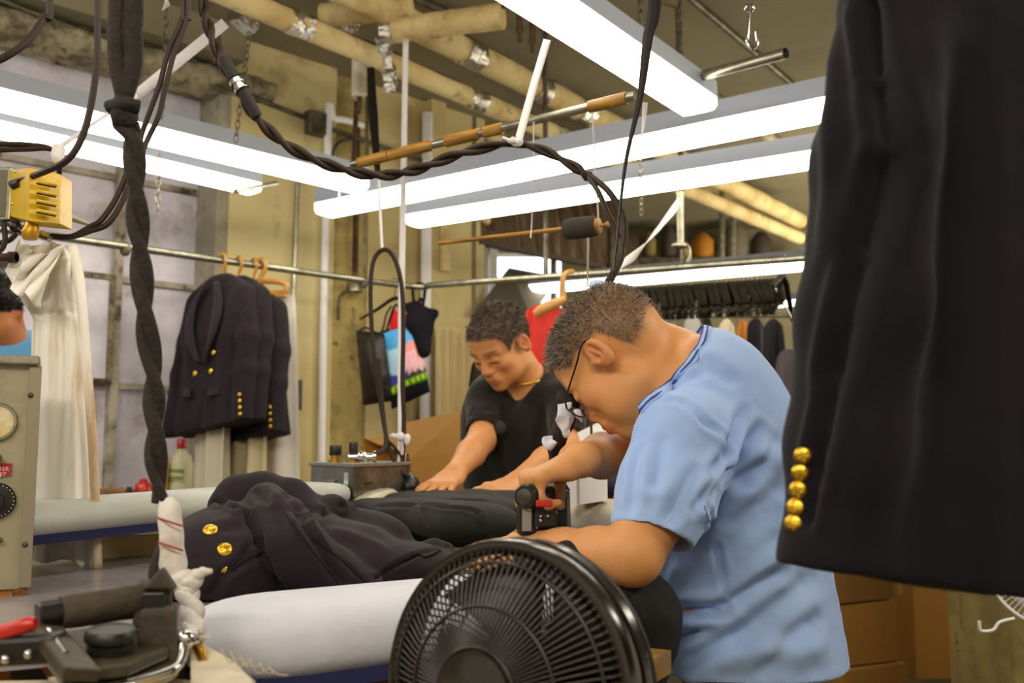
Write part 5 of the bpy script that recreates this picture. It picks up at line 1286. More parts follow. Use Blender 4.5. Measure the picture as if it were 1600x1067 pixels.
# trousers + shoes
s = SDF((.0, 1.4, .05), (.68, 2.15, 1.0), .012)
for sy in (-1, 1):
    hip = W(1172, 1150, 1.76)+LATN*sy*-.085; s.chain([hip, V((hip.x+.01, hip.y, .50)), V((hip.x+.03, hip.y, .10))], [.115, .085, .065], k=.03)
s.cap(W(1172, 1140, 1.76)-LATN*.06, W(1172, 1140, 1.76)+LATN*.06, .13, .13, k=.04)
vs, fs = s.mesh(); obj('trousers', (vs, fs, None), M_trou, NM, angle=180)
hp = W(1172, 1150, 1.76); leather_shoes(NM, [(hp.x+.03+LATN.x*.085, hp.y+LATN.y*.085, 0), (hp.x+.03-LATN.x*.085, hp.y-LATN.y*.085, 0)], -math.pi/2-thb)
# glasses
gl = thing('eyeglasses', 'black wire-framed eyeglasses worn by the man in blue', 'glasses', PN(.105, 0, 0))
M_wire = mat('black_wire', '0e0d12', .35)
for y in (-1, 1):
    rim = [PN(.109-.010*abs(math.sin(a))*0-.004*(1-math.cos(a)*y)*0, y*.034+.024*math.cos(a), -.006+.017*math.sin(a)) for a in np.linspace(0, 2*math.pi, 24, endpoint=False)]
    L_ = MB().add(rim, [tuple(range(24))]); lo = obj('lens', L_, mat('clear_lens', 'e8eef5', .05, transm=.9, spec=.6), gl)
    obj('rim', MB().tube(rim, .0012, 6, closed=True), M_wire, gl)
    obj('temple', MB().tube(catmull([PN(.108, y*.059, -.001), PN(.09, y*.071, .006), PN(.03, y*.0835, .020), PN(.0, y*.088, .030), PN(-.018, y*.088, .024)], 6), .0016, 6), M_wire, gl)
obj('bridge', MB().tube(catmull([PN(.109, .011, -.002), PN(.113, 0, .003), PN(.109, -.011, -.002)], 5), .0012, 6), M_wire, gl)

# ================= far man ====================================
FM = thing('person', 'dark-haired man in black v-neck t-shirt pressing both hands on dark trousers', 'person', (W(820, 800, 3.12).x, 3.12, 0))
hF = V((-.40, -.92, 0)).normalized(); LATF = V((0, 0, 1)).cross(hF)       # his left
ST2 = [(820, 960, .12, .07), (820, 860, .122, .065), (820, 800, .122, .065), (820, 740, .118, .075), (821, 690, .112, .095), (823, 645, .095, .115), (826, 612, .066, .115), (828, 595, .045, .08)]
fr2 = head_frame((-.62, -.78), math.radians(37)); HC2 = W(783, 540, 3.0); hs2 = 1.0
s = SDF(W(640, 760, 2.5)-V((.02, .1, .22)), V((W(940, 500, 3.2).x+.02, 3.36, 1.68)), .0042)
torso(s, ST2, LATF, 3.13, -.014)
PF = sdf_head(s, HC2, fr2, hs2)
s.chain([W(796, 550, 3.04), W(826, 602, 3.12)], [.058, .066], k=.03)
RS, RE, RW = W(762, 622, 3.12), W(752, 688, 2.98), W(709, 742, 2.72)
s.chain([RS, RE], [.046, .041], k=.02); s.chain([RE, RE.lerp(RW, .4), RW], [.043, .041, .026], k=.015)
hand(s, RW, W(672, 771, 2.58)-RW, (-.1, -.5, 1), 1, curl=(.18, .12, .1), spread=.35, k=.005)
LS, LE, LW = W(888, 622, 3.0), W(884, 700, 2.86), W(803, 757, 2.66)
s.chain([LS, LE], [.046, .041], k=.02); s.chain([LE, LE.lerp(LW, .4), LW], [.043, .041, .027], k=.015)
hand(s, LW, W(750, 773, 2.54)-LW, (.0, -.5, 1), -1, curl=(.18, .12, .1), spread=.35, k=.005)
vs, fs = s.mesh(2); N_ = vnormals(vs, fs)
def hairF(x, y, z):
    line = np.interp(x, [-.12, -.085, -.05, -.03, .02, .045, .055, .070, .085], [-.06, -.06, -.045, .020, .022, -.005, .035, .058, .066]); return np.clip((z-line)/.012, 0, 1)*.95
cols, h, loc = skincols(vs, PF, fr2, HC2, hs2, 'd09058', hairF, '4c3d30', seed=4)
obj('body', (vs, fs, cols), M_skin, FM, angle=180)
hair_strands(vs, N_, h, loc, fr2, 7000, lambda x, y, z: interp([-.06, .03, .08], [.007, .010, .020], z), .0007, 5, 'hair', [M_h1, M_h2, M_h2, M_h3, M_h4], FM, comb=(.15, .55, .1), spike=.35)
M_bt = mat('black_cotton', '1c1813', .9, col2='221e18', scale=3, sheen=.15, bump=.1, bscale=300, spec=.2)
s = SDF(W(700, 860, 2.8)-V((.02, .25, .02)), V((W(940, 500, 3.2).x+.05, 3.36, 1.55)), .006)
torso(s, ST2, LATF, 3.13, .002)
for a, b in ((RS, RE), (LS, LE)):
    c0 = W(820, 625, 3.13).lerp(a, .6); s.chain([c0, a, a.lerp(b, .95)], [.060, .057, .053], k=.03)
    e_ = a.lerp(b, .82); s.cut(e_, e_+(b-a).normalized()*.07, .075)
    s.cap(a.lerp(b, .5), b, .0455, .0455, k=.003, op='sub')
nk = W(826, 598, 3.12)
s.cap(nk-V((0, 0, .015)), W(796, 545, 3.02), .066, .085, k=.006, op='sub')
s.chain([W(812, 586, 3.05), W(801, 628, 3.03)], [.060, .020], k=.006, op='sub')
vs, fs = s.mesh(2); N_ = vnormals(vs, fs); vs = vs+N_*(.003*nz(vs*np.array([1, 1, .7]), 28, 15))[:, None]
vs = creases(vs, fs, [((770, 690), (800, 760), .012, -.008), ((760, 640), (770, 700), .01, -.006), ((850, 640), (830, 760), .014, -.007), ((780, 740), (860, 770), .014, -.007)])
obj('t_shirt', (vs, fs, None), M_bt, FM, angle=180); bF = bvh_of(vs, fs)
seam_line(bF, [(778, 606), (786, 612), (795, 618), (815, 600), (835, 580)], .0022, 'neck_trim', M_navyd, FM)
s = SDF(V((-.25, 2.85, .05)), V((.35, 3.4, 1.0)), .014); hp = W(820, 860, 3.13)
for sy in (-1, 1):
    q = hp+LATF*sy*.08; s.chain([V((q.x, q.y, .88)), V((q.x, q.y, .5)), V((q.x, q.y, .1))], [.11, .08, .065], k=.03)
vs, fs = s.mesh(); obj('trousers', (vs, fs, None), M_trou, FM, angle=180)
leather_shoes(FM, [(hp.x+LATF.x*.08, hp.y+LATF.y*.08, 0), (hp.x-LATF.x*.08, hp.y-LATF.y*.08, 0)], .4*-1)
# things he wears
mp, mn = hit(bF, 781, 669)
if mp:
    nm = thing('clip_microphone', 'round fuzzy grey-black pendant hanging on the black t-shirt', 'pendant', mp+V((0, -.012, 0)))
    mb = MB().sph(mp+V((0, -.014, 0)), (.019, .015, .022), 16, 12).jitter(.002, 200); obj('fuzzy_ball', mb, mat('fuzzy_grey', '35322e', .95, bump=.6, bscale=200), nm)
    pts = [hit(bF, x, y)[0] for x, y in ((781, 664), (782, 650), (784, 638), (786, 630))]; pts = [p+V((0, -.003, 0)) for p in pts if p]
    if len(pts) > 1: obj('cord', MB().tube(pts, .0018, 6), M_black, nm)
ch = []
for x, y in ((836, 566), (833, 574), (828, 583), (823, 590)): 
    p = W(x, y, 3.06); ch.append(p)
mb = MB()
for i, p in enumerate(catmull(ch, 4)): mb.sph(p, .0035, 6, 4)
wc = W(712, 745, 2.73); dwr = (RW-RE).normalized(); u_ = dwr.orthogonal().normalized(); v_ = dwr.cross(u_)
br = MB().tube([RW-dwr*.014+u_*math.cos(a)*.0275+v_*math.sin(a)*.0275 for a in np.linspace(0, 6.28, 20, endpoint=False)], .002, 6, closed=True)
tag(obj('bracelet', br, mat('thin_brown_cord', '8a5a30', .6)), 'thin brown bracelet on the far man right wrist', 'bracelet')
nkc = W(812, 578, 3.08); 
mb = MB().tube([W(826, 597, 3.10)+V((math.cos(a)*.074, math.sin(a)*.070-.005, .012+.035*math.cos(a)*.4+.02*math.sin(a))) for a in np.linspace(0, 6.28, 40, endpoint=False)], .0028, 6, closed=True)
tag(obj('gold_necklace', mb, M_gold), 'gold chain necklace on the man in black', 'necklace')

# ================= seated worker behind the control cabinet ===
BM = thing('person', 'dark-haired worker in bright blue shirt half hidden behind the control cabinet', 'person', (W(-8, 700, 3.0).x, 3.0, 0))
frb = head_frame((-.4, .92), math.radians(38)); HB = W(-16, 482, 2.75)
s = SDF(W(-150, 620, 2.6)-V((.10, .1, .60)), W(75, 430, 3.1)+V((.30, .2, .08)), .008)
sdf_head(s, HB, frb, .92)
s.chain([W(0, 497, 2.78), W(10, 535, 2.82)], [.055, .06], k=.03)
LB = V((-.66, -.75, 0)); torso(s, [(12, 950, .12, .08), (8, 800, .12, .09), (8, 650, .115, .11), (10, 575, .085, .12), (12, 552, .045, .09)], LB, 2.85)
s.chain([W(-60, 590, 2.8), W(-110, 700, 2.7), W(-170, 760, 2.6)], [.05, .042, .03], k=.02)
vs, fs = s.mesh(1); N_ = vnormals(vs, fs)
cols, h, loc = skincols(vs, None, frb, HB, .92, 'b9753f', lambda x, y, z: np.clip((z-np.interp(x, [-.1, -.03, 0, .05, .08], [-.075, -.05, .02, .02, .06]))/.01, 0, 1), '17110d', seed=8)
obj('body', (vs, fs, cols), M_skin, BM, angle=180)
hair_strands(vs, N_, h, loc, frb, 3000, lambda x, y, z: .012, .0012, 8, 'hair', [M_h1, M_h1, mat('hair_black', '120d0a', .5)], BM, comb=(-.4, 0, -.5), spike=.3)
s = SDF(W(-200, 820, 2.6)-V((.10, .15, .40)), W(75, 480, 3.1)+V((.30, .2, .08)), .009)
torso(s, [(12, 930, .135, .08), (8, 800, .135, .09), (8, 650, .13, .11), (12, 578, .105, .12), (16, 550, .066, .09)], LB, 2.85)
s.cap(W(-50, 590, 2.8), W(-100, 660, 2.72), .065, .06, k=.03)
s.cap(W(-2, 510, 2.78), W(-12, 470, 2.75), .052, .065, k=.005, op='sub')
vs, fs = s.mesh(1); N_ = vnormals(vs, fs); vs = vs+N_*(.004*nz(vs, 26, 5))[:, None]
obj('shirt', (vs, fs, None), mat('bright_blue_cotton', '5f9fd2', .85), BM, angle=180)
s = SDF(V((-1.9, 2.5, .0)), V((-1.1, 3.3, 1.05)), .016); q0_ = W(10, 930, 2.85)
for sy in (-1, 1):
    q = V((q0_.x, q0_.y, 0))+LB*sy*.08; s.chain([V((q.x, q.y, .85)), V((q.x, q.y, .1))], [.11, .065], k=.03)
vs, fs = s.mesh(); obj('trousers', (vs, fs, None), M_navyd, BM, angle=180)
# ------------------------------------------------------------------ folded garments on the tables
s = SDF((-.75, 1.20, .975), (.12, 2.15, 1.20), .0045)
E = lambda px, py, Y, r, k=.03, rot=None: s.ell(W(px, py, Y), r, rot, k)
E(372, 880, 1.60, (.125, .15, .095), .02); E(470, 880, 1.66, (.17, .17, .078)); E(560, 885, 1.72, (.15, .15, .05)); E(640, 880, 1.80, (.10, .11, .024)); E(330, 895, 1.50, (.085, .09, .075))
E(450, 850, 1.85, (.13, .10, .10)); E(540, 840, 1.85, (.12, .1, .055))
s.chain([W(352, 792, 1.70), W(372, 778, 1.72), W(410, 772, 1.74), W(455, 780, 1.72), W(485, 806, 1.68)], [.030, .036, .036, .032, .026], k=.018)
s.chain([W(415, 786, 1.64), W(436, 820, 1.56), W(466, 862, 1.49), W(515, 902, 1.52), W(562, 932, 1.54)], [.034, .042, .045, .043, .04], k=.012)
s.chain([W(478, 800, 1.72), W(520, 795, 1.78), W(545, 790, 1.82)], [.03, .022, .008], k=.02)
s.chain([W(680, 858, 1.86), W(700, 856, 1.88)], [.02, .008], k=.03)
s.half((0, 0, .988), (0, 0, -1), (-.8, 1.1, .9), (.2, 2.2, .988), 0)
vs, fs = s.mesh(2); N_ = vnormals(vs, fs); vs = vs+N_*(.0014*nz(vs, 26, 21))[:, None]
vs[:, 2] = np.maximum(vs[:, 2], .987)
vs = creases(vs, fs, [((384, 800), (400, 835), .007, -.014), ((400, 835), (420, 880), .008, -.013), ((420, 880), (440, 925), .008, -.010), ((462, 800), (490, 845), .007, -.010), ((490, 845), (535, 912), .007, -.008),
    ((338, 786), (368, 795), .006, -.010), ((368, 795), (384, 808), .006, -.010), ((425, 790), (450, 835), .010, -.006), ((480, 812), (538, 789), .006, -.010), ((487, 840), (570, 908), .004, -.003),
    ((362, 893), (412, 862), .005, -.006), ((325, 932), (345, 900), .007, -.010), ((345, 900), (372, 878), .006, -.008), ((372, 878), (398, 850), .006, -.008), ((585, 903), (620, 882), .004, -.007), ((620, 882), (652, 867), .004, -.007), ((652, 867), (700, 853), .004, -.006),
    ((345, 830), (395, 815), .012, -.005), ((520, 830), (600, 850), .016, .004), ((445, 770), (470, 800), .008, -.008), ((400, 765), (420, 785), .008, -.008), ((560, 850), (640, 835), .018, -.004)])
fj = thing('folded_jacket', 'crumpled navy jacket with gold buttons lying on the worktable', 'jacket', (-.35, 1.6, .985))
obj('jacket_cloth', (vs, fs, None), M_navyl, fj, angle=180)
bJ = bvh_of(vs, fs)
def crest_button(px, py, par, b, r=.0105):
    p, n = hit(b, px, py)
    if p is None: return
    n = (n+V((0, -.5, .2))).normalized(); o = obj('button', button_mb(p-n*.001, n, r), M_gold, par); return o
crest_button(328, 828, fj, bJ); crest_button(351, 858, fj, bJ); crest_button(350, 890, fj, bJ, .006)
seam_line(bJ, [(487, 840), (520, 865), (570, 908)], .0008, 'seam', M_navyd, fj)
seam_line(bJ, [(362, 893), (385, 876), (412, 862)], .0012, 'pocket_welt', M_navyd, fj)
seam_line(bJ, [(585, 903), (620, 882), (650, 866), (660, 870), (672, 868), (702, 852)], .0016, 'hem_edge', M_navyd, fj)
seam_line(bJ, [(444, 800), (480, 850), (528, 912)], .0008, 'seam', M_navyd, fj)
# dark trousers under the far man hands
s = SDF(V((-.52, 2.1, .93)), V((.20, 2.85, 1.2)), .0055)
fl = ((0, 0, 1), .45)
for a, b, ra, rb in (((578, 798, 2.44), (655, 806, 2.34), .07, .09), ((655, 806, 2.34), (738, 820, 2.22), .09, .11), ((640, 783, 2.66), (740, 785, 2.56), .06, .075), ((740, 785, 2.56), (835, 792, 2.46), .075, .085)):
    s.cap(W(*a), W(*b), ra, rb, k=.02, flat=fl)
s.cap(V((W(600, 800, 2.6).x, 2.60, 1.02)), V((W(765, 800, 2.44).x, 2.44, 1.02)), .155, .155, k=.02, flat=((0, 0, 1), .42))
s.cap(W(700, 800, 2.6), W(700, 800, 2.4), .05, .05, k=.02, flat=fl)
vs, fs = s.mesh(2); N_ = vnormals(vs, fs); vs = vs+N_*(.0025*nz(vs, 26, 31))[:, None]
vs = creases(vs, fs, [((660, 788), (745, 800), .007, -.008), ((655, 785), (670, 820), .006, -.005), ((745, 800), (757, 845), .006, -.009), ((700, 780), (760, 783), .006, -.005), ((590, 790), (650, 790), .008, -.006)])
vs[:, 2] = np.maximum(vs[:, 2], .97)
tag(obj('dark_trousers', (vs, fs, None), M_trou, angle=180), 'charcoal trousers laid over the second ironing board', 'trousers')
# dark cloth being pressed under the near man's arm
s = SDF(V((.0, 1.25, .75)), V((.40, 1.85, 1.12)), .006)
s.chain([W(830, 880, 1.55), W(900, 905, 1.50), W(960, 930, 1.48)], [.03, .05, .05], k=.03); s.chain([W(930, 925, 1.55), W(985, 960, 1.52), W(990, 1040, 1.52)], [.06, .065, .05], k=.04)
s.chain([W(800, 872, 1.72), W(900, 868, 1.72)], [.03, .035], k=.04)
vs, fs = s.mesh(2); N_ = vnormals(vs, fs); vs = vs+N_*(.007*nz(vs*np.array([1, 1, .5]), 38, 33)+.002*nz(vs, 90, 3))[:, None]
tag(obj('dark_garment', (vs, fs, None), mat('black_garment', '12100e', .9), angle=180), 'black garment draped on the near board below the bare forearm', 'garment')
eg = thing('board_rail', 'varnished wooden table edge with dark slot by the blue shirt hem', 'rail', W(1000, 1050, 1.45))
a, b = W(945, 1078, 1.20), W(1032, 1032, 1.38)
obj('wood_edge', MB().bar(a, b, .03, .03), mat('varnished_wood', 'a8843f', .4, col2='86642a', scale=12), eg, smooth=False)
obj('dark_slot', MB().bar(a+V((0, -.016, -.003)), b+V((0, -.016, -.003)), .003, .007), M_bak, eg, smooth=False)

# ------------------------------------------------------------------ iron in hand
hi = thing('hand_iron', 'black hand-held steam iron with red trigger gripped by the near man', 'iron', W(845, 835, 1.62))
ax0, ax1 = W(820, 776, 1.54), W(878, 766, 1.71); adir = (ax1-ax0).normalized()
obj('handle', MB().lathe([(.0165, 0), (.019, .003), (.019, .024), (.0155, .027), (.0150, .10), (.016, .15)], ax0, adir, 24), M_bak, hi)
obj('tape_band', MB().lathe([(.0158, .028), (.0162, .030), (.0162, .048), (.0158, .05)], ax0, adir, 20), mat('tan_band', 'b58a56', .6), hi)
obj('end_cap', MB().lathe([(.010, -.004), (.0125, -.002), (.0125, .001)], ax0, adir, 20), M_olive, hi)
zs = W(845, 835, 1.62).z
def plate(pts, z0, z1, name, m, par, bev=.002):
    n = len(pts); mb = MB().add([V((p.x, p.y, z0)) for p in pts]+[V((p.x, p.y, z1)) for p in pts], [tuple(range(n)), tuple(range(2*n-1, n-1, -1))]+[(i, i+n, (i+1) % n+n, (i+1) % n) for i in range(n)])
    import bmesh as _b
    o = obj(name, mb, m, par, smooth=False, bevel=bev)
    bm = _b.new(); bm.from_mesh(o.data); _b.ops.recalc_face_normals(bm, faces=bm.faces); bm.to_mesh(o.data); bm.free(); return o
bp = [W(812, 835, 1.575), W(886, 832, 1.60), W(892, 832, 1.70), W(862, 832, 1.80), W(835, 832, 1.78), W(808, 834, 1.66)]
plate(bp, zs-.010, zs-.003, 'soleplate', M_chrome, hi); plate(bp, zs-.003, zs+.012, 'base', M_bak, hi, .003)
obj('front_post', MB().box((W(822, 805, 1.575)), (.026, .034, .060), rotz(.2).to_3x3(), .9), M_bak, hi, smooth=False, bevel=.003)
obj('heat_plate', MB().box((W(823, 812, 1.553)), (.014, .004, .034), rotz(.2).to_3x3()), mat('pale_metal', 'a8a294', .4, .5), hi, smooth=False)
obj('switch_block', MB().box((W(850, 805, 1.575)), (.036, .04, .034), rotz(.1).to_3x3(), .92).box((W(855, 826, 1.60)), (.03, .03, .02)), M_bak, hi, smooth=False, bevel=.003)
obj('rear_post', MB().box((W(880, 797, 1.66)), (.020, .05, .066), rotz(-.2).to_3x3(), .85), M_bak, hi, smooth=False, bevel=.004)
obj('trigger', MB().box((W(849, 786, 1.545)), (.026, .022, .010), rotz(.1).to_3x3()), M_red, hi, smooth=False, bevel=.002)
for x in (845, 856):
    for y in (806, 813): 
        if y == 806 or x == 845: obj('screw', MB().sph(W(x, y, 1.552), .0028, 8, 6), M_chrome, hi)
obj('cord_loop', MB().tube(catmull([W(800, 836, 1.6), W(812, 828, 1.58), W(828, 831, 1.57), W(838, 838, 1.58)], 5), .0035, 8), mat('grey_cord', '8b8577', .7), hi)
# hose going up, wrapped with rags
hz = thing('wrapped_hose', 'black hose wrapped with rags rising from the hand iron', 'hose', W(880, 720, 1.7))
obj('hose', MB().tube(catmull([W(884, 768, 1.70), W(866, 735, 1.72), W(864, 712, 1.72), W(868, 690, 1.72), W(885, 655, 1.71), W(896, 630, 1.72), W(905, 600, 1.76), W(925, 560, 1.82), W(945, 500, 1.86), W(955, 440, 1.86)], 7), [.008, .006, .008, .017, .016, .012, .008, .008, .008, .008], 12).jitter(.0025, 60), M_tape, hz)
for i, (c, r) in enumerate(((((884, 652), (.015, .011, .027))), ((857, 690), (.011, .009, .011)), ((905, 650), (.007, .006, .010)), ((888, 672), (.007, .006, .010)))):
    mb = MB().sph(W(c[0], c[1], 1.685), r, 20, 14).jitter(.009, 70); obj('rag', mb, mat('white_rag', 'd9dbe4', .85), hz, angle=180)
mb = MB().sph(W(887, 622, 1.70), (.020, .014, .014), 12, 8).jitter(.006, 60); obj('rag', mb, M_tape, hz, angle=180)
mb = MB().sph(W(940, 447, 1.87), (.016, .012, .010), 12, 8).sph(W(930, 446, 1.87), (.014, .01, .008), 10, 6).jitter(.005, 70)
tag(obj('plastic_tie', mb, mat('pale_blue_plastic', 'b9c9e2', .4)), 'scrap of white-blue plastic tied on cables above the balding head', 'tie')

# ------------------------------------------------------------------ overhead cables
def twist(pts, r, off, turns, name, label, m=None, strands=2, par=None, cat='cable'):
    cs = catmull(pts, 12); n = len(cs); t = thing(name, label, cat, cs[n//2])
    offs = off if isinstance(off, (list, tuple)) else [off]
    for k in range(strands):
        out = []
        for i, p in enumerate(cs):
            d = (cs[min(i+1, n-1)]-cs[max(i-1, 0)]).normalized(); u = d.cross(V((0, 1, 0))).normalized(); w_ = d.cross(u); a = 2*math.pi*(turns*i/(n-1)+k/strands); o_ = interp(np.linspace(0, 1, len(offs)), offs, i/(n-1))
            out.append(p+u*math.cos(a)*o_+w_*math.sin(a)*o_)
        obj('strand', MB().tube(out, r, 10), m or M_cable, t)
    return t
tw = twist([W(314, -250, 2.0), W(316, -20, 2.0), W(325, 40, 2.0), W(345, 90, 2.0), W(368, 130, 2.0), W(398, 180, 2.0), W(450, 228, 2.02), W(520, 260, 2.05), W(590, 274, 2.08), W(650, 265, 2.1), W(720, 240, 2.1), W(800, 221, 2.1)], .0065, .0065, 8, 'twisted_cable', 'long brown twisted cable sagging from top left to the white ribbon')
obj('brass_joint', MB().cyl(W(366, 122, 1.985), W(380, 140, 1.985), .013, 14).cyl(W(369, 126, 1.985), W(372, 131, 1.985), .0165, 14).cyl(W(376, 136, 1.985), W(379, 140, 1.985), .0165, 14), M_chrome, tw)
obj('tape_wrap', MB().tube([W(350, 92, 1.98), W(366, 122, 1.98)], .013, 10).tube([W(380, 142, 1.98), W(402, 182, 1.99)], .012, 10).jitter(.002, 80), M_tape, tw)
twist([W(800, 221, 2.1), W(850, 235, 2.08), W(900, 262, 2.05), W(920, 276, 2.04)], .0062, .0055, 1.6, 'twisted_cable', 'short twisted cable length just right of the white knot')
r_ = thing('forked_cables', 'pair of brown cables curving down from twisted cable to the balding head', 'cable', W(950, 380, 1.95))
obj('strand', MB().tube(catmull([W(918, 272, 2.04), W(950, 298, 2.0), W(972, 335, 1.97), W(976, 370, 1.94), W(966, 408, 1.9), W(950, 440, 1.88)], 8), .0066, 10), M_cable, r_)
obj('strand', MB().tube(catmull([W(918, 275, 2.04), W(935, 300, 2.0), W(950, 335, 1.97), W(968, 372, 1.95), W(972, 400, 1.9), W(955, 438, 1.88)], 8), .0056, 10), M_cable, r_)
kn = MB().sph(W(808, 222, 2.08), (.014, .012, .010), 12, 8).sph(W(800, 219, 2.07), (.008, .006, .007), 10, 6).tube([W(803, 222, 2.07), W(785, 215, 2.07)], .004, 6).jitter(.003, 100)
tag(obj('ribbon_knot', kn, M_ribbon), 'white knot where the ribbon grips the twisted cable', 'knot')
cable([W(70, -400, 1.6), W(78, -10, 1.6), W(70, 25, 1.6), W(45, 62, 1.58), W(15, 85, 1.56), W(-20, 102, 1.55)], .0065, 'hanging_cable', 'short brown cable curving across the top left corner')
cable([W(150, -400, 1.7), W(153, -15, 1.7), W(152, 40, 1.7), W(152, 90, 1.7), W(143, 160, 1.7), W(128, 215, 1.7), W(105, 250, 1.7), W(70, 268, 1.72), W(18, 287, 1.8)], .0062, 'hanging_cable', 'brown cable hanging down and curving to the yellow box')
r_ = thing('hanging_cable', 'pair of thin brown cables leaving the frame by the yellow box', 'cable', W(40, 232, 1.8))
for k in (0, 9): cable([W(-15, 226+k, 1.78), W(40, 226+k*.8, 1.8), W(82, 234, 1.82), W(93, 262, 1.86), W(88, 290, 1.9)], .005, 'strand', '', par=r_)
mb = MB().sph(W(90, 240, 1.80), (.012, .012, .020), 12, 8).jitter(.004, 70); tag(obj('cloth_tie', mb, M_ribbon), 'white cloth tie around the thin cables above the yellow box', 'tie')
r_ = thing('hanging_cable', 'doubled dark cable looping from the top down behind the knotted cord', 'cable', W(240, 120, 1.9))
for k in (-1, 1):
    cable([W(288+k*4, -400, 1.9), W(290+k*4, -10, 1.9), W(288+k*4, 30, 1.9), W(268+k*5, 80, 1.9), W(255+k*5, 130, 1.9), W(240+k*8, 180, 1.9), W(226+k*6, 215, 1.9), W(222, 238, 1.88)], .0055, 'strand', '', par=r_)
    cable([W(222, 236, 1.88), W(205+k*3, 262, 1.88), W(190+k*6, 305, 1.86), W(165+k*5, 345+k*3, 1.84), W(140, 358+k*3, 1.84), W(110, 370, 1.84), W(75, 368, 1.84)], .0055, 'strand', '', par=r_)
# white wisps at the top
mb = MB().tube([W(258, -5, 2.2), W(262, 6, 2.2), W(254, 16, 2.2)], [.010, .012, .002], 8, flat=(1, .4)); tag(obj('cloth_scrap', mb, M_ribbon), 'tiny white cloth scrap at the very top above the cables', 'scrap')

# knotted dark cord with white wrapped end (very near)
kc = thing('knotted_cord', 'thick dark twisted cord with big knot, hanging at left foreground', 'cord', W(215, 400, 1.15))
M_cord = mat('dark_woven_cord', '2c241c', .8, col2='211a14', scale=60, bump=.4, bscale=150)
Yc = 1.15
for k, x in enumerate((184, 206)):
    obj('strand', MB().tube(catmull([W(x+2, -500, Yc), W(x+2, -20, Yc), W(x, 40, Yc), W(x+1, 100, Yc), W(194, 160, Yc)], 6), [.0125, .0125, .0125, .0115, .009], 12), M_cord, kc)
obj('knot', MB().lathe([(.006, 0), (.013, .006), (.0165, .016), (.0155, .030), (.010, .040)], W(194, 205, Yc-.005), (0, -.1, 1), 20).tube([W(172, 168, Yc-.01), W(194, 163, Yc-.02), W(216, 168, Yc-.01)], .009, 10).jitter(.002, 60), M_cord, kc)
cs = [W(197, 195, Yc), W(208, 225, Yc), W(212, 290, Yc), W(216, 360, Yc), W(222, 430, Yc), W(228, 510, Yc), W(240, 590, Yc), W(242, 650, Yc), W(243, 720, Yc), W(252, 785, Yc)]
tws = catmull(cs, 12); n = len(tws)
for k in range(2):
    out = [p+V((math.cos(math.pi*(i/n*7)+k*math.pi)*.0055, math.sin(math.pi*(i/n*7)+k*math.pi)*.0055, 0)) for i, p in enumerate(tws)]
    obj('strand', MB().tube(out, [.0105, .0085, .0075, .0085, .0085, .0085, .0080, .0080, .008, .006], 12, flat=(1.05, .8)), M_cord, kc)
ww_ = thing('white_cord_wrap', 'white cloth wrap with red thread around the lower end of the dark cord', 'wrap', W(268, 850, Yc))
M_wrap = mat('dirty_white_cloth', 'f2eee8', .85, col2='cfc6b8', scale=14, bump=.3, bscale=120)
obj('wrap', MB().tube(catmull([W(258, 778, Yc), W(264, 800, Yc), W(268, 840, Yc), W(270, 875, Yc), W(272, 905, Yc)], 6), [.007, .0125, .0135, .0125, .016, .013], 16).jitter(.0018, 60), M_wrap, ww_)
for y in (812, 850): obj('red_thread', MB().tube(catmull([W(247, y-3, Yc-.012), W(258, y+1, Yc-.019), W(270, y+5, Yc-.0195), W(286, y+10, Yc-.012)], 5), .0011, 6), mat('red_thread', 'a8281c', .7), ww_)
mb = MB()
for (x, y, r) in ((285, 903, .012), (298, 908, .0135), (292, 922, .012), (276, 912, .012), (305, 898, .009)): mb.sph(W(x, y, Yc-.01), (r, r*.9, r*.8), 12, 8)
mb.tube(catmull([W(300, 902, Yc-.01), W(316, 895, Yc-.012), W(332, 892, Yc-.012)], 4), [.008, .0065, .003], 8).jitter(.003, 80); obj('knot', mb, M_wrap, ww_, angle=180)
for k in range(2):
    out = []
    cs = catmull([W(292, 925, Yc-.01), W(300, 950, Yc-.02), W(303, 975, Yc-.03), W(302, 992, Yc-.04)], 8)
    for i, p in enumerate(cs): a = i/len(cs)*9+k*math.pi; out.append(p+V((math.cos(a)*.006, math.sin(a)*.005, 0)))
    obj('braid', MB().tube(out, .008, 10), M_wrap, ww_)
r_ = thing('brass_connector', 'small brass and chrome hose connector under the braided white cord', 'connector', W(308, 1010, 1.08))
obj('collar', MB().cyl(W(303, 990, 1.09), W(306, 1004, 1.09), .011, 14).cyl(W(290, 1000, 1.08), W(326, 994, 1.08), .003, 8), M_chrome, r_)
obj('nozzle', MB().tube([W(306, 1002, 1.09), W(314, 1020, 1.08), W(318, 1034, 1.07)], [.007, .006, .005], 10), M_brass, r_)

# ------------------------------------------------------------------ foreground iron at lower left
bi = thing('steam_iron', 'large taped steam iron with red lever resting at the lower left foreground', 'iron', W(170, 1040, 1.0))
M_tp2 = mat('olive_tape', '4a4030', .75, col2='3b3225', scale=14, bump=.3, bscale=70)
h0, h1 = W(58, 963, 1.02), W(262, 932, 1.10); hdir = (h1-h0).normalized(); HL = (h1-h0).length
obj('handle_tip', MB().lathe([(.0125, 0), (.0145, .002), (.0145, .03)], h0, hdir, 22), M_bak, bi)
obj('handle_grip', MB().tube([h0+hdir*t for t in np.linspace(.022, HL-.03, 16)], [.0165, .0172, .017, .0174, .0168, .0172, .0176, .017], 22).jitter(.0006, 80), M_tp2, bi)
obj('rear_block', MB().box(W(240, 942, 1.09), (.040, .045, .046), rotz(.3).to_3x3(), .85).prism([(0, 0), (.034, -.002), (.018, .022)], W(220, 922, 1.06), (1, 0.2, 0), (0, 0, 1), -.03), M_tp2, bi, smooth=False, bevel=.004)
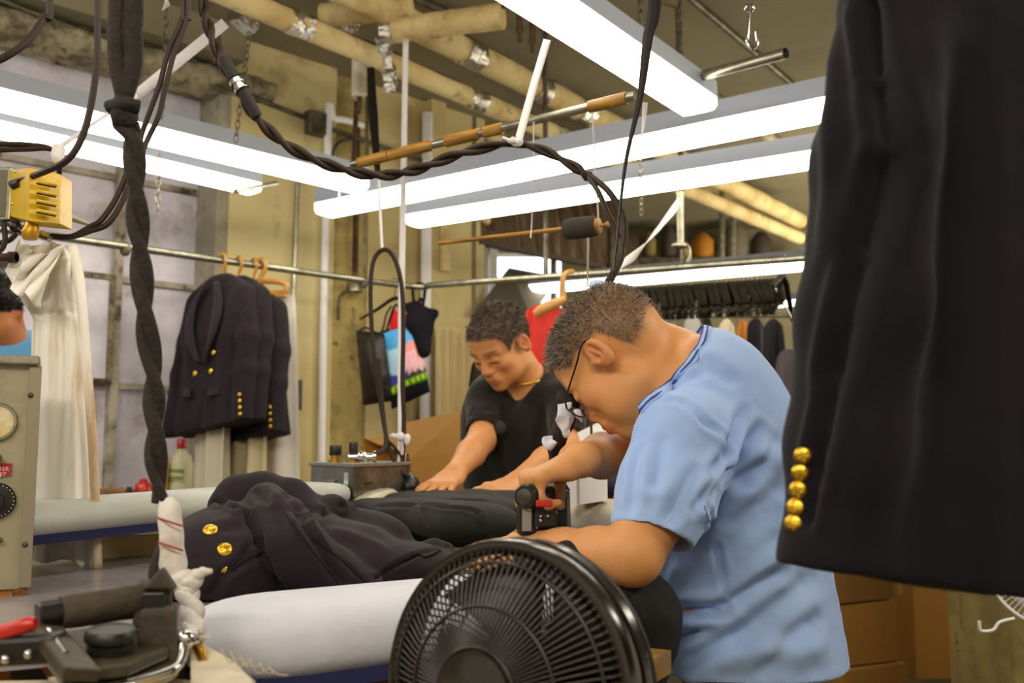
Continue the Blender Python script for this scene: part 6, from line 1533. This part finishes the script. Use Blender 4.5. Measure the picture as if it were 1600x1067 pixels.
obj('rear_stand', MB().box(W(247, 990, 1.06), (.038, .045, .055), rotz(.25).to_3x3(), .9), M_tp2, bi, smooth=False, bevel=.005)
obj('terminal', MB().box(W(240, 940, 1.06), (.022, .01, .020), rotz(.3).to_3x3()), M_bak, bi, smooth=False, bevel=.002)
zb = .988
pl_ = [Wz(112, 1075, zb), Wz(62, 1020, zb), Wz(120, 985, zb), Wz(200, 978, zb), Wz(268, 988, zb), Wz(280, 1015, zb), Wz(250, 1045, zb), Wz(190, 1066, zb)]
pl_ = [Wz(108, 1070, zb), Wz(72, 1022, zb), Wz(95, 1003, zb), Wz(190, 990, zb), Wz(262, 992, zb), Wz(276, 1008, zb), Wz(262, 1030, zb), Wz(200, 1058, zb)]
plate(pl_, zb, zb+.012, 'base', M_olive, bi, .003)
cen = sum(pl_, V((0, 0, 0)))/len(pl_)
plate([cen+(p-cen)*1.10+V((.008, -.008, 0)) for p in pl_], zb-.016, zb-.001, 'soleplate', M_chrome, bi, .003)
kp = Wz(172, 1022, zb+.012)
obj('dial_knob', MB().lathe([(.022, 0), (.022, .012), (.025, .015), (.025, .021), (.022, .025), (.006, .026)], kp, (0.05, -.1, 1), 28), M_bak, bi)
obj('front_bracket', MB().bar(W(70, 985, 1.0), W(128, 1055, .90), .012, .032, (0, 1, 0)), M_olive, bi, smooth=False, bevel=.002)
obj('bracket_edge', MB().tube([W(76, 985, .985), W(104, 1022, .93)], .003, 8), M_chrome, bi)
obj('switch_box', MB().box(W(25, 1014, .97), (.085, .035, .027), Matrix.Rotation(-.06, 3, 'Y')), M_bak, bi, smooth=False, bevel=.005)
obj('lever', MB().tube(catmull([W(-40, 998, .96), W(10, 986, .96), W(42, 976, .96), W(56, 974, .96)], 5), [.008, .0085, .0085, .006], 12, flat=(1, .9)), M_red, bi)
for x, y in ((8, 1030), (44, 1022)): obj('screw', MB().sph(W(x, y, .945), .0042, 10, 6), M_chrome, bi)
obj('hose_elbow', MB().sph(W(291, 998, 1.0), .009, 12, 8).tube(catmull([W(288, 1000, 1.0), W(284, 1030, .98), W(262, 1050, .96), W(200, 1068, .94)], 5), .0045, 10), M_chrome, bi)
rs = thing('iron_rest', 'cream padded rest under the large foreground iron', 'iron rest', (-.45, 1.0, .94))
mb = MB().surf(lambda u, v: V((-.72+u*.46, .82+v*.30, .965+.006*mnoise.noise((u*6, v*6, 3))-.03*abs(2*v-1)**4-.03*abs(2*u-1)**8)), 30, 20, thick=.03); obj('pad_cover', mb, mat('stained_cream_pad', 'd8ccae', .8, col2='b89a60', scale=5, lo=.45, hi=.65), rs, angle=180)
plate([Wz(85, 1000, .975), Wz(200, 968, .975), Wz(225, 992, .975), Wz(118, 1025, .975)], .973, .977, 'white_card', M_white, rs, 0)
obj('rest_board', MB().box((-.49, .98, .90), (.44, .30, .05)), mat('rest_board_wood', '7b5a2e', .7), rs, smooth=False); obj('rest_leg', MB().box((-.5, .98, .44), (.06, .06, .88)), M_dsteel, rs, smooth=False)
mb = MB().surf(lambda u, v: Wz(lerp(298, 400, u), lerp(1012+52*u**1.3, 1085, v), .975-.01*v), 16, 12, thick=.008); tag(obj('cream_cloth', mb, mat('cream_cloth_near', 'd9cdb4', .8), angle=180), 'cream cloth edge bulging beside brass connector at the bottom', 'cloth')
mb = MB()
for i in range(6):
    x = 345+i*15; mb.tube(catmull([W(x, 1012+i*6, 1.02), W(x+12, 1036+i*4+random.uniform(-4, 4), 1.01), W(x+26+random.uniform(0, 12), 1030+i*5, 1.0)], 6), .0008, 5)
tag(obj('loose_threads', mb, mat('pale_thread', 'b5a98d', .8)), 'tangle of pale loose threads under the tip of near board', 'threads', kind='stuff')

# ------------------------------------------------------------------ control cabinet, cloth, yellow box
cb = thing('control_cabinet', 'scuffed beige metal control cabinet with dials at the left edge', 'cabinet', W(60, 918, 1.5))
M_cab = mat('beige_cabinet_metal', 'a8a084', .45, .35, col2='8f876c', scale=7, lo=.4, hi=.7, col3='5d5236', scale3=13, lo3=.64, hi3=.72, bump=.08)
p0, p1 = W(-170, 571, 1.5), W(60, 571, 1.5); zb_, zt_ = W(20, 918, 1.5).z, p0.z
obj('cabinet_body', MB().box(((p0.x+p1.x)/2, 1.65, (zb_+zt_)/2), (p1.x-p0.x, .30, zt_-zb_)), M_cab, cb, smooth=False)
obj('cabinet_lid', MB().box(((p0.x+p1.x)/2+.001, 1.645, zt_+.006), (p1.x-p0.x+.006, .32, .014)), M_steel, cb, smooth=False, bevel=.003)
fx = W(50, 700, 1.497).x; obj('corner_strip', MB().box((fx, 1.498, (zb_+zt_)/2), (.017, .008, zt_-zb_-.004)), mat('strip_metal', '9a917a', .4, .5), cb, smooth=False, bevel=.001)
def face_lathe(px, py, prof, name, m, Y=1.5, n=28): 
    o = obj(name, MB().lathe(prof, W(px, py, Y), (0, -1, 0), n), m, cb); return o
face_lathe(3, 660, [(.027, 0), (.029, .004), (.027, .008), (.0245, .008), (.0245, .005)], 'gauge_ring', M_steel)
face_lathe(3, 660, [(.0235, 0), (.0235, .006), (0, .0061)], 'gauge_face', mat('gauge_face', 'e0dab8', .4, col2='c9b15e', scale=20))
face_lathe(4, 716, [(.005, 0), (.005, .012), (.007, .012), (.007, .018)], 'toggle', M_dsteel)
dl = face_lathe(2, 781, [(.0265, 0), (.0265, .006), (.024, .009), (.012, .010), (.011, .020), (0, .0205)], 'dial_knob', M_bak)
mb = MB()
for k in range(-6, 7):
    a = k*.24; c = W(2, 781, 1.5)+V((0, -.0085, 0)); d = V((math.cos(a), 0, math.sin(a))); mb.bar(c+d*.0195, c+d*.0242, .001, .0012, (0, 1, 0))
o = obj('tick_marks', mb, M_white, cb, smooth=False)
for x, y in ((47, 618), (38, 850), (3, 842)): obj('screw', MB().sph(W(x, y, 1.493), (.0042, .003, .0042), 10, 6), M_dsteel, cb)
p = W(7, 733, 1.497); rl = obj('red_label', MB().box((p.x-.004, p.y, p.z), (.036, .003, .018)), mat('red_label_plate', 'a81418', .5), cb, smooth=False)
def text(body, loc, size, m, parent, rot=(math.pi/2, 0, 0), name='lettering', ext=.0003):
    cu = bpy.data.curves.new(name, 'FONT'); cu.body = body; cu.size = size; cu.extrude = ext; cu.align_x = 'CENTER'; cu.align_y = 'CENTER'
    o = link(bpy.data.objects.new(name, cu)); bpy.context.view_layer.update(); dg = bpy.context.evaluated_depsgraph_get(); me = bpy.data.meshes.new_from_object(o.evaluated_get(dg)); bpy.data.objects.remove(o)
    me.materials.clear(); me.materials.append(m); o = link(bpy.data.objects.new(name, me)); o.parent = parent
    off = V((0, 0, 0)); q = parent
    while q is not None: off += V(q.location); q = q.parent
    o.location = V(loc)-off; o.rotation_euler = rot; return o
cb.rotation_euler = (0, 0, math.radians(25))
text('WATER\nRESET', (p.x-.003, p.y-.0019, p.z-.0035), .0082, mat('label_white', 'e8d8d0', .5), cb)
mb = MB().box((W(-60, 700, 1.5).x, 1.6, .52), (.28, .22, 1.0)); 
xr = W(47, 900, 1.5).x; wp = thing('wooden_post', 'orange-brown wooden support under the control cabinet', 'post', (xr, 1.5, 0)); obj('wood_front', MB().box((xr-.13, 1.58, zb_/2), (.22, .16, zb_)), mat('orange_wood', 'c07a26', .6, col2='9c5c18', scale=9, stretch=(1, 1, 8)), wp, smooth=False)
obj('rough_edge', MB().box((xr-.012, 1.496, zb_-.045), (.02, .006, .09)), mat('splintered_wood', '8a5c28', .9, col2='4c3015', scale=60, bump=1, bscale=150), wp, smooth=False)
wp.rotation_euler = (0, 0, math.radians(25))

cl = thing('hanging_cloth', 'stained white canvas cloth hanging from the pipe beside the control cabinet', 'cloth', W(90, 890, 1.85))
def clf(u, v):
    xl = interp([0, .10, .25, .5, .75, 1], [30, 8, 50, 48, 47, 46][:6], v); xr_ = interp([0, .03, .12, .35, .7, 1], [108, 121, 128, 142, 153, 160], v)
    py = lerp(374+10*abs(math.sin(u*5)), lerp(868, 893, u)+7*math.sin(u*9), v)
    x = lerp(xl, xr_, u); Yd = 1.85+.015*math.sin(u*7+v*1.5)*(.4+v)+.012*math.sin(u*14+2*v)-.03*math.exp(-((u-.86)/.07)**2)+.03*u
    if v < .22: Yd += .018*math.sin(u*11+v*25)
    return W(x, py, Yd)
obj('cloth_sheet', MB().surf(clf, 60, 90, thick=.002), M_cloth, cl, angle=180)
obj('cloth_roll', MB().tube(catmull([W(112, 385, 1.84), W(124, 440, 1.83), W(135, 560, 1.825), W(146, 720, 1.82), W(152, 890, 1.82)], 8), [.010, .010, .0085, .0085, .009], 12), M_cloth, cl, angle=180)
mb = MB().surf(lambda u, v: W(lerp(lerp(46, 16+6*math.sin(u*6), v), lerp(100, 66-14*math.sin(v*3), v), u), lerp(388+8*math.sin(u*4), lerp(452, 478, u)+6*math.sin(u*9), v), 1.80+.02*math.sin(u*4+v*2)+.012*math.sin(u*13+v*9)), 30, 26, thick=.002); obj('cloth_fold', mb, M_cloth, cl, angle=180)

yb = thing('yellow_box', 'yellow louvred steel box with brass fitting hanging at far left', 'box', W(52, 345, 1.8))
M_yel = mat('yellow_enamel', 'd9b20c', .4, col2='b78f06', scale=14, lo=.55, hi=.75, coat=.2)
f0, f1, l0 = W(45, 300, 1.74), W(94, 305, 1.78), W(14, 297, 1.80)
for nm, a, b in (('front_panel', f0, f1), ('side_panel', l0, f0)):
    t0, t1, b0_, b1_ = (262, 272, 345, 350) if nm == 'front_panel' else (266, 262, 338, 345)
    xa, xb, Ya, Yb_ = (45, 94, 1.74, 1.78) if nm == 'front_panel' else (16, 45, 1.80, 1.74)
    A1, B1, C1, D1 = W(xa, b0_, Ya), W(xb, b1_, Yb_), W(xb, t1, Yb_), W(xa, t0, Ya); dv = V((.0, .05, 0))
    obj(nm, MB().add([A1, B1, C1, D1, A1+dv, B1+dv, C1+dv, D1+dv], [(0, 1, 2, 3), (7, 6, 5, 4), (0, 4, 5, 1), (1, 5, 6, 2), (2, 6, 7, 3), (3, 7, 4, 0)]), M_yel, yb, smooth=False, bevel=.001)
for i in range(4):
    a, b = W(58, 284+i*15, 1.735), W(88, 290+i*15, 1.76); obj('louvre', MB().tube([a, b], .0045, 8, flat=(1, .8)), M_yel, yb); obj('louvre_slot', MB().tube([a+V((0, -.003, -.004)), b+V((0, -.003, -.004))], .0016, 6), M_bak, yb)
for x, y in ((24, 268), (38, 316), (20, 318)): obj('screw', MB().sph(W(x, y, 1.765), .0028, 8, 5), M_chrome, yb)
obj('brass_fitting', MB().tube([W(50, 345, 1.77), W(50, 356, 1.77), W(47, 364, 1.77), W(47, 374, 1.77)], [.010, .013, .016, .012], 14), mat('brass_yellow_paint', 'b8880e', .4, .5), yb)
obj('cable_gland', MB().cyl(W(22, 290, 1.79), W(32, 286, 1.77), .008, 12), M_bak, yb)
gb = thing('glass_meter_box', 'grey metal meter box with glass front cut off by left edge', 'meter box', W(-10, 345, 1.8))
p = W(-16, 302, 1.8); obj('metal_case', MB().box((p.x, p.y+.03, p.z), (.078, .06, .10)), M_steel, gb, smooth=False, bevel=.002); obj('glass_front', MB().box((p.x-.002, p.y-.001, p.z), (.066, .003, .088)), mat('dim_glass', '6f6a58', .1), gb, smooth=False)
r_ = thing('pipe_fittings', 'dark pipe fittings and hoses under the yellow box', 'pipe', W(20, 360, 1.8))
obj('pipe_elbow', MB().sph(W(24, 354, 1.8), .011, 12, 8).tube(catmull([W(5, 345, 1.82), W(22, 352, 1.8), W(36, 362, 1.8)], 4), .006, 8), M_bak, r_)
obj('hose', MB().tube(catmull([W(6, 350, 1.78), W(8, 375, 1.78), W(2, 390, 1.78), W(-12, 398, 1.78)], 5), .005, 8), M_cable, r_)
obj('hose', MB().tube(catmull([W(26, 364, 1.8), W(14, 376, 1.8), W(-4, 380, 1.8)], 5), .005, 8), M_cable, r_)
obj('chrome_nut', MB().cyl(W(62, 366, 1.82), W(78, 372, 1.82), .009, 8), M_chrome, r_)
mb = MB().tube([W(-15, 402, 1.85), W(26, 402, 1.85)], .008, 12).cyl(W(14, 402, 1.85), W(26, 402, 1.85), .011, 12); tag(obj('rusty_pipe', mb, M_rust), 'rusty pipe stub entering from the left edge below yellow box', 'pipe')
pv = thing('cable_clamp', 'pale plastic bracket with round bolt right of the yellow box', 'clamp', W(118, 340, 1.95))
obj('bracket', MB().tube([W(92, 334, 1.97), W(112, 340, 1.97), W(138, 350, 1.99)], [.016, .015, .008], 12, flat=(1, .5)), mat('pale_plastic', 'b5ad93', .5), pv)
obj('bolt', MB().cyl(W(104, 334, 1.97), W(104, 334, 1.95), .009, 14), mat('pale_plastic', 'b5ad93', .5), pv)

# ------------------------------------------------------------------ floor fan in front
KF = 1.0/1.17
fan = thing('pedestal_fan', 'large black pedestal fan with domed wire grille in front centre', 'fan', (W(800, 1080, 1.05).x, 1.05, 0))
M_fan = mat('glossy_black_fan', '1a1511', .22, coat=.5, spec=.7); M_fwire = mat('fan_wire', '241c14', .35, spec=.7)
FCN = W(790, 1078, 1.0); nf = V((-.56, -.82, .06)).normalized(); FR = .163*KF
u1 = V((0, 0, 1)); u1 = (u1-nf*u1.dot(nf)).normalized(); u2 = nf.cross(u1)
def fp(r, a, h): return FCN+u1*(r*math.cos(a))+u2*(r*math.sin(a))+nf*(h*KF)
def ring(r, h, t, n=96): return [fp(r, 2*math.pi*k/n, h) for k in range(n)]
mb = MB().lathe([(FR-.010, .006), (FR-.004, .010), (FR+.004, .008), (FR+.006, 0), (FR+.005, -.010), (FR-.004, -.012), (FR-.010, -.006), (FR-.010, .006)], FCN, nf, 96); mb.f = mb.f[:-2]; mb.mi = mb.mi[:-2]
obj('front_rim', mb, M_fan, fan, angle=60)
mb = MB().lathe([(FR-.004, -.016), (FR+.006, -.018), (FR+.007, -.028), (FR-.002, -.032), (FR-.006, -.024), (FR-.004, -.016)], FCN, nf, 96); mb.f = mb.f[:-2]; mb.mi = mb.mi[:-2]
obj('rear_rim', mb, M_fan, fan, angle=60)
dome = lambda r: .008+.055*(1-(r/FR)**2.2)
mb = MB(); NW = 108
for k in range(NW):
    a = 2*math.pi*k/NW
    mb.tube([fp(r, a+.35*(1-r/FR)*0, dome(r)) for r in (.045, .07, .095, .12, .14, FR-.008)], .0013, 5, caps=False)
for r in (.045, .082, .122): mb.tube(ring(r, dome(r)+.0012, 1), .0018, 6, closed=True)
obj('front_grille', mb, M_fwire, fan, angle=180)
obj('badge', MB().lathe([(.044, 0), (.042, .005), (.03, .008), (0, .0085)], fp(0, 0, dome(.04)), nf, 40), M_fan, fan)
mb = MB()
for k in range(NW):
    a = 2*math.pi*k/NW; mb.tube([fp(FR+.002, a, -.026), fp(FR+.003, a, -.045), fp(FR-.008, a, -.068), fp(.12, a, -.085), fp(.05, a, -.095)], .0013, 5, caps=False)
for r, h_ in ((FR+.004, -.045), (FR-.006, -.068), (.12, -.086)): mb.tube(ring(r, h_, 1), .0018, 6, closed=True)
obj('rear_grille', mb, M_fwire, fan, angle=180)
for k in range(5):
    a0 = 2*math.pi*k/5
    def bl(u, v, a0=a0): r = lerp(.03, FR-.02, u); a = a0+(v-.5)*lerp(.6, .95, u)+.35*u; return fp(r, a, -.03+(v-.5)*.045+.008*math.sin(u*3))
    obj('blade', MB().surf(bl, 10, 8, thick=.0015), mat('fan_blade', '0f0c09', .4), fan, angle=180)
obj('hub', MB().lathe([(.034, -.055), (.034, -.015), (.026, -.005), (0, -.002)], FCN, nf, 30), M_fan, fan)
obj('motor_housing', MB().lathe([(.03, -.16), (.05, -.145), (.055, -.10), (.048, -.09)], FCN, nf, 30), M_fan, fan)
bpz = FCN-nf*.12
obj('pole', MB().cyl((bpz.x, bpz.y, .03), (bpz.x, bpz.y, bpz.z-.04), .014, 14), M_fan, fan)
obj('base', MB().lathe([(.19, 0), (.19, .015), (.12, .03), (.03, .04), (.02, .06)], (bpz.x, bpz.y, 0), (0, 0, 1), 40), M_fan, fan)

# ------------------------------------------------------------------ big foreground jacket at right
fjk = thing('navy_jacket', 'large dark navy jacket hanging close to the camera at right edge', 'jacket', W(1480, 900, .95))
s = SDF(W(1200, 960, .85)-V((.03, .10, .03)), V((W(1800, 0, .95).x+.08, 1.20, 1.86)), .005)
Yj = .93
s.chain([W(1475, -180, Yj+.03), W(1420, 0, Yj), W(1375, 250, Yj-.01), W(1342, 500, Yj-.02), W(1322, 700, Yj-.02), W(1310, 880, Yj-.02), W(1308, 980, Yj-.02)], [.058, .062, .062, .056, .054, .051, .050], k=.02, flat=None)
for i in range(12):
    t = i/11; y = lerp(-120, 990, t); xl = lerp(1500, 1440, t**.7); s.cap(W(xl, y, Yj+.03), W(1800, y, Yj+.06), lerp(.075, .092, t), lerp(.075, .092, t), k=.03)
s.cap(W(1560, -330, Yj+.03), W(1475, -190, Yj+.03), .05, .06, k=.04); s.cap(W(1560, -330, Yj+.03), W(1800, -330, Yj+.05), .05, .05, k=.04); s.cap(W(1570, -260, Yj+.03), W(1800, -260, Yj+.05), .07, .07, k=.04)
# hem (tilted)
a, b, c = W(1235, 884, .86), W(1600, 934, .86), W(1235, 884, 1.1)
nn = (b-a).cross(c-a).normalized(); nn = -nn if nn.z > 0 else nn
lo_ = W(1200, 990, .8); s.half(a, nn, (W(1150, 900, .8).x, .7, .95), (W(1900, 900, .95).x, 1.25, 1.13), .004)
vs, fs = s.mesh(2); vs, fs = largest(vs, fs); N_ = vnormals(vs, fs); vs = vs+N_*(.0018*nz(vs*np.array([1, 1, .3]), 40, 41))[:, None]
vs = creases(vs, fs, [((1352, -10), (1372, 120), .010, -.022), ((1372, 120), (1392, 235), .010, -.022), ((1392, 235), (1345, 400), .012, -.024), ((1345, 400), (1300, 600), .010, -.022), ((1300, 600), (1268, 760), .008, -.016), ((1268, 760), (1245, 885), .007, -.010),
    ((1305, 60), (1285, 400), .014, .006), ((1440, 20), (1420, 500), .03, .010), ((1420, 420), (1345, 820), .03, .010), ((1500, 100), (1480, 900), .02, -.010)])
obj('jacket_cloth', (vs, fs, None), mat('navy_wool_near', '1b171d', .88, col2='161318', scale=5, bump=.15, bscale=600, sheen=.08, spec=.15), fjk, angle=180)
bK = bvh_of(vs, fs)
for x, y in ((1256, 712), (1252, 739), (1248, 766), (1244, 793), (1241, 818)):
    p, n = hit(bK, x, y)
    if p is not None: obj('cuff_button', button_mb(p-V((0, -.002, 0)), (n+V((-.3, -1, 0))).normalized(), .0078), M_gold, fjk)
rr = thing('garment_rail', 'short steel rail above the frame carrying the large foreground jacket', 'rail', (.75, .98, 2.0)); obj('rail_tube', MB().cyl((.45, .98, 2.02), (1.3, .98, 2.02), .014, 14), M_steel, rr)
obj('drop_rod', MB().cyl((1.2, .98, 2.02), (1.2, .98, 3.2), .01, 10), M_steel, rr)
wh = thing('wooden_hanger', 'wooden hanger inside the large foreground jacket', 'hanger', (.72, .98, 2.0)); m2 = hanger_mb(.40); m2.xf(Matrix.Translation(V((.72, .98, 1.99)))); obj('arms', m2, M_wood, wh); m2 = hook_mb(); m2.xf(Matrix.Translation(V((.72, .98, 2.01)))); obj('hook', m2, M_wood, wh)
# white fan by the post at lower right
wf = thing('white_fan', 'white wire fan peeking out below the foreground jacket at lower right', 'fan', W(1620, 930, 3.1))
cF = W(1640, 890, 3.1); nF = V((-.35, -.9, .25)).normalized(); a1 = V((0, 0, 1)); a1 = (a1-nF*a1.dot(nF)).normalized(); a2 = nF.cross(a1); Rw = .17
q = lambda r, a, h: cF+a1*(r*math.cos(a))+a2*(r*math.sin(a))+nF*h
obj('fan_rim', MB().tube([q(Rw, 2*math.pi*k/60, 0) for k in range(60)], .005, 8, closed=True), M_white, wf)
mb = MB()
for k in range(70): a = 2*math.pi*k/70; mb.tube([q(.03, a, .04), q(.1, a, .035), q(Rw, a, .0)], .0013, 4)
obj('fan_grille', mb, M_white, wf)
for k in range(3): obj('fan_blade', MB().surf(lambda u, v: q(lerp(.02, .14, u), k*2.09+(v-.5)*1.1, -.02+(v-.5)*.03), 6, 5, thick=.0015), mat('pale_blade', 'b9b6a8', .5), wf, angle=180)
obj('fan_stem', MB().tube([q(0, 0, -.03), V((cF.x+.03, cF.y+.09, cF.z-.05)), V((cF.x+.03, cF.y+.09, .0))], .012, 8), M_white, wf)
mb = MB().tube(catmull([W(1585, 966, 3.0), W(1562, 972, 3.0), W(1552, 984, 3.0), W(1535, 986, 3.0), W(1531, 982, 3.0), W(1530, 970, 3.0)], 5), .0045, 6)
tag(obj('white_plug_cord', mb, M_white), 'white cord with flat end hooked at the corner of khaki post', 'cord')
# ------------------------------------------------------------------ camera, world, lamps
cd = bpy.data.cameras.new('camera'); cam = link(bpy.data.objects.new('camera', cd)); cam.location = (0, 0, CAMZ)
cam.rotation_euler = (math.pi/2+PITCH, 0, 0); cd.sensor_width = 36; cd.lens = 36*F/1600; cd.clip_start = .02; cd.clip_end = 60
cd.dof.use_dof = True; cd.dof.focus_distance = 1.68; cd.dof.aperture_fstop = 5.0
SC.camera = cam
w = bpy.data.worlds.new('world'); SC.world = w; w.use_nodes = True
w.node_tree.nodes['Background'].inputs[0].default_value = (1.0, .84, .60, 1); w.node_tree.nodes['Background'].inputs[1].default_value = .42
def area(name, loc, to, size, e, col):
    l = bpy.data.lights.new(name, 'AREA'); l.shape = 'RECTANGLE'; l.size = size[0]; l.size_y = size[1]; l.energy = e; l.color = col
    o = link(bpy.data.objects.new(name, l)); o.location = loc; o.rotation_euler = (V(to)-V(loc)).to_track_quat('-Z', 'Y').to_euler(); return o
# unseen lamps added outside the frame: assumed ceiling fixtures, and one ceiling uplight
area('unseen_lamp', (-.6, -.8, 2.6), (-.2, 1.6, 1.0), (2.4, .3), 36, (1, .9, .76))
area('unseen_lamp', (2.6, 1.6, 2.7), (1.0, 2.5, 1.0), (2.4, .3), 36, (1, .9, .76))
area('unseen_lamp', (3.6, 6.4, 1.7), (1.6, 7.4, 3.2), (2.0, 1.2), 80, (1, .9, .7))  # added low uplight to brighten the far ceiling
area('unseen_lamp', (-3.2, 1.6, 2.9), (-1.6, 2.6, 1.0), (2.4, .3), 30, (1, .95, .9))
SC.view_settings.view_transform = 'Standard'; SC.view_settings.look = 'None'; SC.view_settings.exposure = .32
